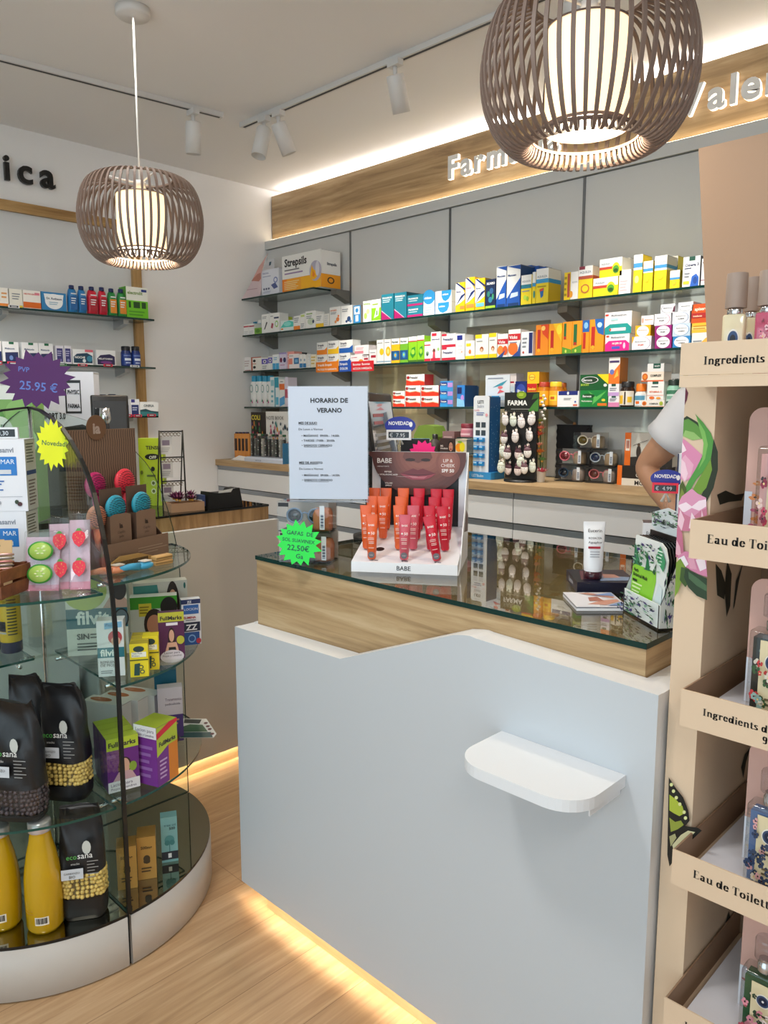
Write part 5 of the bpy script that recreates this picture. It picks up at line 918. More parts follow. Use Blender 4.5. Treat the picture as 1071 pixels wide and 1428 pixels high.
for z0, mo, ls in ((SHH-.105, 'MES DE JULIO', ['MAÑANAS  09:00h - 14:00h', 'TARDES 17:00h - 20:00h', 'SABADOS CERRADO']), (SHH-.215, 'MES DE AGOSTO', ['MAÑANAS  09:00h - 14:00h', 'SABADOS CERRADO'])):
    st(mo, -.082, z0, .0062, .03, ul=.052); st('De Lunes a Viernes', -.082, z0-.017, .0062)
    for i, s in enumerate(ls): st('• '+s, -.074, z0-.035-.0135*i, .0062, .015 if s[0] == 'S' else .01, ul=False)
    b.box((-.0675, -.0011, z0-.035-.0135*(len(ls)-1)-.0024), (.0, -.0009, z0-.035-.0135*(len(ls)-1)-.0016), mat(SI))
b.link('printed_sheet', sg)
gp = at_y(416, 758, c0.y-.10)
starburst('fluorescent green handwritten price star leaning on the sunglasses boxes', gp, math.radians(38), .062, .064, '2bea55', [(-.5, .40, .17, 'GAFAS  DE'), (-.7, .12, .17, 'SOL SUAVINEX'), (-.5, -.26, .24, '22,50€'), (-.12, -.62, .2, 'Ga')], '16424a', 16, 5)
# --- screen
mt = thing('touch_screen', 'black point of sale screen standing behind the schedule sign', 'screen', (-1.728, 1.81, ZT+.0002), math.radians(121))
b = B(); b.lathe([(.09, 0), (.09, .012), (.03, .02), (.028, .16), (.001, .16)], mat('141416', .4), 28, c=(0, .05, 0)); b.link('foot', mt)
b = B(Matrix.Rotation(math.radians(-8), 4, 'X')); b.bev((-.18, -.012, .10), (.18, .035, .48), mat('121214', .4), .008)
for i in range(12): b.box((-.1805, -.004, .15+i*.025), (-.1798, .03, .157+i*.025), mat('050506', .6))
b.link('housing', mt)
b = B(Matrix.Rotation(math.radians(-8), 4, 'X')); b.box((-.15, -.0135, .135), (.15, -.0125, .45), mat('8d8f94', .08, coat=1)); b.deco('l.1,.75,.6,.9 c0707a 2;l.1,.5,.9,.7 b8bcc2 3;r.1,.1,.45,.4 7a7d84;r.55,.1,.9,.4 7a7d84', (-.15, -.0138, .135), (.3, 0, 0), (0, 0, .315)); b.link('screen_glass', mt)
# --- price holders with a NOVEDAD plate
def novedad(label, foot, px_c, rz, s=1.0, frame='e8eaee', digits='7.95', hclip=None, H=.1):
    t = thing('price_holder', label, 'price sign', foot, rz); z = H
    b = B(); b.lathe([(.016, 0), (.016, .006), (.005, .01), (.004, z-.03), (.006, z-.028), (.001, z-.026)], CLR, 16, caps=False); b.tube([(-.008, 0, z-.03), (0, -.004, z-.01), (.008, 0, z-.03)], .0035, mat('d5d2cc', .3), 8); b.link('clip_stem', t)
    b = B(); b.prism(ell(0, z+.03*s, .052*s, .03*s), (0, .0015, 0), (1, 0, 0), (0, 0, 1), (0, -1, 0), .0015, mat('1f2f9c', .4)); b.text('NOVEDAD', (-.004*s, -.0003, z+.032*s), (1, 0, 0), (0, 0, 1), .016*s, 'f2f4fa', bold=.03, center=True, width=.07*s); b.poly([(.036*s+.006*s*math.cos(a*.5), -.0006, z+.034*s+.009*s*math.sin(a*.5)) for a in range(12)], 'f2f4fa'); b.link('plate', t)
    b = B(); b.box((-.045*s, -.010, z-.018*s), (.038*s, -.002, z+.016*s), mat(frame, .4)); b.box((-.038*s, -.0106, z-.011*s), (.031*s, -.0101, z+.009*s), mat('101012', .2)); b.text('€  '+digits, (-.034*s, -.0109, z-.008*s), (1, 0, 0), (0, 0, 1), .013*s, 'd6dae0', width=.06*s); b.link('digit_frame', t)
    return t
pn = at_y(558, 606, 1.70); novedad('blue NOVEDAD price holder with a white digit frame behind the lip display', (pn.x, 1.70, ZT+.0002), None, math.radians(36), .9, 'e8eaee', '7.95', H=pn.z-ZT)
bl = at_y(573, 632, 1.78); put('cosmetic_box', 'blue box with white print behind the lips picture card', 'box', (bl.x, 1.80, ZT+.0002), .09, .03, at_y(573, 612, 1.78).z-ZT, '2f9ad6', 'r0,.86,1,1 1c2026;t.1,.6,.6,.08 e8f4fa pieles;l.1,.4,.6,.55 e8f4fa 2', math.radians(40))
ps = at_y(590, 634, 1.75); starburst('bright pink price star behind the lips picture card', ps, math.radians(40), .046, .046, 'ff1f86', [], 'ffffff', 14, 8)
# --- right hand things
RZB = math.radians(-6)
def flat_at(fl, bl, w_):
    a, c = at_z(*fl, ZT), at_z(*bl, ZT); v = c-a; d = v.length; v.normalize(); u_ = V((v.y, -v.x, 0)); m = a+u_*w_/2+v*d/2; return V((m.x, m.y, ZT+.0002)), math.atan2(u_.y, u_.x), d
nb, na, nd_ = flat_at((804.6, 827), (789.5, 808), .14)
t = thing('flat_box', 'flat navy box lying under the white cream tube', 'box', nb, na)
b = B(); b.box((-.07, -nd_/2, 0), (.07, nd_/2, .026), mat('10152c', .3)); b.deco('p.1,.2,.5,.3,.6,.8,.2,.9 5a3040;p.4,.1,.95,.15,.95,.4,.5,.5 7a90b0;p.5,.3,.8,.35,.75,.6,.55,.6 b88a80', (-.07, -nd_/2, .026), (.14, 0, 0), (0, nd_, 0)); b.text('Eucerin', (-.0702, .03, .008), (0, -1, 0), (0, 0, 1), .012, 'd8dce8'); b.link('box', t)
lf, la, ld = flat_at((804, 852), (785, 831.5), .11); lh = ld/2; b = B()
b.box((-.055, -lh, 0), (.055, lh, .006), mat('e4e6ec', .3)); b.box((-.0553, -lh-.0003, .0061), (.0553, lh+.0003, .0075), mat('20263a', .25)); b.box((-.0553, -lh-.0003, .0076), (.0553, lh+.0003, .009), mat('dfdfe6', .25))
b.deco('p.0,.0,.45,.0,.6,.5,.2,1,0,1 e0e2ea;p.25,.15,.6,.1,.95,.35,.95,.5,.6,.4 c8917e;p.3,.9,.9,.55,.95,.65,.5,.95 c08a78;p.35,.35,.65,.35,.6,.65,.4,.6 a86a58;p.62,.05,.97,.05,.97,.3 6a86b8;p.55,.75,.97,.7,.97,.95 7a94c4', (-.055, -lh, .009), (.11, 0, 0), (0, ld, 0))
tag(b.link('leaflet', None, lf, la), 'glossy leaflets with hands picture stacked in front of the navy box', 'leaflet')
ct_ = V((-.955, 1.735, ZT+.0287)); ctp = at_z(826, 803, ZT+.0264); t = thing('cream_tube', 'white cream tube standing cap down on the flat navy box', 'cream tube', (ctp.x+.012, ctp.y-.02, ZT+.0268), math.radians(40))
b = B(); N = 24; vv = []; ff = []; prof = [(.018, .021, .021), (.03, .0225, .0215), (.08, .0235, .016), (.12, .0255, .005), (.128, .026, .0018), (.136, .026, .0015)]
for z, rx, ry in prof:
    for i in range(N): a = 2*math.pi*i/N; vv.append((rx*math.cos(a), ry*math.sin(a), z))
for k_ in range(len(prof)-1):
    for i in range(N): j = (i+1) % N; ff.append((k_*N+i, k_*N+j, (k_+1)*N+j, (k_+1)*N+i))
b.add(vv, ff, mat('eff1f4', .3), True); b.add(vv[-N:], [tuple(range(N))], mat('eff1f4', .3)); b.add(vv[:N], [tuple(range(N))[::-1]], mat('eff1f4', .3))
for s, z, h, y in (('Eucerin', .112, .008, -.0105), ('ROSACEA', .096, .005, -.0145), ('Aquaphor', .086, .006, -.0168)): b.text(s, (0, y, z), (1, 0, 0), (0, .18, 1), h, '2a2c3a', center=True, bold=.01, width=.032)
b.box((-.016, -.0195, .074), (.012, -.0175, .079), mat('a8243a', .4)); 
for z in (.066, .06, .054): b.box((-.012, -.0222, z), (.01, -.0205, z+.0012), mat('8a8e98', .4))
b.link('tube', t); b = B(); b.lathe([(.0205, 0), (.0215, .002), (.0215, .0175), (.0200, .0177)], mat('3a1220', .25), 24); b.link('cap', t)
# mask display: open tray with foil masks
c1, c2, c3 = at_z(869, 852, ZT), at_z(918, 880, ZT), at_z(941, 880, ZT)
ang = math.atan2(c2.y-c1.y, c2.x-c1.x); MW = (c2-c1).length; mu, mn = R2(ang); md = thing('mask_display', 'herb print counter display box full of face mask sachets', 'display box', (c1+c2)/2+V((0, 0, .0004)), ang)
MD = .056; HM = .05; prnt = 'e3ecea'
def herb(b, o, U, W, seed, n=26):
    n *= 3
    r = random.Random(seed); s = ''
    for i in range(n):
        x, y = r.uniform(.05, .92), r.uniform(.04, .9); a = r.uniform(0, 6.28); l = r.uniform(.07, .2); c = r.choice(['1f5a3a', '2f7a4a', '20304a', '8fb89a', '463a78', '14301f']); dx, dy = l*math.cos(a), l*math.sin(a)
        x2, y2 = min(.98, max(.02, x+dx)), min(.98, max(.02, y+dy)); s += f'p{x:.3f},{y:.3f},{min(.98,max(.02,(x+x2)/2-dy*.22)):.3f},{min(.99,max(0,(y+y2)/2+dx*.22)):.3f},{x2:.3f},{y2:.3f},{min(.98,max(.02,(x+x2)/2+dy*.22)):.3f},{min(.99,max(0,(y+y2)/2-dx*.22)):.3f} {c};'
    b.deco(s, o, U, W)
b = B(); BK = mat('10100f', .4)
b.box((-MW/2, 0, 0), (MW/2, MD, .004), BK); b.box((-MW/2, 0, .0041), (MW/2, .003, HM), mat(prnt, .4)); b.box((-MW/2, MD-.003, .0041), (MW/2, MD, .175), BK); herb(b, (-MW/2, -.0002, .004), (MW, 0, 0), (0, 0, HM-.004), 3)
b.box((-MW/2, -.0006, 0), (-MW/2+.003, -.0001, HM), BK); b.box((MW/2-.003, -.0006, 0), (MW/2, -.0001, HM), BK)
for sx in (-1, 1):
    x0 = sx*MW/2-(.0025 if sx > 0 else 0); b.prism([(.003, .0041), (MD-.003, .0041), (MD-.003, .165), (.03, .125), (.003, HM)], (x0, 0, 0), (0, 1, 0), (0, 0, 1), (1, 0, 0), .0025, mat('cfd4d2', .4), side=BK)
herb(b, (MW/2+.0003, .004, .006), (0, MD-.01, 0), (0, 0, .115), 9, 30); b.text('Herb Botanical Mask', (MW/2+.0016, MD*.8, .02), (0, 0, 1), (0, -1, 0), .012, '1a2a20', width=.1)
b.link('tray', md)
MH = .162
for i in range(6):
    x0 = .009+i*.0066
    s = B(); w2 = MW*.9; s.prism([(-w2/2, .003), (w2/2, .003), (w2/2, MH-.03), (w2/2-.012, MH-.008), (w2/2-.03, MH), (-w2/2+.003, MH), (-w2/2, MH-.003)], (0, .0035, 0), (1, 0, 0), (0, 0, 1), (0, -1, 0), .003, mat('e6eeec' if i == 0 else '16181a', .25))
    if i == 0:
        o_ = (-w2/2, .0003, .003); s.deco('p.02,.02,.62,.02,.74,.5,.72,.62,.0,.62,.0,.02 8fd43a;p.02,.6,.0,.9,.2,.65 1f6a4a;p.08,.62,.05,.86,.25,.62 2f8a5a;p.4,.6,.42,.84,.54,.6 1f7a4a;p.62,.6,.72,.74,.7,.58 1f5a3a;p.74,.1,.95,.05,.95,.45,.82,.5 d8e8ea;e.86,.2,.06,.05 e8a03a;T.06,.53,.4,.045 14301a Herb;T.06,.47,.64,.045 14301a Botanical Mask;l.06,.2,.4,.4 d8f0b0 4;r.06,.4,.2,.43 14301a;l.04,.06,.5,.14 2a5a1a 2', o_, (w2, 0, 0), (0, 0, MH-.003))
        s.deco('p.7,.8,.95,.66,.99,.8,.8,.97 3f9a6a;l.74,.72,.92,.92 d8f0e0 5', o_, (w2, 0, 0), (0, 0, MH-.003), .003)
        herb(s, (-w2/2, .0001, MH*.62), (w2*.95, 0, 0), (0, 0, MH*.35), 21, 22)
    ti = s.link('mask_sachet', None); ti.location = md.location+mu*.0+mn*x0+V((0, 0, .0043)); ti.rotation_euler = (math.radians(-3), 0, ang)
    tag(ti, ['front green and white face mask sachet in the herb display box', 'second face mask sachet behind the green front one', 'third face mask sachet from the front in the display box', 'fourth face mask sachet from the front in the display box', 'fifth face mask sachet from the front in the display box', 'rearmost face mask sachet in the herb display box'][i], 'mask sachet', 'face mask sachets in the display box')
b = B(); hc = [(-MW*.52, .184), (-MW*.3, .170), (MW*.62, .165), (MW*.6, .20), (MW*.3, .222), (-MW*.1, .228), (-MW*.5, .212)]
b.prism(hc, (0, MD+.003, 0), (1, 0, 0), (0, 0, 1), (0, -1, 0), .002, mat('d5e0e4', .4)); herb(b, (-MW*.5, MD+.0008, .185), (MW, 0, 0), (0, 0, .04), 31, 18); b.text('Herb', (-MW*.5, MD+.0, .205), (1, 0, 0), (0, 0, 1), .01, '1a3a30', bold=.02); b.text('Botanical Mask', (-MW*.45, MD+.0, .192), (1, 0, 0), (0, 0, 1), .01, '1a3a30', bold=.02, width=MW*.8); b.link('header_card', md)
bx_ = at_z(868, 820, ZT); put('cream_carton', 'white cream carton with a dark lid behind the mask display', 'carton', V((-.795, 1.715, ZT+.0003)), .055, .05, .165, 'eeeff2', 't.15,.84,.5,.05 2a2c3a Eucerin;e.3,.76,.1,.02 2a2c3a;r.1,.5,.4,.56 a8243a;l.1,.3,.8,.45 8a8e98 4|R:e.3,.6,.16,.06 8a2a4a;e.3,.6,.1,.035 d8d0d8;r.0,.2,.3,.3 a8243a', math.radians(28), top='3a2a34')
nvp = md.location+mn*(MD+.022)-mu*MW*.42
novedad('blue NOVEDAD price holder with a pink digit frame over the mask display', nvp, None, math.radians(24), .62, 'e8203f', '4.99', H=at_depth(914, 680, nvp).z-ZT)
ref = at_y(938, 700, 1.62); put('white_carton', 'tall white carton with a red foot right behind the mask header', 'carton', (at_y(953, 740, 1.70).x, 1.72, ZT+.0003), .045, .05, at_y(938, 632, 1.70).z-ZT, 'e3e8f0', 't.2,.55,.3,.08 2a2c3a R;r.2,.2,.9,.3 b01f3a;r0,0,.06,1 1f2a50', math.radians(10))
# ================================================================ THINGS ON THE BACK BENCH
ZB = ZBW+.0003
def bench(c, x, y, dy=0): p = at_z(*px(c, x, y), ZB); return V((p.x, p.y+dy, ZB))
# colouring sets and pens in the left corner
for i, (x, c) in enumerate(((52, 'f0701c'), (76, 'f58a2a'), (100, 'f0701c'), (124, 'f58030'))):
    Y = 2.83; p = at_y(*px('E', x, 620), Y); b = B(); zt = at_y(*px('E', x, 556), Y).z-ZB-.012
    b.bev((-.022, -.008, 0), (.022, .008, zt), glass('orange_film', (.95, .42, .10), .05, body=.75), .004); b.bev((-.014, -.0088, zt*.3), (.012, -.0082, zt*.8), mat('3a2418', .5), .0002)
    for j in range(3): b.ball((-.01+.01*j, 0, zt+.004), .006, mat(['4a2a5a', '2a3a6a', '3a2a2a'][j], .6), 5)
    tag(b.link('pen_case', None, (p.x, Y, ZB+.0105)), f'clear orange pen case, {ORD[i]} from the left wall in the bench corner', 'pen case', 'orange pen cases')
pl, pr_ = at_y(*px('E', 30, 700), 2.80), at_y(*px('E', 140, 700), 2.80)
b = B(); w_ = pr_.x-pl.x; b.box((-w_/2, -.03, 0), (w_/2, .06, .004), mat('eeeef0', .4)); b.prism([(-w_/2, .004), (w_/2, .004), (w_*.35, .026), (-w_*.05, .03)], (0, -.026, 0), (1, 0, 0), (0, 0, 1), (0, 1, 0), .002, mat('f4f4f4', .4)); b.box((-w_/2, .0, .0041), (w_/2, .06, .0098), mat('e4e4e6', .4)); tag(b.link('card_tray', None, ((pl.x+pr_.x)/2, 2.81, ZB)), 'white card tray holding the orange pen cases', 'tray')
YPN = 2.80; a_, e_ = at_y(*px('E', 128, 715), YPN), at_y(*px('E', 388, 715), YPN); w_ = e_.x-a_.x
pt = thing('pen_display', 'white slanted pen display tray left of the schedule sign', 'display tray', ((a_.x+e_.x)/2, YPN, ZB))
b = B(); b.prism([(-.03, 0), (-.03, .02), (-.015, .028), (.07, .028), (.07, 0)], (-w_/2, 0, 0), (0, 1, 0), (0, 0, 1), (1, 0, 0), w_, mat('c9d2e2', .4)); b.text('note book', (-w_*.2, -.0305, .006), (1, 0, 0), (0, 0, 1), .01, '5a6a8a'); b.link('tray', pt)
b = B(); b.box((w_/2+.001, -.03, 0), (w_/2+.006, .07, .12), mat('2a6f9c', .4)); b.link('side_panel', pt)
zt = at_y(*px('E', 250, 575), YPN+.02).z-ZB
for i in range(10):
    x = -w_/2+.018+i*(w_-.03)/10; b = B(); b.bev((-.0095, -.012, 0), (.0095, .012, zt-.03), CLR, .004); b.bev((-.007, -.009, .004), (.007, .009, zt-.045), mat(['3a3a38', '6a6a66', '1e1e20', 'b0aca4', '2a2a2c'][i % 5], .5), .003)
    r = random.Random(i); 
    for j in range(7): zz = .012+j*.014; b.box((-.005+r.uniform(-.002, .004), -.0096, zz), (.004, -.0091, zz+.006), mat(['e8e4da', '8a8a86', '141414', '5a7a5a'][(i+j) % 4], .5))
    b.bev((-.008, -.009, zt-.0296), (.008, .009, zt-.016), mat(['2a5a3a', '3a3a3c', 'c9c4ba'][i % 3], .5), .003)
    tag(b.link('pen_tube', None, (pt.location.x+x, YPN+.022, ZB+.0284)), f'clear patterned pen tube, {ORD[i]} from the left in the bench pen tray', 'pen tube', 'pen tubes in the tray')
def notebook(c, x0, x1, y0, Y, base, label, deco):
    a, e = at_y(*px(c, x0, y0+30), Y), at_y(*px(c, x1, y0+30), Y); h = at_y(*px(c, x0, y0), Y).z-ZB; put('notebook', label, 'notebook', ((a.x+e.x)/2, Y+.006, ZB), e.x-a.x, .012, h, base, deco)
r = random.Random(5); fl = ''
for i in range(34): fl += f'e{r.uniform(.08,.9):.2f},{r.uniform(.2,.78):.2f},{r.uniform(.03,.07):.3f},{r.uniform(.03,.06):.3f} {r.choice(["7a2a4a","2a5a2a","c0503a","d8883a","5a3a7a","3a7a4a","c04a6a"])};'
notebook('E', 146, 243, 412, 2.92, '2a2420', 'dark floral colouring book standing in the bench corner', fl+'T.1,.84,.8,.1 e8d84a COLI')
fl = ''
for i in range(46): x, y, s = r.uniform(.06, .9), r.uniform(.08, .78), r.uniform(.025, .045); fl += f'p{x:.3f},{y+s*1.5:.3f},{x+s:.3f},{y:.3f},{x+s*.5:.3f},{y-s:.3f},{x-s*.5:.3f},{y-s:.3f},{x-s:.3f},{y:.3f} {r.choice(["2a4a5a","c0607a","e0a03a","3a8a8a","1e2a3a","d8889a"])};'
notebook('E', 247, 420, 408, 2.90, 'f1f0ec', 'white notebook with coloured drops beside the colouring book', fl+'t.08,.84,.84,.07 3a3a3a NOTE BOOK')
# riser with toiletries
YR = 2.79; x0, x1 = at_y(*px('F', 385, 800), YR).x, at_y(*px('F', 738, 800), YR).x; z1, z2 = at_y(*px('F', 700, 742), YR).z, at_y(*px('F', 730, 637), YR).z
rt = thing('display_riser', 'clear two level display riser with toiletries behind the lip display', 'display riser', ((x0+x1)/2, YR, ZB)); w_ = x1-x0
b = B(); 
b.box((-w_/2, 0, z1-ZB-.004), (w_/2, .16, z1-ZB), GL(), side=EDGE(), front=mat('2a2a2c', .3)); b.link('shelf', rt)
b = B(); b.box((w_/2-.10, .045, z2-ZB-.004), (w_/2, .16, z2-ZB), GL(), side=EDGE(), front=EDGE()); b.link('shelf', rt)
for s in (-1, 1):
    b = B(); b.box((s*w_/2-.0015+s*.0022, 0, 0), (s*w_/2+.0015+s*.0022, .16, z2-ZB if s > 0 else z1-ZB), CLR); b.link('side_pane', rt)
def rput(c, x0, x1, y0, zb, dy, name, label, cat, base, deco, d=.05, side=None, top=None):
    Y = YR+.006+dy; a, e = at_y(*px(c, x0, y0+20), Y), at_y(*px(c, x1, y0+20), Y); h = at_y(*px(c, (x0+x1)/2, y0), Y).z-zb
    return put(name, label, cat, ((a.x+e.x)/2, Y+d/2, zb+.0003), e.x-a.x-.001, d, h, base, deco, 0, None, side, top)
rput('F', 684, 735, 758, ZB, .02, 'soap_box', 'yellow soap box under the riser shelf', 'box', 'e2a520', 'p.0,.3,.6,.9,1,.95,1,.7,.3,.0,0,0 f0bc3a;t.1,.12,.8,.2 2a2a1a Olive', .09)
rput('F', 658, 734, 645, z1, 0, 'soap_box', 'lemon print soap box on the riser', 'box', 'd8d2bc', 'e.3,.4,.3,.3 f0941c;e.62,.45,.24,.34 e8d81c;r.0,.84,1,1 b8b09a;e.4,.8,.2,.08 7aa83a', .05, side='8a8878')
rput('F', 552, 655, 640, z1, 0, 'cosmetic_box', 'dark box with a portrait of a laughing woman on the riser', 'box', '3a2a28', 'e.72,.45,.18,.4 17110f;e.74,.42,.13,.32 c08a74;e.74,.25,.06,.06 8a2a2a;r.64,.5,.7,.53 2a1a1a;r.78,.5,.84,.53 2a1a1a;T.06,.4,.4,.12 e8dcd4 BIG;T.06,.24,.5,.12 e8dcd4 EYE & BROW', .05)
rput('F', 570, 650, 592, z1, .06, 'cosmetic_box', 'mauve box standing behind the portrait box', 'box', '8a6a6a', 'l.1,.3,.9,.8 b89a98 3', .05)
p = at_y(*px('F', 510, 700), YR+.03); t = thing('cosmetic_jar', 'dark squat bottle left of the portrait box on the riser', 'bottle', (p.x, YR+.04, z1+.0003)); b = B(); b.lathe([(.024, 0), (.026, .004), (.026, .05), (.012, .06), (.012, .064)], mat('4a4440', .25), 20); b.link('bottle', t); b = B(); b.lathe([(.014, .0645), (.014, .083), (.001, .084)], mat('22201e', .3), 16, caps=False); b.link('cap', t)
p = at_y(*px('F', 453, 600), YR+.06); zg = at_y(*px('F', 453, 547), YR+.06).z; b = B(); hg = zg-z1
b.prism([(-.085, 0), (.085, 0), (.08, hg*.55), (.05, hg*.95), (.0, hg), (-.045, hg*.95), (-.075, hg*.6)], (0, .04, 0), (1, 0, 0), (0, 0, 1), (0, -1, 0), .08, mat('6f8a34', .55)); b.deco('l.1,.3,.8,.7 9ab45a 3;e.7,.5,.1,.1 c8d48a', (-.07, -.0401, .01), (.14, 0, 0), (0, 0, hg*.6)); tag(b.link('toiletry_bag', None, (p.x, YR+.10, z1+.0003)), 'green toiletry bag on the riser behind the blue box', 'bag')
p = at_y(*px('F', 728, 590), YR+.08); hj = at_y(*px('F', 728, 540), YR+.08).z-z2
jar('cosmetic_jar', 'pink jar with a dark red lid on the upper riser shelf', 'jar', (p.x, YR+.10, z2+.0003), .036, hj, mat('d8a0a8', .25), mat('7a1f30', .4), mat('c87a8a', .4), [(-50, 50, .2, .5, 'e8c0c8')], lidh=.34, neck=.96, lidr=.98)
# lip balm floor of packs
YF2 = 2.835; q0, q1 = [V((at_y(*px('G', x, 900), YF2).x, YF2, ZB)) for x in (62, 207)]; ang = math.atan2(q1.y-q0.y, q1.x-q0.x)*.6; lw = (q1-q0).length; lu, lnn = R2(ang)
lt = thing('balm_display', 'white and blue lip balm display column on the bench', 'display stand', (q0+q1)/2, ang); LD = .105
Hh = lambda y: at_y(*px('G', 140, y), q0.y+.02).z-ZB
h1, h0, hh_ = Hh(350), Hh(865), Hh(238)
b = B(); b.box((-lw/2-.008, 0, 0), (lw/2+.008, LD, h0), mat('2a86c4', .4)); b.text('LETIbalm', (-lw*.3, -.0005, h0*.3), (1, 0, 0), (0, 0, 1), h0*.4, 'd8e8f4'); b.link('base', lt)
fw = lw*.72
b = B(); b.box((-fw/2, .0165, h0+.0002), (fw/2, LD-.008, h1*.985), mat('1f5f98', .4)); herb_s = ''.join(f'e{r.uniform(.05,.95):.2f},{r.uniform(.02,.9):.2f},.02,.006 9ac4e4;' for i in range(40)); b.deco(herb_s, (fw/2, .016, h0), (0, LD-.024, 0), (0, 0, h1-h0)); b.link('body', lt)
b = B(); b.prism([(-fw/2, h0), (fw/2, h0), (fw/2, h1-.01), (fw*.4, h1), (-fw*.4, h1), (-fw/2, h1-.01)], (0, .016, 0), (1, 0, 0), (0, 0, 1), (0, -1, 0), .004, mat('e6ebf0', .4))
F_ = ((-fw/2, .0118, h0), (fw, 0, 0), (0, 0, h1-h0)); b.deco('T.26,.9,.4,.04 2a2a30 LETI;t.25,.845,.55,.042 8a94a8 balm;t.05,.8,.5,.03 e07a8a cuida;l.2,.74,.75,.79 6a7ab0 2;e.85,.75,.08,.02 e8a0a8', *F_)
for rr in range(2):
    for cc in (0, 1): b.deco(f'r{.16+cc*.36},{.585-rr*.105},{.44+cc*.36},{.655-rr*.105} 3a4650', *F_)
b.link('front_panel', lt)
b = B(); b.box((-fw*.5, LD-.006, h1), (fw*1.05, LD-.003, hh_+.02), mat('dfe6ec', .4)); b.deco('p.3,.4,.7,.5,.9,.75,.6,.6 3a9ab0;e.62,.4,.1,.07 e87a7a;p.5,.1,.8,.2,.6,.3 e0606a;l.1,.8,.8,.9 8a94a8 1', (-fw*.5, LD-.0062, h1), (fw*1.55, 0, 0), (0, 0, hh_+.02-h1)); b.link('header_card', lt)
for rr in range(4):
    for cc in (0, 1):
        b = B(); b.bev((-.011, -.018, -.010), (.011, 0, .010), mat('1f8ad0', .3), .002); b.box((-.010, -.0184, .002), (.008, -.0181, .007), mat('bfe0f4', .4))
        o = b.link('balm_pack', None, lt.location+lu*(-fw/2+fw*(.30+.36*cc))+lnn*.0112+V((0, 0, h0+(h1-h0)*(.425-rr*.105))), ang)
        tag(o, f'small blue balm pack, {["left","right"][cc]} one of the {ORD[rr]} filled row on the balm column', 'balm pack', 'balm packs on the column')
# key charm rack
q0, q1 = [V((at_y(*px('G', x, 914), 2.84).x, 2.84, ZB)) for x in (284, 504)]; fw = (q1-q0).length*.96; ang = math.radians(8); ku, kn = R2(ang); kc = (q0+q1)/2
kt = thing('charm_rack', 'black countertop rack headed FARMA hung with animal key charms', 'display rack', kc, ang)
H2 = lambda y: at_y(*px('G', 400, y), kc.y).z-ZB
b = B(); b.lathe([(.075, 0), (.075, .008), (.015, .012)], BK, 28, c=(0, .04, 0)); b.link('base', kt)
zb_, zt_ = .0125, H2(326); zh = H2(455)
b = B(); b.box((-fw/2*.9, .03, zb_), (fw/2*.9, .05, zh), mat('1c1c1e', .45)); b.link('post_panel', kt)
b = B(); b.box((-fw/2, .028, zh+.0005), (fw/2, .034, zt_), mat('171a17', .4)); b.deco('e.5,.86,.14,.2 7a9a1c;l.42,.8,.58,.95 c8d84a 2;T.1,.32,.8,.26 f0f0ec FARMA;l.2,.08,.8,.14 a8a8a0 1;p.7,.0,1,.0,1,.7,.85,.4 3f7a2c;p.8,.6,1,.7,1,.95,.86,.9 2f5a20', (-fw/2, .0278, zh), (fw, 0, 0), (0, 0, zt_-zh)); b.link('header_card', kt)
hk = B(); 
def charm(kind):
    b = B(); body, hood = kind
    b.ball((0, -.008, -.024), .019, mat(body, .6), 9, (.95, .5, 1.25)); b.ball((0, -.0085, -.012), .0165, mat(hood, .6), 8, (1.05, .55, .8))
    for s in (-1, 1): b.ball((s*.009, -.012, .002), .006, mat(hood, .6), 5, (.7, .5, 1.4)); b.ball((s*.006, -.0178, -.022), .0015, mat('2a2024', .5), 4)
    b.box((-.006, -.002, .004), (.006, -.0005, .014), mat('e8d8c8', .5)); b.tube([(0, -.001, .012), (0, .0, .02), (0, .008, .02)], .0012, CHROME(), 6); return b
kinds = [('ece6e4', 'e4dcda'), ('f0ece8', '6a4a52'), ('dfe8dc', 'd8dccc'), ('ecdcd8', '5a3a44')]; CHM = [charm(k_).link('key_charm') for k_ in kinds]; used = set()
spots = [(-.42, 475, 0), (-.15, 480, 2), (.1, 490, 0), (.36, 470, 0), (-.4, 600, 1), (-.05, 590, 0), (.3, 580, 0), (-.46, 690, 2), (-.28, 705, 1), (.0, 705, 3), (.28, 690, 1), (-.46, 800, 2), (-.28, 815, 3), (.02, 815, 3), (.24, 800, 1), (.42, 790, 2), (.1, 760, 2)]
for i, (fx, y, kd) in enumerate(spots):
    src = CHM[kd]
    if kd in used: o = src.copy(); col.objects.link(o)
    else: o = src; used.add(kd)
    rowi = 0 if y < 550 else 1 if y < 650 else 2 if y < 750 else 3
    o.location = kc+ku*(fx*fw)+kn*(.021-(i % 3)*.009)+V((0, 0, H2(y)-.004)); o.rotation_euler = (0, random.uniform(-.12, .12), ang+random.uniform(-.25, .25))
    idx = sum(1 for a in spots[:i] if (0 if a[1] < 550 else 1 if a[1] < 650 else 2 if a[1] < 750 else 3) == rowi)
    tag(o, f'{["white","white and brown","pale green","cream and plum"][kd]} animal key charm, number {ORD[idx]} along the {["top","second","third","bottom"][rowi]} rack row'.replace('number ', ''), 'key charm', 'key charms on the rack')
for kd, o in enumerate(CHM):
    if kd not in used: bpy.data.objects.remove(o)
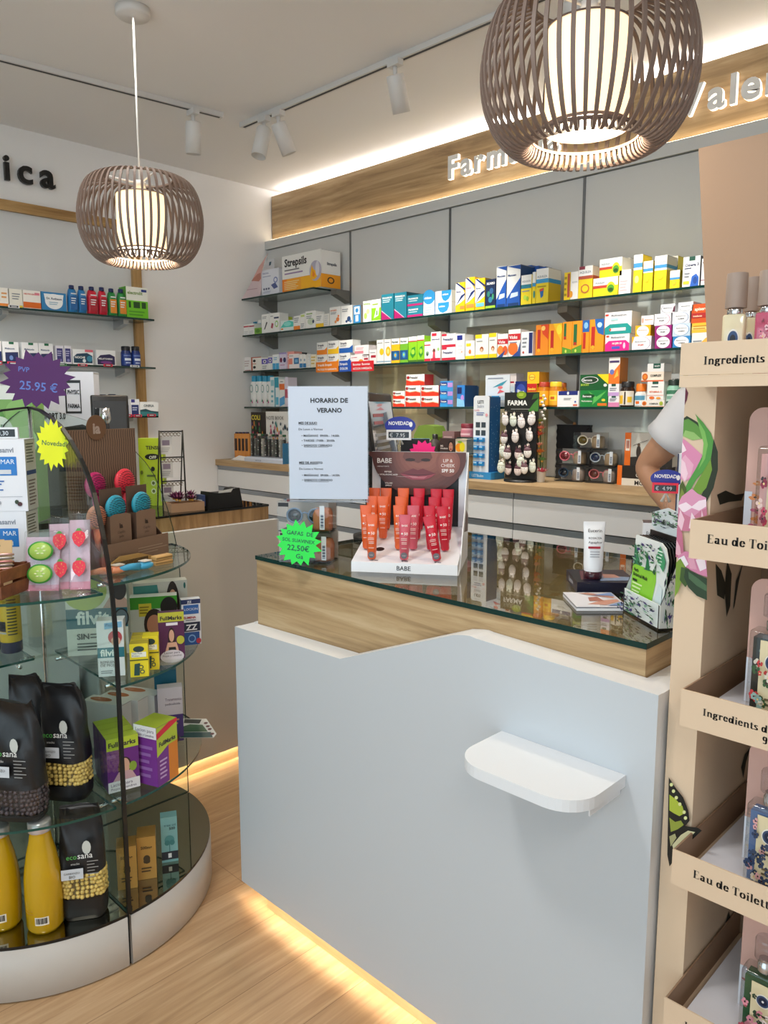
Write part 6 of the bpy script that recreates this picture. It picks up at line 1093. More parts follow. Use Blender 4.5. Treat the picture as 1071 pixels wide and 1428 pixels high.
# flowers standing right of the rack
fx_ = V((at_y(*px('G', 553, 905), 2.92).x, 2.92, ZB)); ft = thing('flower_arrangement', 'coral artificial flowers standing right of the key charm rack', 'flowers', fx_)
b = B(); b.lathe([(.02, 0), (.026, .05), (.022, .06)], mat('d8cfc0', .5), 18); b.link('vase', ft)
def petals(b, c, r_, m, n=9, tilt=.5):
    for i in range(n):
        a = 2*math.pi*i/n; d = V((math.cos(a), math.sin(a)*.8, tilt)); s = V((-math.sin(a), math.cos(a), 0))*r_*.22; c_ = V(c); b.add([c_, c_+d*r_*.55+s, c_+d*r_, c_+d*r_*.55-s], [(0, 1, 2, 3)], m)
    b.ball(c, r_*.2, mat('e8b04a', .6), 5)
H3 = lambda y: at_y(*px('G', 530, y), fx_.y).z-ZB
for (x, y, rr, c) in ((-.012, 625, .05, 'd8604a'), (.0, 580, .04, 'e8927a'), (.0, 740, .045, 'e0803a'), (.012, 870, .05, 'c84a6a'), (-.005, 690, .035, 'f0b0a0'), (.014, 790, .035, '6a9a5a'), (-.004, 530, .035, '8a9a4a')):
    f = B(); f.tube([(0, 0, .055), (x*.5, 0, H3(y)*.6), (x, -.01, H3(y)-.004)], .0018, mat('4a6a30', .6), 6); petals(f, (x, -.012, H3(y)), rr*.8, mat(c, .6)); petals(f, (x, -.014, H3(y)+.003), rr*.5, mat(c, .6), 7, 1); f.link('flower', ft)
b = B(); b.tube([(.004, .01, .05), (.01, .01, .2), (.008, .0, H3(340))], .0015, mat('7a8a5a', .6), 6)
for i in range(9): b.ball((.008+.009*math.sin(i*2.1), -.004, H3(350)-.012*i*1.2), .008, mat('ece4dc', .6), 5, (1, .6, .8))
b.link('blossom_stem', ft)
# black pouch, cup, sunglasses, moulded plug boxes
pp = V((at_y(*px('G', 765, 880), 3.11).x, 3.11, ZB)); hp = min(1.418, at_y(*px('G', 765, 508), pp.y).z)-ZB; wv = (at_y(*px('G', 880, 600), pp.y).x-at_y(*px('G', 650, 600), pp.y).x)
t = thing('black_pouch', 'black scalloped pouch reading FARMA leaning behind the sunglasses boxes', 'pouch', (pp.x, pp.y, ZB))
out = []
for i in range(17): out += [(-wv/2+(i % 2)*.004, hp*i/16)]
out += [(-wv*.42, hp), (wv*.42, hp)]
for i in range(16, -1, -1): out += [(wv/2-(i % 2)*.004, hp*i/16)]
b = B(); b.prism(out, (0, 0, 0), (1, 0, 0), (0, 0, 1), (0, 1, 0), .02, mat('18181b', .5)); b.text('FARMA', (0, -.0004, hp*.8), (1, 0, 0), (0, 0, 1), .018, '4a4a50', center=True); b.link('pouch', t)
b = B(); b.prism([(-wv*.47, hp*.97), (0, hp*.62), (wv*.47, hp*.97)], (0, -.0008, 0), (1, 0, 0), (0, 0, 1), (0, -1, 0), .0025, mat('1f1f22', .5)); b.link('flap', t)
b = B(); b.ball((0, .01, hp+.004), .008, mat('b07a4a', .5), 6); b.link('bead', t)
cp = bench('G', 598, 868, .03); t = thing('tumbler', 'grey tumbler between the flowers and sunglasses boxes', 'cup', cp); b = B(); b.lathe([(.024, 0), (.026, .003), (.03, .075), (.028, .075), (.024, .006), (.001, .005)], mat('8d8a86', .3), 24, caps=False); b.link('cup', t)
sb = [((726, 932), '2f4a64', '0e1a2c', 0, 'bottom clear box of navy lensed sunglasses, left, on the bench'), ((936, 945), 'd87a80', '5a2420', 0, 'bottom clear box of pink sunglasses, right, on the bench')]
bo = []
for (x, y), fc, lc_, lv, lb in sb:
    p = bench('G', x, y, .045); bo.append(p); sunglasses_box(lb, p, math.radians(9), .132, .08, .073, fc, lc_, 'aaa49c', '9a8a80')
for (dx, i, lv, fc, lc_, lb) in ((0, 0, 1, 'd86a7a', '701018', 'middle clear box of red lensed pink sunglasses, left, on the bench'), (0, 1, 1, 'c8d4e0', '16305a', 'middle clear box of blue lensed pale sunglasses, right, on the bench'), (.085, 0, 2, 'efe8d8', '5a4a10', 'topmost clear box of cream sunglasses on the bench pile')):
    sunglasses_box(lb, bo[i]+V((dx, .006*lv, .0733*lv)), math.radians(9), .132, .08, .073, fc, lc_, 'aaa49c', '9a8468')
m0 = bench('H', 335, 1003, .0); mu_, mn_ = R2(math.radians(4)); mw = .205
mz = at_y(*px('H', 420, 875), m0.y).z-ZB; mh = at_y(*px('H', 420, 650), m0.y+.02).z-ZB-mz
put('mould_box', 'lower black orange and cream ear plug box on the bench', 'box', m0+mu_*(mw/2)+mn_*.07, mw, .12, mz, '241f1d', 'r0,0,.1,1 e8701c;r.1,0,1,.36 e3dccf;T.38,.05,.5,.24 1a1a1a MOLDEX;t.4,.44,.4,.22 e8e0d4 Orange', math.radians(4))
put('mould_box', 'upper black and orange ear plug box with a fishing boat picture', 'box', m0+mu_*(mw/2+.022)+mn_*.085+V((0, 0, mz+.0004)), mw, .12, mh, 'c9c6c0', 'r0,0,.13,1 e8701c;r.02,.45,.11,.8 f3e6dc;r.04,.52,.06,.76 a8401c;r.07,.52,.09,.76 a8401c;p.13,0,1,0,1,.3,.7,.34,.6,.5,.45,.3,.13,.26 2a2624;e.3,.42,.05,.2 3a2f2a;e.3,.64,.03,.05 5a4438;p.18,.62,.5,.8,.5,.79,.18,.6 4a443e;e.7,.82,.07,.1 17171a;t.66,.78,.09,.09 f3f3f3 33;t.46,.52,.5,.13 d8541c ORANGE;p.78,.6,.9,.95,1,.95,1,.5 1e1c1c', math.radians(4))
p = bench('H', 590, 1000, .1); put('small_carton', 'small white carton with a navy band behind the pink price frame', 'carton', p+V((.0, 0, 0)), .08, .05, at_y(*px('H', 590, 870), p.y).z-ZB, 'eceef2', 'r0,.6,1,.8 2a2f6a', math.radians(8))
# small things seen through the glazed recesses
for i in range(9):
    x = n2[0]+.03+i*(n2[1]-n2[0]-.06)/8; hz = .04+.03*((i*7) % 3)/2
    put('sample_box', f'tiny white sample box, {ORD[i]} from the left behind the right recess glass', 'sample box', (x, YP+.07, 1.735), .028, .03, hz, 'dcd8cc', 'r.2,.3,.8,.5 b8b4a8')
b = B(); b.box((n2[0]+.002, YP+.03, 1.7245), (n2[1]-.002, YB-.0125, 1.7345), mat('a85a4a', .4)); tag(b.link('recess_shelf', None), 'narrow red edged shelf inside the right glazed wall recess', 'shelf')
# ================================================================ ROUND GLASS DISPLAY
CX, CY, ZM = -2.28, .872, .155
FH = V((-math.sin(AZ), math.cos(AZ), 0))
def h_at(p, px_, py_):
    d = ray(px_, py_); t = (V(p)-CP).dot(FH)/d.dot(FH); return (CP+d*t).z
def wpx(p, n): return n*((V(p)-CP).dot(CF))/FPX
rd = thing('glass_display_stand', 'round tiered glass display stand on a low curved plinth', 'display stand', (CX, CY, 0))
PL = mat('bdb6ae', .4)
GAP = 1.2
for k in range(4):
    b = B(); a0, a1 = 90*k+GAP/2, 90*k+90-GAP/2; b.lathe([(.462, 0.002), (.466, .006), (.466, ZM-.009), (.455, ZM-.009), (.455, .002), (.462, .002)], PL, 30, a0=a0, a1=a1, caps=False); b.link('plinth_segment', rd)
B().lathe([(.4545, .0), (.4545, ZM-.010), (.001, ZM-.010)], mat('141414', .6), 64, caps=False).link('plinth_core', rd)
MIR = mat('a29f8e', .03, 1)
for k in range(4):
    a0, a1 = 90*k+.7, 90*k+89.3; n = 28; b = B(); arcp = [(.464*math.cos(math.radians(a0+(a1-a0)*i/n)), .464*math.sin(math.radians(a0+(a1-a0)*i/n))) for i in range(n+1)]; am = math.radians(90*k+45); c_ = (.008*math.cos(am), .008*math.sin(am))
    b.prism([c_]+arcp, (0, 0, ZM-.0085), (1, 0, 0), (0, 1, 0), (0, 0, 1), .0085, MIR, side=mat('141618', .2)); b.link('mirror_top', rd)
prof = [(.004, 1.494), (.075, 1.486), (.141, 1.467), (.203, 1.445), (.261, 1.408), (.316, 1.363), (.353, 1.323), (.382, 1.28), (.405, 1.223), (.425, 1.166), (.442, 1.10), (.455, 1.03), (.462, .95), (.464, .85), (.464, ZM+.0005)]
SEAL = mat('0b0c0c', .4)
for k in range(4):
    ca, sa = round(math.cos(k*math.pi/2)), round(math.sin(k*math.pi/2)); U = V((ca, sa, 0)); N = V((-sa, ca, 0)); b = B()
    pts = [(.004, ZM+.0005)]+prof; b.prism(pts, N*-.003, U, (0, 0, 1), N, .006, GL(), side=EDGE()); b.link('glass_fin', rd)
    if k in (0, 3):
        s = B(); th = .0055; q = [(r+.0005, z+.0005) for r, z in prof]
        for (r0, z0), (r1, z1) in zip(q, q[1:]):
            l = math.hypot(r1-r0, z1-z0); nx, nz = (z0-z1)/l, (r1-r0)/l; t = .006
            s.add([U*r0+N*-th+V((0, 0, z0)), U*r1+N*-th+V((0, 0, z1)), U*(r1+nx*t)+N*-th+V((0, 0, z1+nz*t)), U*(r0+nx*t)+N*-th+V((0, 0, z0+nz*t)), U*r0+N*th+V((0, 0, z0)), U*r1+N*th+V((0, 0, z1)), U*(r1+nx*t)+N*th+V((0, 0, z1+nz*t)), U*(r0+nx*t)+N*th+V((0, 0, z0+nz*t))], [(0, 1, 2, 3), (7, 6, 5, 4), (0, 4, 5, 1), (2, 6, 7, 3)], SEAL)
        s.link('edge_seal', rd)
b = B(); b.tube([(0, 0, ZM+.0006), (0, 0, 1.5)], .0055, CHROME(), 12); b.link('centre_rod', rd)
TIERS = {0: [.455, .78, 1.05], 3: [.455, 1.03], 1: [.455, 1.05], 2: [.455, .755]}
RT = {.455: .445, .78: .445, .755: .43, 1.05: .43, 1.03: .43}
for k, zs in TIERS.items():
    for z in zs:
        a0, a1 = 90*k, 90*k+90; R = RT[z]; n = 30; am = math.radians(a0+45); off = .010
        arcp = []
        for i in range(n+1):
            t = math.radians(a0+90*i/n); arcp.append((R*math.cos(t), R*math.sin(t)))
        c0, c1 = math.cos(math.radians(a0)), math.sin(math.radians(a0)); d0, d1 = -c1, c0
        sh = [(x+(c0+d0)*off, y+(c1+d1)*off) for x, y in [(0.012*(c0+d0), .012*(c1+d1))]+[(p[0]*.975, p[1]*.975) for p in arcp]]
        b = B(); b.prism(sh, (0, 0, z-.007), (1, 0, 0), (0, 1, 0), (0, 0, 1), .007, GL(), side=mat('1a4a42', .12)); b.link('glass_shelf', rd)
        for (e0, e1), (f0, f1) in (((c0, c1), (d0, d1)), ((d0, d1), (c0, c1))):
            for rr in (.07, R-.06):
                c = B(); p = V((e0*rr, e1*rr, z-.0135)); f_ = V((f0, f1, 0)); c.tube([p+f_*.0042, p+f_*.046], .006, CHROME(), 12); c.link('shelf_clamp', rd)
def stand(name, label, cat, l, r, yb, yt, z, d, base, deco='', rz=None, w_=None, group=None, side=None, top=None, back=0, sh=(0, 0)):
    """carton whose front bottom edge runs from pixel l to r at row yb on level z; rz is its heading"""
    p = at_z((l+r)/2, yb, z); rz = math.radians(44.5 if rz is None else rz); fx, fy = R2(rz); 
    if w_ is None: w_ = wpx(p, r-l)/max(.2, abs(fx.dot(CR)))
    h = h_at(p, (l+r)/2, yt)-z; c = p+fy*(d/2+back)+V((sh[0], sh[1], 0)); return put(name, label, cat, (c.x, c.y, z+.0004), w_, d, h, base, deco, rz, group, side, top)
# --- mirror level
def juice(px_, yb, yt, label):
    p = at_z(px_, yb-10, ZM); h = h_at(p, px_, yt)-ZM; t = thing('juice_bottle', label, 'juice bottle', (p.x, p.y, ZM+.0006), math.radians(44)); r = .0455
    J = mat('c29a0c', .12, coat=.6)
    b = B(); b.lathe([(r*.55, 0), (r*.9, .002), (r, .012), (r*1.02, h*.3), (r*1.0, h*.48), (r*.93, h*.58), (r*.78, h*.72), (r*.62, h*.82), (r*.56, h-.034), (r*.54, h-.028), (r*.56, h-.027)], J, 36); b.link('bottle', t)
    c = B(); c.lathe([(r*.63, h-.0265), (r*.63, h-.004), (r*.56, h), (r*.001, h)], mat('c9c3c4', .25, .6), 24, caps=False); c.link('cap', t)
    l = B(); 
    def patch(a0, a1, z0, z1, m, k=0):
        vv = []
        for i in range(7): a = math.radians(-90+a0+(a1-a0)*i/6); vv += [((r+.0006+k)*math.cos(a), (r+.0006+k)*math.sin(a), z0), ((r+.0006+k)*math.cos(a), (r+.0006+k)*math.sin(a), z1)]
        l.add(vv, [(2*i, 2*i+2, 2*i+3, 2*i+1) for i in range(6)], m)
    patch(-6, 36, .03, .052, mat('ece6d8', .4))
    for i in range(10): patch(-3+i*3.6, -1+i*3.6+(i % 3)*.5, .034, .05, mat('1a1a1a', .5), .0004)
    for i in range(5): patch(-52, -10, .058+i*.008, .061+i*.008, mat('b07a04', .4))
    l.link('label', t); return t
juice(64, 1300, 1143, 'bottle of yellow juice nearest the black snack bag on the mirror base')
juice(6, 1297, 1150, 'bottle of yellow juice left of its twin at the frame edge')
BAGM = mat('16171a', .42); BALLS = {'y': mat('dcc06a', .5), 'd': mat('4a4044', .5)}
def snack_bag(label, px_, yb, yt, z, rz, w_, kind, seed, lean=0, win=(.10, .34), d=.085):
    p = at_z(px_, yb, z); h = h_at(p, px_, yt)-z; t = thing('snack_bag', label, 'snack bag', (p.x, p.y, z+.001), rz); t.rotation_euler = (lean, 0, rz); r = random.Random(seed)
    ks = [(0, .92, .9), (.04, 1, 1), (.2, 1.02, 1.04), (.38, 1, 1), (.55, .98, .86), (.7, .96, .6), (.82, .95, .3), (.9, .9, .1), (1, .86-.1*r.random(), .05)]; N = 28
    def ring(zf, a, b_, grow=0):
        o = []
        for i in range(N):
            q = 2*math.pi*i/N; x = w_/2*a*math.copysign(abs(math.cos(q))**.55, math.cos(q)); y = d/2*b_*math.copysign(abs(math.sin(q))**.7, math.sin(q))
            cr_ = .004*math.sin(5*q+zf*17+seed)*(1 if zf > .3 else .3); bend = -.03*max(0, zf-.75)*4*(zf-.75)*2
            o.append((x+grow*math.cos(q), y+cr_+grow*math.sin(q)+bend, h*zf+.006*math.sin(3*q+seed)*(zf > .95)))
        return o
    def skin(k0, k1, m, sub=3):
        rs = []
        for i in range(sub*8+1):
            zf = k0+(k1-k0)*i/(sub*8)
            for (z0, a0, b0), (z1, a1, b1) in zip(ks, ks[1:]):
                if z0 <= zf <= z1+1e-6: s = (zf-z0)/(z1-z0); rs.append(ring(zf, a0+(a1-a0)*s, b0+(b1-b0)*s)); break
        vv = [q for x in rs for q in x]; ff = [(k*N+i, k*N+(i+1) % N, (k+1)*N+(i+1) % N, (k+1)*N+i) for k in range(len(rs)-1) for i in range(N)]; return vv, ff, len(rs)
    b = B()
    for k0, k1 in ((0, win[0]), (win[1], 1)):
        vv, ff, n = skin(k0, k1, BAGM); b.add(vv, ff, BAGM, True)
        if k0 == 0: b.add(vv[:N], [tuple(range(N))[::-1]], BAGM)
        else: b.add(vv[-N:], [tuple(range(N))], BAGM)
    y0 = -d/2*.99
    tx_ = lambda s, x, zf, hh, c, w2, y_=None: b.text(s, (x, (y0 if y_ is None else y_)-.0105, h*zf), (1, 0, 0), (0, .16, 1), hh, c, width=w2)
    tx_('eco', -w_*.29, .58, .016, '4fa84a', w_*.22, y0*.94); tx_('sana', -w_*.05, .58, .016, 'e8e8e4', w_*.32, y0*.94); tx_('snacks', -w_*.2, .53, .006, 'b8b8b4', w_*.3, y0*.95)
    b.add([(-w_*.42, y0-.008, h*.40), (.0+w_*.05, y0-.008, h*.40), (w_*.05, y0-.006, h*.49), (-w_*.42, y0-.006, h*.49)], [(0, 1, 2, 3)], mat('c9ced4', .5)); tx_('GARBANZO', -w_*.36, .45, .007, '22262a', w_*.34, y0+.001); tx_('BIO', -w_*.25, .415, .007, '22262a', w_*.2, y0+.001)
    for i in range(6): b.add([(w_*.14, y0-.0062, h*(.40+.028*i)), (w_*(.3+.08*(i % 2)), y0-.006, h*(.40+.028*i)), (w_*(.3+.08*(i % 2)), y0-.006, h*(.407+.028*i)), (w_*.14, y0-.0062, h*(.407+.028*i))], [(0, 1, 2, 3)], mat('9a9a98', .5))
    b.add([(w_*.14+.011*math.cos(i*.5236), y0*.8-.008, h*.66+.019*math.sin(i*.5236)) for i in range(12)], [tuple(range(12))], mat('c8ccc6', .5))
    b.link('bag', t)
    g = B(); m = BALLS[kind]; vv, ff, n = skin(win[0]+.001, win[1]-.001, m); g.add([(x*.9, y*.86, z_) for x, y, z_ in vv], ff, mat('6a5a2c' if kind == 'y' else '2a2628', .6), True)  # inner skin coloured darker, painting shade into the gaps between balls
    nr = int((win[1]-win[0])*h/.0102)
    for j in range(nr):
        zf = win[0]+(win[1]-win[0])*(j+.5)/nr; rg = ring(zf, .95, .93)
        for i in range(N//2-1, N+2):
            a_, b_ = V(rg[i % N]), V(rg[(i+1) % N])
            for s_ in ((j % 2)*.5,)+((.5+(j % 2)*.5,) if (a_-b_).length > .016 else ()):
                c_ = a_.lerp(b_, s_); g.ball((c_.x+r.uniform(-.0015, .0015), c_.y+r.uniform(0, .002), c_.z+r.uniform(-.0015, .0015)), r.uniform(.0052, .0063), m, 4)
    o = g.link('snack_balls', t); o['kind'] = 'stuff'
    f = B(); vv, ff, n = skin(win[0], win[1], CLR); f.add(vv, ff, CLR, True); f.link('window_film', t); return t
snack_bag('black snack bag with yellow balls standing on the mirror base beside the juice', 120, 1272, 1120, ZM, math.radians(58), .115, 'y', 3, 0, (.2, .42), .075)
snack_bag('black snack bag with bright yellow balls in its window on the middle glass shelf', 96, 1108, 952, .455, math.radians(40), .125, 'y', 5, 0, (.14, .34))
snack_bag('black snack bag with dark balls in its window in front on the middle glass shelf', 30, 1136, 975, .455, math.radians(38), .135, 'd', 8, 0, (.06, .28))
snack_bag('black snack bag half hidden behind the two front ones on the middle glass shelf', 45, 1078, 940, .455, math.radians(50), .10, 'd', 11)
GOLD = 'T.2,.7,.6,.09 3a2a14 500mg;e.5,.48,.18,.08 3a2a14;e.42,.42,.1,.05 3a2a14;e.58,.42,.1,.05 3a2a14;r.47,.36,.53,.5 3a2a14;l.2,.16,.8,.3 4a3418 2;r0,.985,1,1 6a4c20'
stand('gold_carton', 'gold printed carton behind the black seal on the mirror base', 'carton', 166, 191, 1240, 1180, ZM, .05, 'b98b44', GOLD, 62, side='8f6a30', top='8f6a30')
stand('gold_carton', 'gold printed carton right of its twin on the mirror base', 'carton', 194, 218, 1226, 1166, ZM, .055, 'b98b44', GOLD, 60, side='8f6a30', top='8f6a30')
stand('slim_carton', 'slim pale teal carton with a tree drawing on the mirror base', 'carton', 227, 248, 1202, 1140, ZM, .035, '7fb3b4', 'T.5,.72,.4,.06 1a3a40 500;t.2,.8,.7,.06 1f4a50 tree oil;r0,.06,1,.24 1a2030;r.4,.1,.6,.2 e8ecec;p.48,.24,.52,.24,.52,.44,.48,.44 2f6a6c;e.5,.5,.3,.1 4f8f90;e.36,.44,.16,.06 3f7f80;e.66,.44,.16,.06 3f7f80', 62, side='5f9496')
# --- level of the snack bags, right sector
FM = 'r0,.78,1,1 b9cc3a;T.06,.84,.9,.09 2a1a3a FullMarks;e.55,.42,.22,.2 3a2622;e.55,.45,.15,.15 d8a890;p.15,.2,.9,.2,.75,.36,.35,.36 c9a0a8;e.8,.42,.12,.09 8aa83a;r0,0,1,.2 e8e4e8;t.08,.11,.8,.06 4a2a5a Lacion para;t.08,.04,.8,.06 4a2a5a Piojos y Liendres;l.0,.6,.3,.75 8a5a9a 1'
for i in range(4):
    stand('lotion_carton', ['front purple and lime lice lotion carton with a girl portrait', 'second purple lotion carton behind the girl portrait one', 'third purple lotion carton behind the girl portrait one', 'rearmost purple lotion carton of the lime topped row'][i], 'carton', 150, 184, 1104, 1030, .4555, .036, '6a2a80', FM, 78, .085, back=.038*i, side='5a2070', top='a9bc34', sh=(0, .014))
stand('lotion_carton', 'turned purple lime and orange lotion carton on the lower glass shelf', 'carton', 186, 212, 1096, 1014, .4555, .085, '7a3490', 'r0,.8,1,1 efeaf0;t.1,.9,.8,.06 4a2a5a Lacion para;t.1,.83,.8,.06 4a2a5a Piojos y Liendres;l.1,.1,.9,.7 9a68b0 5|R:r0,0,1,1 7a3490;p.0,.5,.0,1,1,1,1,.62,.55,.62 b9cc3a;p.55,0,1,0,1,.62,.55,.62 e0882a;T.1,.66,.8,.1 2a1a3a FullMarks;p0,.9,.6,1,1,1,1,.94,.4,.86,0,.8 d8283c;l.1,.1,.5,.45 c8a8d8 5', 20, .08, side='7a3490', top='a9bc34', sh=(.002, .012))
OV = 'T:e.35,.5,.28,.3 b5683a;t.15,.42,.4,.16 e8c8b0 TEST'
for i in range(3):
    p = at_z(205+i*18, 1050-2*i, .4555)+V((-.11, .05, 0)); put('white_carton', ['white carton with a copper oval on its lid, left of three', 'white carton with a copper oval on its lid, middle of three', 'white carton with a copper oval on its lid, right of three'][i]+', lower glass shelf', 'carton', V((CX+.085, CY+.145+.056*i, .4556)), .14, .05, .15, 'dcdad6', OV, math.radians(25), top='e0deda')
stand('lotion_box', 'white to violet treatment box behind the orange sided carton', 'box', 222, 258, 1040, 964, .4555, .04, 'cfc6cc', 'r0,0,1,.5 4a3478;t.3,.76,.66,.07 5a5060 Tratamiento;t.3,.68,.6,.06 5a5060 pediculicida;l.3,.3,.9,.44 c88a6a 2;e.5,.06,.3,.14 5a3a34;e.5,.05,.2,.1 d8a890', 62, w_=.075, side='8a7898', back=.03)
gc = at_z(277, 1018, .478); b = B(); b.prism([(-.055, -.03), (.05, -.035), (.058, -.02), (.02, .045), (-.055, .05)], (0, 0, 0), (1, 0, 0), (0, 1, 0), (0, 0, 1), .0015, mat('d4d6d2', .35))
for j, (pl, c) in enumerate((([(-.054, -.03), (.048, -.034), (.04, -.012), (-.054, -.008)], '1f4a4a'), ([(-.054, -.007), (.03, -.01), (.01, .02), (-.03, .024), (-.054, .015)], '2f5a3a'), ([(-.05, .03), (.0, .025), (.005, .042), (-.05, .047)], '14181c'))): b.poly([(x, y, .0017+.0002*j) for x, y in pl], c)
for x, y in ((.035, .0), (.028, .012), (.02, .026), (.045, -.02)): b.poly([(x+.007*math.cos(a), y+.005*math.sin(a), .0024) for a in range(6)], '5a2a30')
tag(b.link('folded_card', None, gc, rot=(math.radians(24), 0, math.radians(50))), 'green and white printed card sticking out over the lower glass shelf', 'card')
# --- .78 level, right sector
ZA = .7804
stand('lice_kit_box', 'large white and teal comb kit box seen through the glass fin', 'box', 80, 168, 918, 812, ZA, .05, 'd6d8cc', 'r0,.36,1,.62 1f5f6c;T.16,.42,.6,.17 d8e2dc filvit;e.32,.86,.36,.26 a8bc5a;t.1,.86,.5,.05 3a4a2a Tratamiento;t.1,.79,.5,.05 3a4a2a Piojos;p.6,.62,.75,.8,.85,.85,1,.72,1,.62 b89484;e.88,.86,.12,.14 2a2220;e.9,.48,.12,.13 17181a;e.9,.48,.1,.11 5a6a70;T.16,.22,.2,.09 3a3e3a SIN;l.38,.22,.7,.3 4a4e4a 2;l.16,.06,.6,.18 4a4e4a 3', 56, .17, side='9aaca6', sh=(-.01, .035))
stand('lotion_box', 'white lice spray box with teal band in front of the big kit box', 'box', 128, 163, 946, 868, ZA, .045, 'dfe3e6', 'r0,.34,1,.52 1f7080;T.1,.37,.8,.12 e8f0ee filvit;e.68,.7,.26,.12 b8404a;e.7,.63,.18,.08 d8a890;p.3,.85,.95,.88,.95,.98,.3,.96 7ab0d4;t.35,.9,.5,.05 2a4a80 Piojos!;t.1,.24,.7,.05 2a3040 REPELENTE;t.1,.18,.7,.05 2a3040 DE PIOJOS;l.1,.05,.6,.12 7a8088 2', 56, side='b9c2c8', sh=(0, .022))
b1 = stand('lice_kit_box', 'white and teal kit box with a smiling girl at the back of the shelf', 'box', 182, 286, 884, 812, ZA, .045, 'd5d4cc', 'p0,0,.46,0,.5,.5,.44,.95,0,.95 3f8f8c;t.08,.62,.34,.14 17303a Contra los;T.08,.36,.34,.2 17303a Piojos!;e.72,.5,.13,.5 2a1c18;e.72,.62,.08,.22 d8a88c;p.58,0,.88,0,.84,.26,.62,.26 d8dadc;e.95,.9,.02,.06 1f6a64', 66, .165, back=.085, sh=(.062, -.045))
stand('lice_kit_box', 'green topped box with two child portraits on the shelf', 'box', 184, 248, 896, 836, ZA, .045, 'cdd2cc', 'r0,.72,1,1 3f9a2a;r.18,.55,.45,.85 d8c83a;l.2,.6,.42,.8 8a7a1a 3;e.5,.36,.22,.36 2a1c18;e.5,.34,.16,.24 c88a6c;e.82,.74,.18,.24 17120f;r.4,0,.8,.16 5a2a6a', 60, .14, back=.035, side='3a8426')
YEL = 'e.5,.84,.3,.09 1f3a3a;r.1,.6,.9,.75 e8ece0;t.14,.69,.7,.05 17303a Two Pack;t.14,.62,.7,.05 17303a Protect;r0,.5,1,.53 2a3a1a;p.2,.05,.5,.05,.55,.42,.25,.4 1f4a4a;e.6,.3,.13,.06 1f4a4a;e.6,.3,.08,.035 e6d428;e.66,.16,.13,.06 1f4a4a;e.66,.16,.08,.035 e6d428'
for i in range(3):
    stand('repellent_carton', ['front yellow repellent carton on the shelf by the black seal', 'middle yellow repellent carton of the left row', 'rearmost yellow repellent carton of the left row'][i], 'carton', 185, 205, 944, 898, ZA, .035, 'e6d428', YEL, 58, .047, back=.038*i, side='d8c21e', top='b9a838')
stand('repellent_carton', 'yellow repellent carton right of the front one', 'carton', 204, 218, 936, 889, ZA, .04, 'e6d428', YEL, 58, .042, back=.01, side='d8c21e')
stand('lotion_carton', 'dark purple lotion carton with a girl in black, upper shelf', 'carton', 224, 257, 919, 854, ZA, .022, '54224e', 'r0,.8,1,1 b9b838;T.08,.84,.84,.1 1f1a2a FullMarks;r.3,.72,.75,.78 e8e0e8;e.5,.42,.14,.26 2a1c18;e.5,.5,.1,.13 d8a890;p.2,.1,.8,.1,.68,.36,.34,.36 d8a890;p.34,.1,.7,.1,.64,.26,.38,.26 17141a;e.84,.4,.15,.09 b9b838;e.5,.06,.46,.14 d9d3dc;t.2,.12,.6,.05 2a1a3a Lacion para;t.14,.06,.72,.05 2a1a3a Piojos y Liendres', 62, side='3f1838')
stand('lotion_carton', 'white and navy double Z lotion carton at the shelf edge', 'carton', 256, 280, 899, 836, ZA, .03, 'e2e3ea', 'r0,.9,1,1 1c2c5c;T.3,.92,.4,.05 e2e3ea ZZ;r.1,.68,.9,.88 2a5fa8;t.15,.76,.7,.06 e2e3ea LOCION;T.1,.58,.8,.05 a82a3a ELIMINA;l.2,.53,.8,.56 4a4a5a 1;r.05,.3,.95,.5 17203c;T.2,.33,.6,.13 e2e3ea ZZ;r.1,0,.9,.28 1c4a8c;e.5,.14,.2,.09 7aa0d0;e.5,.14,.15,.06 1c4a8c;e.85,.08,.13,.06 b02a3a', 66, side='2a5a80')
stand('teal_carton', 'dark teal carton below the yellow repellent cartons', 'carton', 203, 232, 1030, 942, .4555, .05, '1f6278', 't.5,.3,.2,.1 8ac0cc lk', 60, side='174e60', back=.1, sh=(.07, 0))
# --- top level, right sector: brush display
ZQ = 1.0504; fb0, fb1 = V((CX+.286, CY+.058, ZQ)), V((CX+.204, CY+.308, ZQ)); bu = (fb1-fb0).normalized(); ba = math.atan2(bu.y, bu.x); BWd = (fb1-fb0).length; bn = V((-bu.y, bu.x, 0)); bc = (fb0+fb1)/2
KR = mat('7d6350', .6); KR2 = mat('5a4436', .65)
bd_ = thing('brush_display', 'brown card brush display with a wavy back board and round logo', 'display box', bc, ba); BD = .115
b = B(); b.box((-BWd/2, 0, 0), (BWd/2, .003, .072), KR); b.box((-BWd/2, .0031, 0), (-BWd/2+.003, BD, .05), KR2); b.box((BWd/2-.003, .0031, 0), (BWd/2, BD, .05), KR2); b.box((-BWd/2+.0031, .0031, 0), (BWd/2-.0031, BD, .003), KR2)
b.prism([(0.003, .05), (BD, .05), (BD, .17), (BD*.6, .11)], (-BWd/2, 0, 0), (0, 1, 0), (0, 0, 1), (1, 0, 0), .003, KR2); b.prism([(0.003, .05), (BD, .05), (BD, .17), (BD*.6, .11)], (BWd/2-.003, 0, 0), (0, 1, 0), (0, 0, 1), (1, 0, 0), .003, KR2)
b.text('capillo', (-BWd*.45, -.0004, .018), (1, 0, 0), (0, 0, 1), .02, '9a8470', width=.12); 
for i, w2 in enumerate((.1, .12, .08)): b.box((BWd*.02, -.0008, .042-.008*i), (BWd*.02+w2, -.0003, .0445-.008*i), mat('9a8470', .6))
b.link('tray', bd_)
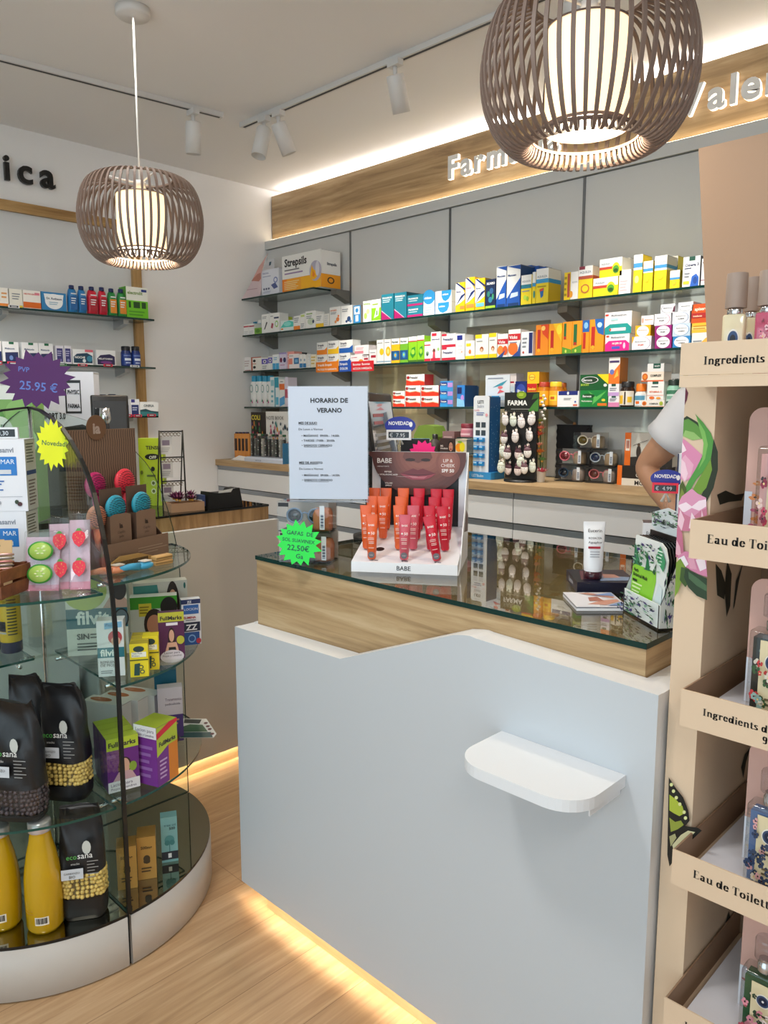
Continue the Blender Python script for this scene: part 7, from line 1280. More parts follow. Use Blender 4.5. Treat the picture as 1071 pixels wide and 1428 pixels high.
HBB = .385; b = B(); b.box((-BWd/2, BD+.0005, 0), (BWd/2, BD+.0035, HBB), KR)
WV = mat('3d2e26', .65)
for i in range(30):
    x = -BWd/2+BWd*(i+.5)/30; pts = []
    for j in range(25): zz = .12+(HBB-.122)*j/24; pts.append((x+.0014*math.sin(j*1.6), zz))
    vv = []; 
    for x_, z_ in pts: vv += [(x_-.0011, BD+.0001, z_), (x_+.0011, BD+.0001, z_)]
    b.add(vv, [(2*j, 2*j+1, 2*j+3, 2*j+2) for j in range(24)], WV)
b.link('back_board', bd_)
b = B(); b.prism(ell(-BWd*.08, HBB+.005, .036, .036), (0, BD-.0005, 0), (1, 0, 0), (0, 0, 1), (0, -1, 0), .002, mat('6a4c34', .55)); b.text('ia', (-BWd*.08, BD-.0027, HBB-.011), (1, 0, 0), (0, 0, 1), .03, 'a8968a', center=True, bold=.04); b.link('logo_disc', bd_)
def loc_b(x, y, z): return bc+bu*x+bn*y+V((0, 0, z))
def brush(x, y, z, m, label, pack=False, s=1, tilt=0):
    t = thing('hair_brush', label, 'hair brush', loc_b(x, y, z), ba); t.rotation_euler = (0, tilt, ba)
    b = B(); b.tube([(0, 0, 0), (0, 0, .05), (0, 0, .085)], [.009, .008, .011], mat(m, .35), 12); b.ball((0, 0, .115*1), .038*s, mat(m, .35), 10, (.98, .34, .98)); b.link('handle', t)
    d = B(); rr = random.Random(3)
    for ring in range(1, 5):
        for k in range(ring*7):
            a = 2*math.pi*k/(ring*7); q = ring*.0075*s; xx, zz = q*math.cos(a), q*math.sin(a); yy = -.34*math.sqrt(max(0, (.038*s)**2-q*q)); d.box((xx-.0007, yy-.006, .115+zz-.0007), (xx+.0007, yy+.001, .115+zz+.0007), mat('1f1a22', .5))
    o = d.link('bristles', t); o['kind'] = 'stuff'
    if pack:
        c = B(); w2 = .039; c.prism([(-w2, .0), (w2, .0), (w2, .095), (w2*.6, .1), (-w2*.6, .1), (-w2, .095)], (0, -.016, 0), (1, 0, 0), (0, 0, 1), (0, -1, 0), .002, KR); c.box((-w2, -.0159, 0), (-w2+.002, .016, .095), KR2); c.box((w2-.002, -.0159, 0), (w2, .016, .095), KR2); c.box((-w2*1.05, .0161, 0), (w2*1.05, .018, .17), KR2)
        c.text('ia', (0, -.0184, .06), (1, 0, 0), (0, 0, 1), .014, '2e2119', center=True, bold=.04); c.text('Cepillo', (0, -.0184, .045), (1, 0, 0), (0, 0, 1), .007, '2e2119', center=True); c.text('pelo', (0, -.0184, .033), (1, 0, 0), (0, 0, 1), .007, '2e2119', center=True); c.link('sleeve', t)
    return t
brush(-.062, .085, .115, 'c0246a', 'magenta round hair brush at the back left of the brush display', s=1.0)
brush(.05, .085, .115, 'e8384a', 'coral red round hair brush at the back right of the brush display', s=1.05)
brush(-.04, .034, .05, '2a9ab4', 'turquoise hair brush in a kraft sleeve, left one in front', True, 1.0)
brush(.06, .034, .05, '2a9ab4', 'turquoise hair brush in a kraft sleeve, right one in front', True, 1.0)
brush(-.105, .04, .03, 'd88a6a', 'peach hair brush at the left end of the brush display', False, .95)
# small brushes and combs lying in front
def lying(px_, py_, label, m, kind, rz):
    p = at_z(px_, py_, ZQ)
    if kind == 'brush':
        t = thing('hair_brush', label, 'hair brush', p, rz); b = B(); b.ball((0, 0, .012), .024, mat(m, .35), 8, (1.2, .8, .45)); b.tube([(-.02, 0, .012), (-.05, .004, .016), (-.08, .01, .014)], [.011, .009, .006], mat(m, .35), 10); b.link('handle', t); d = B(); d.box((-.012, -.012, .0236), (.016, .012, .026), mat('e8dccc', .4)); d.link('pad', t); return t
    b = B()
    if kind == 'comb':
        b.prism([(-.07, 0), (.07, 0), (.075, .02), (.03, .034), (-.04, .036), (-.075, .02)], (0, .004, 0), (1, 0, 0), (0, 0, 1), (0, -1, 0), .006, mat(m, .5))
        for i in range(24): b.box((-.066+i*.0056, -.0005, -.0), (-.0645+i*.0056, .0025, -.0+.001), mat(m, .5))
        for i in range(22): b.box((-.062+i*.0056, -.0035, .003), (-.0595+i*.0056, -.0021, .022), mat('1a1512', .6))
    else: b.bev((-.03, -.012, 0), (.03, .012, .014), mat(m, .5), .003); b.box((-.029, -.0125, .005), (.029, -.0119, .009), mat('8a6a3a', .5))
    o = b.link('hair_comb' if kind == 'comb' else 'wooden_clip', None, p, rz); return tag(o, label, 'comb' if kind == 'comb' else 'hair clip')
lying(164, 800, 'small peach brush lying before the brush display by the black seal', 'e8916a', 'brush', math.radians(100))
lying(202, 794, 'small sky blue brush lying before the brush display', '3fa0c8', 'brush', math.radians(105))
lying(184, 790, 'bamboo comb propped against the brush display tray', 'b08a50', 'comb', math.radians(105))
lying(226, 787, 'wooden hair clip lying right of the blue brush, lower one', 'c09860', 'clip', math.radians(95))
cl2 = lying(226, 787, 'wooden hair clip stacked on the lower wooden clip', 'cda468', 'clip', math.radians(100)); cl2.location.z += .0145
# --- top level, front sector: crate, patch packs, supplement boxes
ZR = 1.0304
crate = thing('wooden_crate', 'small brown slatted wooden crate holding hair ties at the frame edge', 'crate', at_z(5, 838, ZR)+R2(math.radians(125))[0]*.058+R2(math.radians(125))[1]*.078, math.radians(125)); WDK = grain('crate_wood', '5a3018', '7a4526', '8f5832', (20, 20, 20), .6)
for i, (z0, z1) in enumerate(((.004, .034), (.042, .072))):
    for nm, (a, c) in {'front': ((-.055, -.075, z0), (.055, -.07, z1)), 'back': ((-.055, .07, z0), (.055, .075, z1)), 'end': ((.0552, -.075, z0), (.0602, .075, z1)), 'end2': ((-.0602, -.075, z0), (-.0552, .075, z1))}.items():
        B().box(a, c, WDK).link('slat', crate)
b = B()
for sx in (-1, 1):
    for sy in (-1, 1): b_ = B(); b_.box((sx*.0485-.006, sy*.0635-.006, 0), (sx*.0485+.006, sy*.0635+.006, .076), WDK); b_.link('corner_post', crate)
b = B(); b.box((-.054, -.069, .001), (.054, .069, .003), WDK); b.link('bottom', crate)
cl = crate.location; tu, tn = R2(math.radians(125))
for i in range(3):
    t = thing('hair_tie_card', ['front kraft card of metallic hair ties sticking out of the crate', 'second kraft card of hair ties in the crate', 'rear kraft card of hair ties in the crate'][i], 'hair ties', cl+V((.03-.026*i, .004-.010*i, .0036)), math.radians(52)); t.rotation_euler = (math.radians(-10), 0, math.radians(52))
    b = B(); b.box((-.038, -.001, 0), (.038, .001, .135), mat('c9a878', .6)); b.text('hair ties', (0, -.0013, .12), (1, 0, 0), (0, 0, 1), .005, '4a3a2a', center=True); b.poly([(.003*math.cos(a), -.0014, .128+.003*math.sin(a)) for a in range(6)], '2a2420'); b.link('card', t)
    for j in range(7): k_ = B(); k_.tube([(-.04, 0, .045+j*.009), (-.03, -.005, .046+j*.009), (0, -.006, .0445+j*.009), (.03, -.005, .046+j*.009), (.04, 0, .045+j*.009), (.03, .004, .045+j*.009), (-.03, .004, .045+j*.009)], .0032, mat(['b8807a', 'd8cfc8', 'c99a94', '9a8a84', 'c0807a', 'a8a29c', 'd0a8a0'][j], .3, .5), 7, close=True); k_.link('hair_tie', t)
def patch_pack(label, px_, yb, yt, rz, w_, lean, kind):
    p = at_z(px_, yb, ZR); h = (h_at(p, px_, yt)-ZR)/math.cos(lean); t = thing('patch_pack', label, 'eye patch pack', p, math.radians(rz)); t.rotation_euler = (-lean, 0, math.radians(rz))
    b = B(); b.box((-w_/2, .0, 0), (w_/2, .004, h*.9), mat('d7b4c4', .4)); b.box((-w_/2, -.0006, 0), (w_/2, -.0001, h*.1), mat('d88aa0', .4)); b.link('card', t)
    f = B(); f.bev((-w_/2-.001, -.014, -.0), (w_/2+.001, -.0008, h), CLR, .004); f.link('clear_pouch', t)
    for zf in (.28, .66):
        g = B()
        if kind == 'cucumber':
            g.lathe([(.0005, 0), (.026, 0), (.029, .002), (.029, .004), (.0005, .005)], mat('3f9a3a', .3), 24, caps=False); q = len(g.v)
            g.lathe([(.0005, .0046), (.025, .0046), (.0246, .0056), (.0005, .006)], mat('a4c45a', .3), 24, caps=False)
            for i in range(6): g.ball((.009*math.cos(i*1.05), .009*math.sin(i*1.05), .006), .004, mat('d4e0a8', .3), 4, (1, .6, .3))
            g.v = [V((v.x*w_/.078, -.0135+.0003-(.0-v.z)*-1+.0, zf*h+v.y*.86)) for v in g.v]
        else:
            pts = [(0, -.024), (.011, -.014), (.0165, .0), (.0145, .012), (.006, .018), (-.006, .018), (-.0145, .012), (-.0165, 0), (-.011, -.014)]; g.prism([(x, z+zf*h) for x, z in pts], (0, -.0145, 0), (1, 0, 0), (0, 0, 1), (0, -1, 0), .003, mat('e0203c', .3))
            for i in range(10): g.ball((.009*math.sin(i*2.4), -.0178, zf*h-.012+.0028*i), .0012, mat('f2c86a', .4), 4)
            g.prism([(-.008, .018), (.008, .018), (.003, .025), (-.003, .025)], (0, -.0145, zf*h), (1, 0, 0), (0, 0, 1), (0, -1, 0), .003, mat('4f9a3f', .4))
        g.link('eye_patch', t)
    return t
patch_pack('pink pack of cucumber slice eye patches leaning beside the crate', 58, 824, 744, 48, .086, .25, 'cucumber')
patch_pack('pink pack of strawberry eye patches, left one of two', 86, 822, 724, 62, .05, .25, 'strawberry')
patch_pack('pink pack of strawberry eye patches, right one by the black seal', 112, 822, 718, 56, .05, .25, 'strawberry')
SAN = 'T.42,.82,.5,.07 8a909c asanvi;r.0,.5,.82,.76 1f78c8;t.5,.66,.28,.07 e8f0f8 MAR;T.1,.66,.3,.07 e8f0f8 COLA;r.0,.52,.7,.58 d2d6dc;l.05,.28,.6,.44 3a6ab0 4;r0,.2,.9,.205 8a8e98;e.15,.12,.06,.03 a8acb4;e.4,.12,.06,.03 a8acb4;e.84,.1,.05,.03 4a1a20;e.78,.13,.04,.03 2a3a20|R:l.1,.66,.9,.95 6a6a5a 7;r.05,.5,.95,.56 2a4a80;l.15,.06,.9,.44 7a6a62 8'
sp_ = at_z(44, 811, ZR); AS = math.radians(47); au, an = R2(AS); SWd = .125; HS = (h_at(sp_, 30, 612)-ZR)/2
for i, (dx, lab) in enumerate(((-.004, 'lower white and blue supplement box of the stack on the glass shelf'), (0, 'upper white and blue supplement box of the stack by the yellow star'))):
    h_ = HS-.001; c = sp_+au*(dx-SWd/2)+an*.04; put('supplement_box', lab, 'box', (c.x, c.y, ZR+.0002+(h_+.0006)*i), SWd, .078, h_, 'e6e8ee', SAN, AS+(.05 if i else 0), side='d6d6ce')
SY = at_y(75, 620, CY-.07)
ys = starburst('fluorescent yellow handwritten price star stuck to the upper supplement box', at_depth(73, 620, sp_+au*.012+an*.02), math.radians(60), .043, .068, 'e8f01c', [(-.6, .0, .26, 'Novedad!')], '2a6a4a', 17, 12)
pg = sp_+au*(-.075)+an*.035; novt = thing('price_holder', 'white framed digit price tag standing on the upper supplement box', 'price sign', (pg.x, pg.y, ZR+.0002+(HS-.0004)*2), AS+.05)
b = B(); b.box((-.05, -.006, 0), (.05, .004, .03), mat('e4e6ea', .4)); b.box((-.043, -.0066, .005), (.043, -.0061, .025), mat('14161a', .3)); b.text('40,30', (-.01, -.0069, .009), (1, 0, 0), (0, 0, 1), .012, 'd6dce4'); b.link('digit_frame', novt)
# purple star held on the top of the centre rod
pp = at_depth(52, 530, V((CX+.02, CY-.012, 1.5))); starburst('dark purple handwritten price star on top of the round display', pp, math.radians(46), .102, .082, '4a0b58', [(-.5, .3, .17, 'PVP'), (-.5, -.3, .3, '25.95 €')], '5a74c0', 18, 20, .78)
# --- left rear level: tall yellow bottles
def spray(px_, yb, yt, label):
    p = at_z(px_, yb, .7554); h = h_at(p, px_, yt)-.7554; t = thing('lotion_bottle', label, 'lotion bottle', (p.x, p.y, .7556), math.radians(46)); r = .031
    b = B(); b.lathe([(r*.92, 0), (r, .003), (r, .034), (r, .0345)], mat('1c2048', .35), 28); b.link('base_cap', t)
    b = B(); b.lathe([(r*.99, .035), (r*1.01, .04), (r*1.01, h*.92), (r*.8, h)], mat('d9b21a', .35), 28)
    R = r*1.01+.0006
    for a0, a1, z0, z1, c in ((-50, 0, h*.36, h*.52, '17182a'), (-52, 2, h*.32, h*.35, 'b9b4b0'), (10, 60, h*.3, h*.9, '4a4420')):
        n = 6; 
        for kk in range(1 if c != '4a4420' else 12):
            zz0, zz1 = (z0, z1) if c != '4a4420' else (z0+(z1-z0)*kk/12, z0+(z1-z0)*(kk+.45)/12); vv = []
            for i in range(n+1): a = math.radians(-90+a0+(a1-a0)*i/n); vv += [(R*math.cos(a), R*math.sin(a), zz0), (R*math.cos(a), R*math.sin(a), zz1)]
            b.add(vv, [(2*i, 2*i+2, 2*i+3, 2*i+1) for i in range(n)], mat(c, .4))
    b.link('bottle', t)
    b = B(); b.lathe([(r*.6, h+.0005), (r*.6, h+.015), (r*.5, h+.018)], mat('a02a3a', .4), 18); b.link('cap', t)
spray(17, 908, 822, 'yellow bottle with navy base on the rear glass shelf, right one')
spray(-10, 905, 824, 'yellow bottle with navy base on the rear glass shelf, cut by the frame')
# ================================================================ THINGS ON THE LEFT SIDE COUNTER
ZL = 1.0824
def onl(px_, X): p = at_x(px_, 650, X); return V((p.x, p.y, ZL))
def hl(p, px_, py_): return h_at(p, px_, py_)-ZL
p = onl(104, -3.16); h = hl(p, 99, 519); put('sport_box', 'tall lavender white box reading SPORT 3.0 on the side counter', 'box', p, .21, .08, h, 'd2d5e2', 'r.45,.7,.48,.94 1c1c22;r.45,.92,.75,.94 1c1c22;r.73,.7,.75,.94 1c1c22;r.45,.7,.75,.715 1c1c22;T.5,.84,.22,.04 2a2a32 PHYSIC;T.5,.74,.22,.04 2a2a32 FARMA;T.02,.66,.42,.06 1c1c22 SPORT 3.0;p.72,.5,.74,.5,.74,.56,.72,.56 4a4e60;p.9,.5,.92,.5,.92,.56,.9,.56 4a4e60;p.0,0,1,0,1,.58,.75,.62,.4,.6,.1,.62,0,.5 121214;e.6,.3,.3,.06 2a2a2e', math.radians(50))
p = onl(157, -2.92); t = thing('monitor', 'small black monitor beside the tall lavender box', 'monitor', p, math.radians(70)); hh = hl(p, 155, 551)
b = B(); b.lathe([(.08, 0), (.08, .01), (.02, .016), (.02, hh*.4), (.001, hh*.4)], mat('141416', .4), 24, c=(0, .04, 0)); b.link('foot', t)
b = B(); b.bev((-.07, -.015, hh*.3), (.07, .02, hh), mat('161618', .4), .006); b.link('housing', t); b = B(); b.box((-.06, -.0164, hh*.36), (.06, -.0156, hh*.95), mat('1c2024', .08, coat=1)); b.link('screen_glass', t)
p = onl(150, -2.80); t = thing('chrome_bottle', 'chrome stopper bottle in front of the small monitor', 'bottle', p); hb = hl(p, 150, 569); b = B(); b.lathe([(.022, 0), (.03, .02), (.032, hb*.6), (.02, hb*.8), (.012, hb*.86)], mat('2a2a2c', .15), 24); b.link('body', t); b = B(); b.lathe([(.014, hb*.861), (.022, hb*.9), (.018, hb), (.001, hb)], CHROME(), 20, caps=False); b.link('stopper', t)
p = onl(213, -3.0); h = hl(p, 213, 611); put('green_carton', 'lime green carton reading TENSI OFF on the side counter', 'carton', p, .10, .07, h, 'b4cc1e', 'T.3,.84,.5,.07 2a2e1a TENSI;e.55,.73,.3,.045 17180f;T.42,.7,.3,.06 e8ecd8 OFF;e.56,.55,.08,.035 17180f;l.3,.42,.7,.48 5a6a1a 1;e.56,.34,.1,.04 e4ecc8;e.56,.34,.06,.025 5a6a1a;e.56,.22,.1,.04 e4ecc8;e.56,.22,.06,.025 5a6a1a;e.1,.5,.06,.03 6a7a1a', math.radians(52))
p = onl(240, -2.82); hr = hl(p, 240, 600); t = thing('wire_rack', 'black wire card rack standing on the side counter', 'wire rack', p, math.radians(75)); IR = mat('17140f', .5, .3); wr = .095
for sx in (-1, 1):
    b = B(); b.tube([(sx*wr/2, -.02, 0), (sx*wr/2, .0, hr)], .0032, IR, 8); b.link('upright', t)
for f_ in (.06, .36, .66, .985):
    b = B(); y = -.02+.02*f_; b.tube([(-wr/2, y, hr*f_), (wr/2, y, hr*f_)], .0028, IR, 8)
    for i in range(6): b.tube([(-wr*.42+i*wr*.15+.007*math.cos(a*.9), y, hr*f_-.012+.007*math.sin(a*.9)) for a in range(7)], .0014, mat('6a5638', .5, .3), 5)
    b.link('scroll_bar', t)
b = B(); b.tube([(-wr/2, .0, hr*.98), (-wr/2, .07, 0)], .0028, IR, 8); b.tube([(wr/2, .0, hr*.98), (wr/2, .07, 0)], .0028, IR, 8); b.link('rear_leg', t)
for i, f_ in enumerate((.1, .4, .7)):
    put('price_card', f'pale card in the {["lower","middle","upper"][i]} pocket of the wire rack', 'card', p+R2(math.radians(75))[0]*-.02+R2(math.radians(75))[1]*(.012)+V((0, 0, hr*f_+.0)), .05, .008, hr*.22, 'd8d4d0', 'r.2,.5,.8,.8 8a7a8a;l.1,.1,.9,.4 a8a4a0 3', math.radians(75))
p = onl(255, -2.745); t = thing('flower_tray', 'small wooden tray of dark purple fabric flowers on the side counter', 'tray', p, math.radians(82)); b = B()
for a, c in (((-.07, -.04, 0), (.07, .04, .004)), ((-.07, -.04, .0041), (.07, -.036, .035)), ((-.07, .036, .0041), (.07, .04, .035)), ((.066, -.0359, .0041), (.07, .0359, .035)), ((-.07, -.0359, .0041), (-.066, .0359, .035))): b.box(a, c, mat('b08a6a', .6))
b.link('tray', t)
r = random.Random(4)
for i in range(8):
    f = B(); c = (r.uniform(-.05, .05), r.uniform(-.022, .022), .03+r.uniform(.006, .03)); petals(f, c, .03, mat(r.choice(['4a1238', '5a1a44', '38102c']), .7), 8, .5); petals(f, c, .02, mat('6a2450', .7), 6, 1.2); f.link('fabric_flower', t)
p = onl(307, -2.74); t = thing('card_holder', 'black wedge shaped slip holder on the side counter', 'holder', p, math.radians(88)); hh = hl(p, 307, 681)
b = B(); b.prism([(-.085, 0), (.085, 0), (.07, hh), (.04, hh*.98), (.03, hh*.8), (-.03, hh*.8), (-.075, hh*.9)], (0, -.035, 0), (1, 0, 0), (0, 0, 1), (0, 1, 0), .07, mat('101011', .5)); b.link('holder', t)
b = B(); b.prism([(-.03, hh*.7), (.05, hh*.78), (.05, hh*1.0), (.02, hh*.96), (-.028, hh*.9)], (0, -.03, 0), (1, 0, 0), (0, 0, 1), (0, -1, 0), -.002, mat('d6d3cc', .5)); b.link('paper_slip', t)
b = B(); b.box((-.1, -.02, .012), (-.0865, .03, hh*.75), mat('3a4a78', .4)); b.box((-.1003, -.018, .02), (-.1001, .02, hh*.5), mat('c8ccd8', .5)); b.link('card_pack', t)
p = onl(12, -2.95); h = hl(p, 12, 538); put('leaf_carton', 'big green leaf print carton behind the supplement stack', 'carton', p, .24, .1, h, '7fae5a', 'r0,.9,1,1 e8ece4;e.3,.75,.3,.12 5a9a44;e.7,.6,.35,.14 a8cc84;e.4,.5,.3,.12 4f8a3a;e.8,.8,.2,.1 8fbf6a;e.5,.68,.2,.1 dfe8dc;T.36,.68,.28,.04 6a8a70 CAR;T.36,.63,.28,.04 6a8a70 COS', math.radians(46))
# ================================================================ CARDBOARD PERFUME STAND
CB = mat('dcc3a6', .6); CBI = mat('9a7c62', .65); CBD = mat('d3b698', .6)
SX0, SX1, SYF, SYB = -.552, -.150, 1.28, 1.56
PWD = .052
st_ = thing('perfume_floor_stand', 'tall beige cardboard floor stand with flower print and perfume trays', 'display stand', ((SX0+SX1)/2, SYF, 0)); ox, oy = (SX0+SX1)/2, SYF
HT = 1.545
b = B(); b.box((SX0-ox+.01, .01, 0), (SX1-ox-.01, SYB-oy, .2), mat('1b1917', .6)); b.link('base', st_)
for nm, x0, s in (('l', SX0, 1), ('r', SX1-PWD, -1)):
    b = B(); b.box((x0-ox, 0, .2005), (x0+PWD-ox, SYB-oy, HT), CB); b.link('side_pillar', st_)
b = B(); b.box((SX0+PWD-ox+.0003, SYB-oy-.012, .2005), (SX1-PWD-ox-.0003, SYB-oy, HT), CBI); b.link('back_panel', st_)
# header board tapering, leaning on the back
hx0, hx1 = at_y(974, 207, 1.54), at_y(998, 365, 1.54)
b = B(); zt = hx0.z; b.prism([(hx1.x-ox, HT+.0005), (SX1-ox, HT+.0005), (SX1+.03-ox, zt), (hx0.x-ox, zt)], (0, SYB-oy-.02, 0), (1, 0, 0), (0, 0, 1), (0, 1, 0), .008, mat('ab8c72', .6)); b.link('header_board', st_)
YT = 1.20; ZTS = [1.598, 1.323, 1.043, .762, .486]; TX0, TX1 = -.498, -.204; HTY = .062
WRT = [(['Ingredients d\'or'], .0122), (['Eau de Toilette'], .0136), (["Ingredients d'or", '95'], .0116), (['Eau de Toilette'], .0136), (['Ingredients d\'or'], .0116)]
INKB = mat('17120f', .6)
for i, z in enumerate(ZTS):
    x0, x1 = (TX0-.03, TX1+.03) if i == 0 else (TX0, TX1); y1 = (SYB-.02 if i else SYB-.025)-oy
    b = B(); fz = z-HTY
    if i == 0: b.box((x0-ox, YT-oy, HT+.0006), (x1-ox, y1, HT+.003), CB); b.box((x0-ox, YT-oy, z-.068), (x1-ox, YT-oy+.003, HT+.0005), CB); fz = HT
    else: b.box((x0-ox+.0032, YT-oy+.0032, fz), (x1-ox-.0032, SYB-oy-.0125, fz+.003), CB)
    b.box((x0-ox, YT-oy, fz+(.0035 if i == 0 else 0)), (x1-ox, YT-oy+.003, z), CB)
    for xx in (x0, x1-.003):
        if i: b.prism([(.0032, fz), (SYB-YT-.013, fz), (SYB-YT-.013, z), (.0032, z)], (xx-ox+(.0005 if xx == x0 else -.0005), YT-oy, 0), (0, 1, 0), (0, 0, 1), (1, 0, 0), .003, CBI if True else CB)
    lines, hh = WRT[i]
    for j, s in enumerate(lines):
        if j == 0: b.text(s, (x0-ox+(.027 if i == 1 else .036), YT-oy-.0001, z-.034), (1, 0, 0), (0, 0, 1), hh, INKB, serif=True)
        else: b.text(s, (x0-ox+.128, YT-oy-.0001, z-.052), (1, 0, 0), (0, 0, 1), hh, INKB, serif=True)
    b.link('tray', st_)
    if i:
        b = B(); b.box((x0-ox+.02, YT-oy+.01, fz+.0034), (x1-ox-.02, SYB-oy-.03, fz+.022), mat('e6e6ec', .5)); b.link('white_insert', st_)
# printed flowers on the left pillar (outlines traced on the card, 1.2 mm cut-outs)
FL = B(); kf = 0
def petal(pts, c):
    global kf
    kf += 1; q = [at_y(x, y, SYF) for x, y in pts]; FL.poly([(max(SX0+.0002, p.x)-ox, -.0004-.00022*kf, p.z) for p in q], mat(c, .6))
for pts, c in [
 ([(946, 583), (958, 580), (972, 588), (984, 600), (985, 612), (970, 604), (955, 600), (946, 604)], '2c3a24'), ([(946, 586), (960, 584), (972, 592), (984, 606), (984, 612), (966, 612), (946, 608)], '5f9440'), ([(948, 608), (956, 600), (968, 603), (978, 612), (966, 614)], '8fb86a'),
 ([(946, 618), (953, 611), (966, 622), (979, 634), (981, 650), (972, 664), (962, 670), (946, 668)], 'd889ac'), ([(946, 640), (956, 634), (968, 648), (964, 664), (955, 672), (946, 664)], 'e4a8c0'), ([(950, 640), (956, 645), (960, 660), (956, 672), (948, 660)], 'f0ccd8'), ([(946, 622), (952, 616), (958, 628), (950, 632)], 'f4dde4'),
 ([(970, 577), (982, 590), (992, 604), (996, 616), (992, 640), (983, 656), (972, 668), (964, 682), (958, 694), (952, 690), (960, 672), (972, 652), (982, 632), (984, 612), (978, 594)], '4f9440'), ([(972, 582), (984, 602), (988, 620), (984, 640), (974, 656), (980, 640), (982, 618)], '7ab458'), ([(996, 612), (1002, 630), (1002, 655), (996, 680), (986, 700), (975, 698), (986, 676), (992, 645)], '232f1c'), ([(992, 640), (994, 655), (986, 680), (974, 694), (962, 692), (974, 670)], '6f9434'),
 ([(946, 676), (953, 670), (958, 682), (958, 700), (950, 704), (946, 700)], '4a5a24'), ([(946, 694), (952, 680), (956, 690), (950, 704)], '7a8a3a'),
 ([(944, 700), (952, 692), (966, 681), (974, 688), (986, 694), (987, 724), (972, 730), (956, 728), (944, 722)], 'd995b4'), ([(946, 704), (958, 700), (966, 706), (976, 698), (986, 696), (986, 706), (976, 712), (966, 708), (956, 714), (946, 712)], 'f2dce6'), ([(944, 706), (955, 716), (966, 722), (978, 712), (987, 708), (987, 740), (944, 740)], 'c87a94'), ([(950, 710), (956, 724), (952, 740), (946, 730)], 'ecc4d2'), ([(966, 714), (972, 724), (970, 740), (962, 736)], 'f2d8e0'), ([(980, 710), (984, 726), (978, 740)], 'ecc4d2'),
 ([(944, 736), (953, 742), (956, 780), (944, 776)], 'c4708c'), ([(944, 752), (950, 762), (952, 776), (944, 772)], 'e8b4c4'),
 ([(947, 775), (957, 768), (986, 774), (988, 804), (976, 800), (966, 795), (958, 790), (948, 786)], 'd98aac'), ([(972, 780), (984, 776), (987, 792), (978, 796)], 'f4e4ec'), ([(948, 778), (956, 774), (962, 786), (956, 792), (948, 786)], 'f6ecf2'), ([(960, 776), (970, 778), (974, 794), (964, 792)], 'e4a4bc'),
 ([(945, 784), (951, 778), (958, 790), (954, 806), (948, 824), (943, 832)], '7a9a34'), ([(952, 790), (962, 792), (968, 804), (958, 818), (950, 808)], '3f5a2a'), ([(958, 792), (974, 800), (988, 806), (988, 836), (974, 830), (962, 818), (956, 804)], '28402a'), ([(962, 796), (976, 806), (988, 816), (988, 824), (974, 816), (963, 806)], '4a6a4a'),
 ([(935, 1082), (944, 1096), (955, 1110), (962, 1128), (964, 1142), (958, 1150), (975, 1152), (981, 1156), (960, 1176), (948, 1190), (936, 1206), (933, 1190)], '17150f'), ([(936, 1106), (944, 1112), (954, 1122), (957, 1132), (950, 1136), (942, 1132), (936, 1128)], 'a9b83a'), ([(936, 1138), (944, 1144), (952, 1142), (956, 1148), (948, 1154), (938, 1158)], '8f9a3a'), ([(952, 1162), (962, 1156), (972, 1158), (958, 1172), (950, 1176), (942, 1184), (940, 1176)], 'd0cda4'), ([(936, 1164), (944, 1160), (946, 1166), (938, 1178)], 'a9a878')]:
    if pts[0] == (935, 1082): FL.link('flower_print', st_); FL = B()
    petal(pts, c)
for x, y in ((939, 1092), (942, 1101), (946, 1110), (951, 1119), (957, 1130), (959, 1138)): petal([(x+2.4*math.cos(a*.785), y+2.6*math.sin(a*.785)) for a in range(8)], 'd8dc9a')
FL.link('butterfly_print', st_)
# plum bud cut-out at the pillar's edge and dark leaves on the inner wall
b = B(); q = [at_y(x, y, SYF) for x, y in [(948, 541), (954, 540), (960, 548), (958, 558), (952, 565), (948, 566)]]; b.poly([(max(SX0+.0002, p.x)-ox, -.0005, p.z) for p in q], mat('6a2a40', .6)); q = [at_y(x, y, SYF) for x, y in [(948, 568), (952, 569), (952, 571), (948, 571)]]; b.poly([(max(SX0+.0002, p.x)-ox, -.0006, p.z) for p in q], mat('1a1612', .6)); b.link('bud_print', st_)
XI = SX0+PWD+.0006
for k, pts in enumerate(([(1000, 690), (1012, 684), (1026, 690), (1038, 688), (1034, 698), (1016, 700), (1004, 704)], [(998, 786), (1006, 796), (1012, 815), (1010, 836), (1000, 830)], [(1014, 782), (1020, 800), (1018, 845), (1013, 860), (1010, 820)], [(1036, 784), (1030, 810), (1024, 845), (1022, 850), (1026, 810)], [(1046, 1042), (1040, 1062), (1036, 1085), (1033, 1070), (1038, 1052)], [(1016, 1270), (1010, 1290), (1006, 1310), (1012, 1312), (1020, 1292)])):
    q = [at_x(x, y, XI) for x, y in pts]; b = B(); b.poly([(XI-ox+.0002*k, p.y-oy, p.z) for p in q], mat('2a2a1e', .6)); b.link('leaf_print', st_)
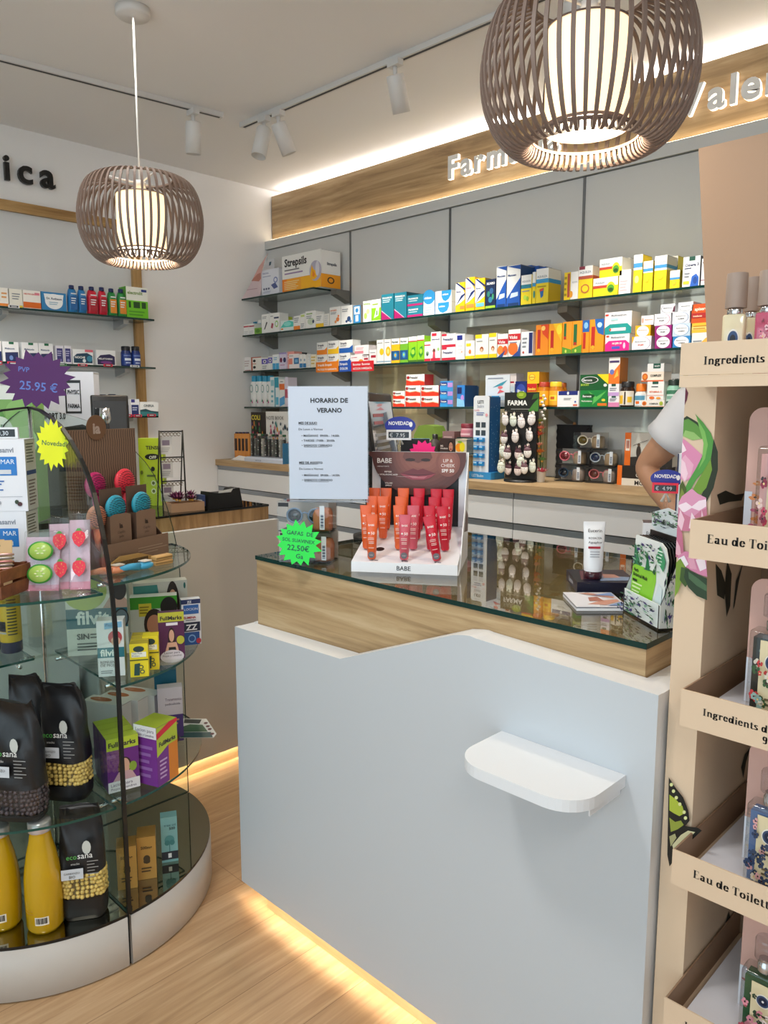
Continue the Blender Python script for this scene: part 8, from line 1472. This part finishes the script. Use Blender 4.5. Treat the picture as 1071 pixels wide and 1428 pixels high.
# backing cards and tester bottles in the trays
def fl_card(b, o, U, W, seed, cols, n=18, d0=.0003):
    r = random.Random(seed); s = ''
    for i in range(n):
        x, y, q = r.uniform(.16, .84), r.uniform(.1, .9), r.uniform(.05, .11); c = r.choice(cols)
        for k in range(5): a = k*1.257+r.random(); s += f'e{min(.93,max(.07,x+q*.7*math.cos(a))):.3f},{min(.96,max(.04,y+q*.4*math.sin(a))):.3f},{q*.5:.3f},{q*.26:.3f} {c};'
        s += f'e{x:.3f},{y:.3f},{q*.3:.3f},{q*.16:.3f} {r.choice(["2a2420","f0d090","3a1a24"])};'
    b.deco(s, o, U, W, d0)
PINKC = 'd9aea0'
BT = [(1, 1052, 748, 622, 'e0a8a4', ['c0405a', '3a2a30', 'e0c0b8', '8a2a44'], 'pink floral', 'bottle of pink floral perfume in the second tray from the top'), (2, 1041, 990, 878, '2a2a24', ['c03a3a', '8aa8a0', 'd8d0c0', '3a5a34'], 'dark floral', 'bottle of dark floral perfume in the middle tray'), (3, 1037, 1235, 1120, '5a78a8', ['2a3a5a', 'e8dcc8', '30405a', 'd8a0a0'], 'blue floral', 'bottle of blue floral perfume in the fourth tray'), (4, 1029, 1470, 1350, '2a5a3a', ['d88a9a', 'f0e0d8', '1a3a24', 'b04a5a'], 'green floral', 'bottle of green floral perfume in the lowest visible tray')]
for ti, pxl, yb, yt, cc, cols, nm, lab in BT:
    fl_ = ZTS[ti]-HTY+.0225; Yb = 1.255
    a = at_y(pxl, (yb+yt)/2, Yb); bw = .062; t = thing('perfume_bottle', lab, 'perfume bottle', (a.x+bw/2, Yb+bw*.3, fl_), 0); hb = at_y(pxl+8, yt, Yb).z-fl_
    gm = glass('perfume_glass', (.92, .93, .92), .06)
    b = B(); b.bev((-bw/2, -bw*.3, 0), (bw/2, bw*.3, hb), gm, .006, 3); b.link('glass_body', t)
    b = B(); b.box((-bw/2+.006, -bw*.3+.005, .006), (bw/2-.006, bw*.3-.005, hb-.012), mat(cc, .3)); fl_card(b, (-bw/2+.006, -bw*.3+.0048, .006), (bw-.012, 0, 0), (0, 0, hb-.018), ti*7+1, cols, 26)
    b.link('printed_insert', t)
    b = B(); b.box((-bw*.20, -bw*.3-.0006, .01), (bw*.42, -bw*.3-.0001, hb-.014), mat('ddcfa8', .5)); b.deco('e.5,.72,.3,.12 e8e4d8;e.5,.72,.26,.1 3a4a6a;e.5,.72,.18,.07 17203a;e.5,.72,.05,.02 d8d8d8;l.2,.42,.8,.5 4a4030 1;l.3,.12,.7,.26 6a5c40 2', (-bw*.20, -bw*.3-.0007, .01), (bw*.62, 0, 0), (0, 0, hb-.024)); b.link('label', t)
    b = B(); b.lathe([(.011, hb+.0005), (.011, hb+.014), (.009, hb+.016), (.009, hb+.022)], mat('c6c6c8', .2, .9), 24); b.link('collar', t)
    b = B(); b.lathe([(.0155, hb+.0225), (.0165, hb+.024), (.0165, hb+.055), (.015, hb+.058)], glass('cap_plastic', (.9, .9, .92), .06), 24); b.link('cap', t)
    # rounded pink backing card behind it
    cy = 1.325; c0 = at_y(pxl-(0 if ti > 1 else 12)+3, yt, cy).x; zt_ = min(ZTS[ti-1]-HTY-.012, fl_+.215); cw = .12
    b = B(); r_ = .022; pts = [(0, 0), (cw, 0)]+[(cw-r_+r_*math.cos(math.radians(q)), zt_-fl_-r_+r_*math.sin(math.radians(q))) for q in range(0, 91, 15)]+[(r_+r_*math.cos(math.radians(q)), zt_-fl_-r_+r_*math.sin(math.radians(q))) for q in range(90, 181, 15)]
    b.prism(pts, (0, .0, 0), (1, 0, 0), (0, 0, 1), (0, 1, 0), .003, mat(PINKC, .55)); fl_card(b, (0, -.0002, .0), (cw, 0, 0), (0, 0, (zt_-fl_)*.52), ti*3+2, ['e8c8d0', 'b85a74', '4a6a3a', 'd8884a'] if ti < 3 else cols, 22); b.box((.0, -.0012, .0), (.012, -.0009, (zt_-fl_)*.36), mat('e4e8f0', .5))
    tag(b.link('backing_card', None, (c0, cy, fl_+.0003)), f'rounded pink backing card behind the {nm} perfume bottle', 'backing card', None)
# capped bottles on the top tray
for i, (l_, r_, yt, Yb, lab) in enumerate(((1003, 1037, 380, 1.275, 'cream labelled perfume bottle with taupe cap, leftmost on the top tray'), (1032, 1056, 386, 1.36, 'cream labelled perfume bottle half hidden behind two others on the top tray'), (1048, 1085, 376, 1.255, 'rose floral perfume bottle with taupe cap, nearest on the top tray'))):
    a, e = at_y(l_, 440, Yb), at_y(r_, 440, Yb); w_ = (e.x-a.x)*.9; z0 = HT+.0034; hh = at_y((l_+r_)/2, yt, Yb).z-z0; t = thing('perfume_spray', lab, 'perfume bottle', ((a.x+e.x)/2, Yb+w_/2, z0), math.radians(14)); hb = hh*.60
    b = B(); b.bev((-w_/2, -w_/2, 0), (w_/2, w_/2, hb), mat('e0d4b0' if i < 2 else 'b8506a', .15, coat=.8), .004, 2)
    if i < 2: b.deco('e.5,.6,.26,.16 e8e6de;e.5,.6,.22,.13 2a4a78;e.5,.6,.12,.07 101828;t.2,.2,.6,.06 4a4030 citrus', (-w_/2, -w_/2, 0), (w_, 0, 0), (0, 0, hb), .0006); 
    fl_card(b, (w_/2, -w_/2, 0), (0, w_, 0), (0, 0, hb), 40+i, ['5a2a30', '8a4a44', 'd8a090', '2a1a1a'], 16, .0006)
    if i == 2: fl_card(b, (-w_/2, -w_/2, 0), (w_, 0, 0), (0, 0, hb), 60, ['f0c0c8', 'd87a90', '8a2a40', 'e8a0a8'], 16, .0006)
    b.link('bottle', t)
    b = B(); b.lathe([(w_*.36, hb+.0005), (w_*.38, hb+.002), (w_*.38, hb+.008), (w_*.34, hb+.010)], CHROME(), 28); b.link('collar', t)
    b = B(); b.lathe([(w_*.47, hb+.0105), (w_*.485, hb+.012), (w_*.47, hh-.003), (w_*.45, hh)], mat('a08d80', .5), 32); b.link('cap', t)
# ================================================================ PERSON BEHIND THE COUNTER
PY = 2.40
sh = at_y(966, 578, PY); el = at_y(899, 652, PY); sl = at_y(918, 620, PY)
pc = V((sh.x+.19, PY+.02, 0))   # body axis
def skinmesh(nodes, edges, name, parent, m, sub=2):
    me = bpy.data.meshes.new(name); me.from_pydata([tuple(n[0]) for n in nodes], edges, []); o = bpy.data.objects.new(name, me); col.objects.link(o)
    o.modifiers.new('skin', 'SKIN'); sv = me.skin_vertices[0].data
    for i, n in enumerate(nodes): sv[i].radius = n[1] if isinstance(n[1], tuple) else (n[1], n[1]); sv[i].use_root = (i == 0)
    s = o.modifiers.new('smooth', 'SUBSURF'); s.levels = s.render_levels = sub
    dg = bpy.context.evaluated_depsgraph_get(); dg.update(); m2 = bpy.data.meshes.new_from_object(o.evaluated_get(dg)); bpy.data.objects.remove(o)
    m2.materials.clear(); m2.materials.append(m); 
    for p in m2.polygons: p.use_smooth = True
    o = bpy.data.objects.new(name, m2); col.objects.link(o); o.parent = parent; return o
pr = thing('person', 'person in a white short sleeved tunic with hand on hip behind the cardboard stand', 'person', pc)
SK = mat('b98a6c', .5)
def L(p): return V(p)-pc
H0 = sh.z+.0
nd = [(V((0, 0, .93)), (.15, .11)), (V((0, 0, 1.08)), (.13, .095)), (V((0, 0, 1.25)), (.15, .10)), (V((0, 0, H0-.06)), (.13, .09)), (V((0, .0, H0+.04)), .055), (V((0, -.01, H0+.10)), .055),
      (V((0, -.015, H0+.17)), (.078, .088)), (V((0, -.01, H0+.255)), (.075, .09)), (V((0, .0, H0+.305)), (.045, .05))]
ed = [(0, 1), (1, 2), (2, 3), (3, 4), (4, 5), (5, 6), (6, 7), (7, 8)]
def arm(shp, elp, hip, s):
    i = len(nd); wr_ = elp+(hip-elp)*.86
    nd.extend([(shp, .062), (shp+(elp-shp)*.5, .052), (elp, .043), (elp+(wr_-elp)*.35, .042), (wr_, .028)]); ed.extend([(3, i), (i, i+1), (i+1, i+2), (i+2, i+3), (i+3, i+4)])
    d = (hip-wr_).normalized(); up = V((0, -1, .2)).normalized(); side = d.cross(up).normalized(); pm = wr_+d*.055; nd.append((pm, (.036, .018))); j = len(nd)-1; ed.append((i+4, j))
    for k in range(4):
        b0 = pm+side*(k-1.5)*.019+d*.03; l = (.062, .072, .068, .054)[k]; nd.extend([(b0, .0095), (b0+d*l*.55+up*.012, .009), (b0+d*l+up*-.008, .0075)]); n = len(nd); ed.extend([(j, n-3), (n-3, n-2), (n-2, n-1)])
    t0 = wr_+d*.03+side*.03; nd.extend([(t0, .0115), (t0+side*.03+d*.025, .0095), (t0+side*.036+d*.052, .008)]); n = len(nd); ed.extend([(i+4, n-3), (n-3, n-2), (n-2, n-1)])
arm(L(sh), L(el), V((-.13, -.10, 1.10)), -1)
arm(V((.19, 0, H0)), V((.27, .03, H0-.27)), V((.2, -.16, H0-.5)), 1)
for s in (-1, 1):
    i = len(nd); nd.extend([(V((s*.09, 0, .86)), .085), (V((s*.10, -.01, .5)), .058), (V((s*.10, .01, .28)), .052), (V((s*.10, .02, .085)), .036), (V((s*.10, -.03, .045)), (.038, .03)), (V((s*.105, -.13, .035)), (.04, .024))]); ed.extend([(0, i), (i, i+1), (i+1, i+2), (i+2, i+3), (i+3, i+4), (i+4, i+5)])
skinmesh(nd, ed, 'body', pr, SK)
TU = mat('e2e4ea', .7)
def tunic():
    b = B(); N = 28; rings = [(.86, .185, .145), (1.0, .172, .135), (1.15, .168, .130), (1.3, .185, .135), (H0-.03, .19, .12), (H0+.03, .12, .09), (H0+.05, .075, .075)]; vv = []
    for z, a, c in rings:
        for i in range(N): q = 2*math.pi*i/N; vv.append((a*math.cos(q), c*math.sin(q)+.004*math.sin(6*q+z*9), z))
    b.add(vv, [(k*N+i, k*N+(i+1) % N, (k+1)*N+(i+1) % N, (k+1)*N+i) for k in range(len(rings)-1) for i in range(N)], TU, True)
    for shp, elp, fr in ((L(sh), L(el), .50), (V((.19, 0, H0)), V((.27, .03, H0-.27)), .6)):
        d = elp-shp; b.tube([shp-d*.35+V((0, 0, -.02)), shp-d*.1, shp+d*.12, shp+d*fr*.7, shp+d*fr, shp+d*(fr-.03)], [.075, .085, .082, .077, .08, .066], TU, 20)
    return b
tu_ = tunic().link('tunic', pr)
b = B()
for s in (-1, 1): b.tube([(s*.085, 0, .93), (s*.095, 0, .8), (s*.10, -.01, .5), (s*.10, .015, .25), (s*.10, .02, .09)], [.11, .105, .085, .075, .07], mat('39414e', .7), 18)
b.link('trousers', pr)
for s in (-1, 1):
    b = B(); b.ball((s*.103, -.06, .04), .05, mat('e6e6e4', .5), 9, (.92, 2.3, .78)); b.link('shoe', pr)
b = B(); b.ball((0, .012, H0+.245), .105, mat('33241b', .6), 12, (.92, 1.02, 1.0)); b.v = [v if v.y > -.045 or v.z > H0+.30 else V((v.x*.92, -.045+(v.y+.045)*.15, v.z)) for v in b.v]; b.ball((0, .125, H0+.25), .045, mat('33241b', .6), 8); b.link('hair', pr)
f = B(); hz = H0+.205
for s in (-1, 1):
    f.ball((s*.03, -.098, hz+.005), .0115, mat('ece8e4', .3), 6, (1.2, .5, .8)); f.ball((s*.03, -.103, hz+.005), .0055, mat('3a2a20', .3), 5, (1, .6, 1)); f.tube([(s*.016, -.103, hz+.026), (s*.03, -.106, hz+.03), (s*.045, -.098, hz+.026)], .003, mat('33241b', .6), 6); 
f.link('eyes', pr)
f = B(); f.tube([(0, -.104, hz+.01), (0, -.118, hz-.022), (0, -.106, hz-.03)], [.006, .012, .008], SK, 8); f.link('nose', pr)
f = B(); f.tube([(-.024, -.098, hz-.055), (0, -.107, hz-.053), (.024, -.098, hz-.055)], [.003, .006, .003], mat('a85a54', .4), 8); f.link('mouth', pr)
for s in (-1, 1): f = B(); f.ball((s*.082, .0, hz-.005), .024, SK, 7, (.35, .7, 1.1)); f.link('ear', pr)
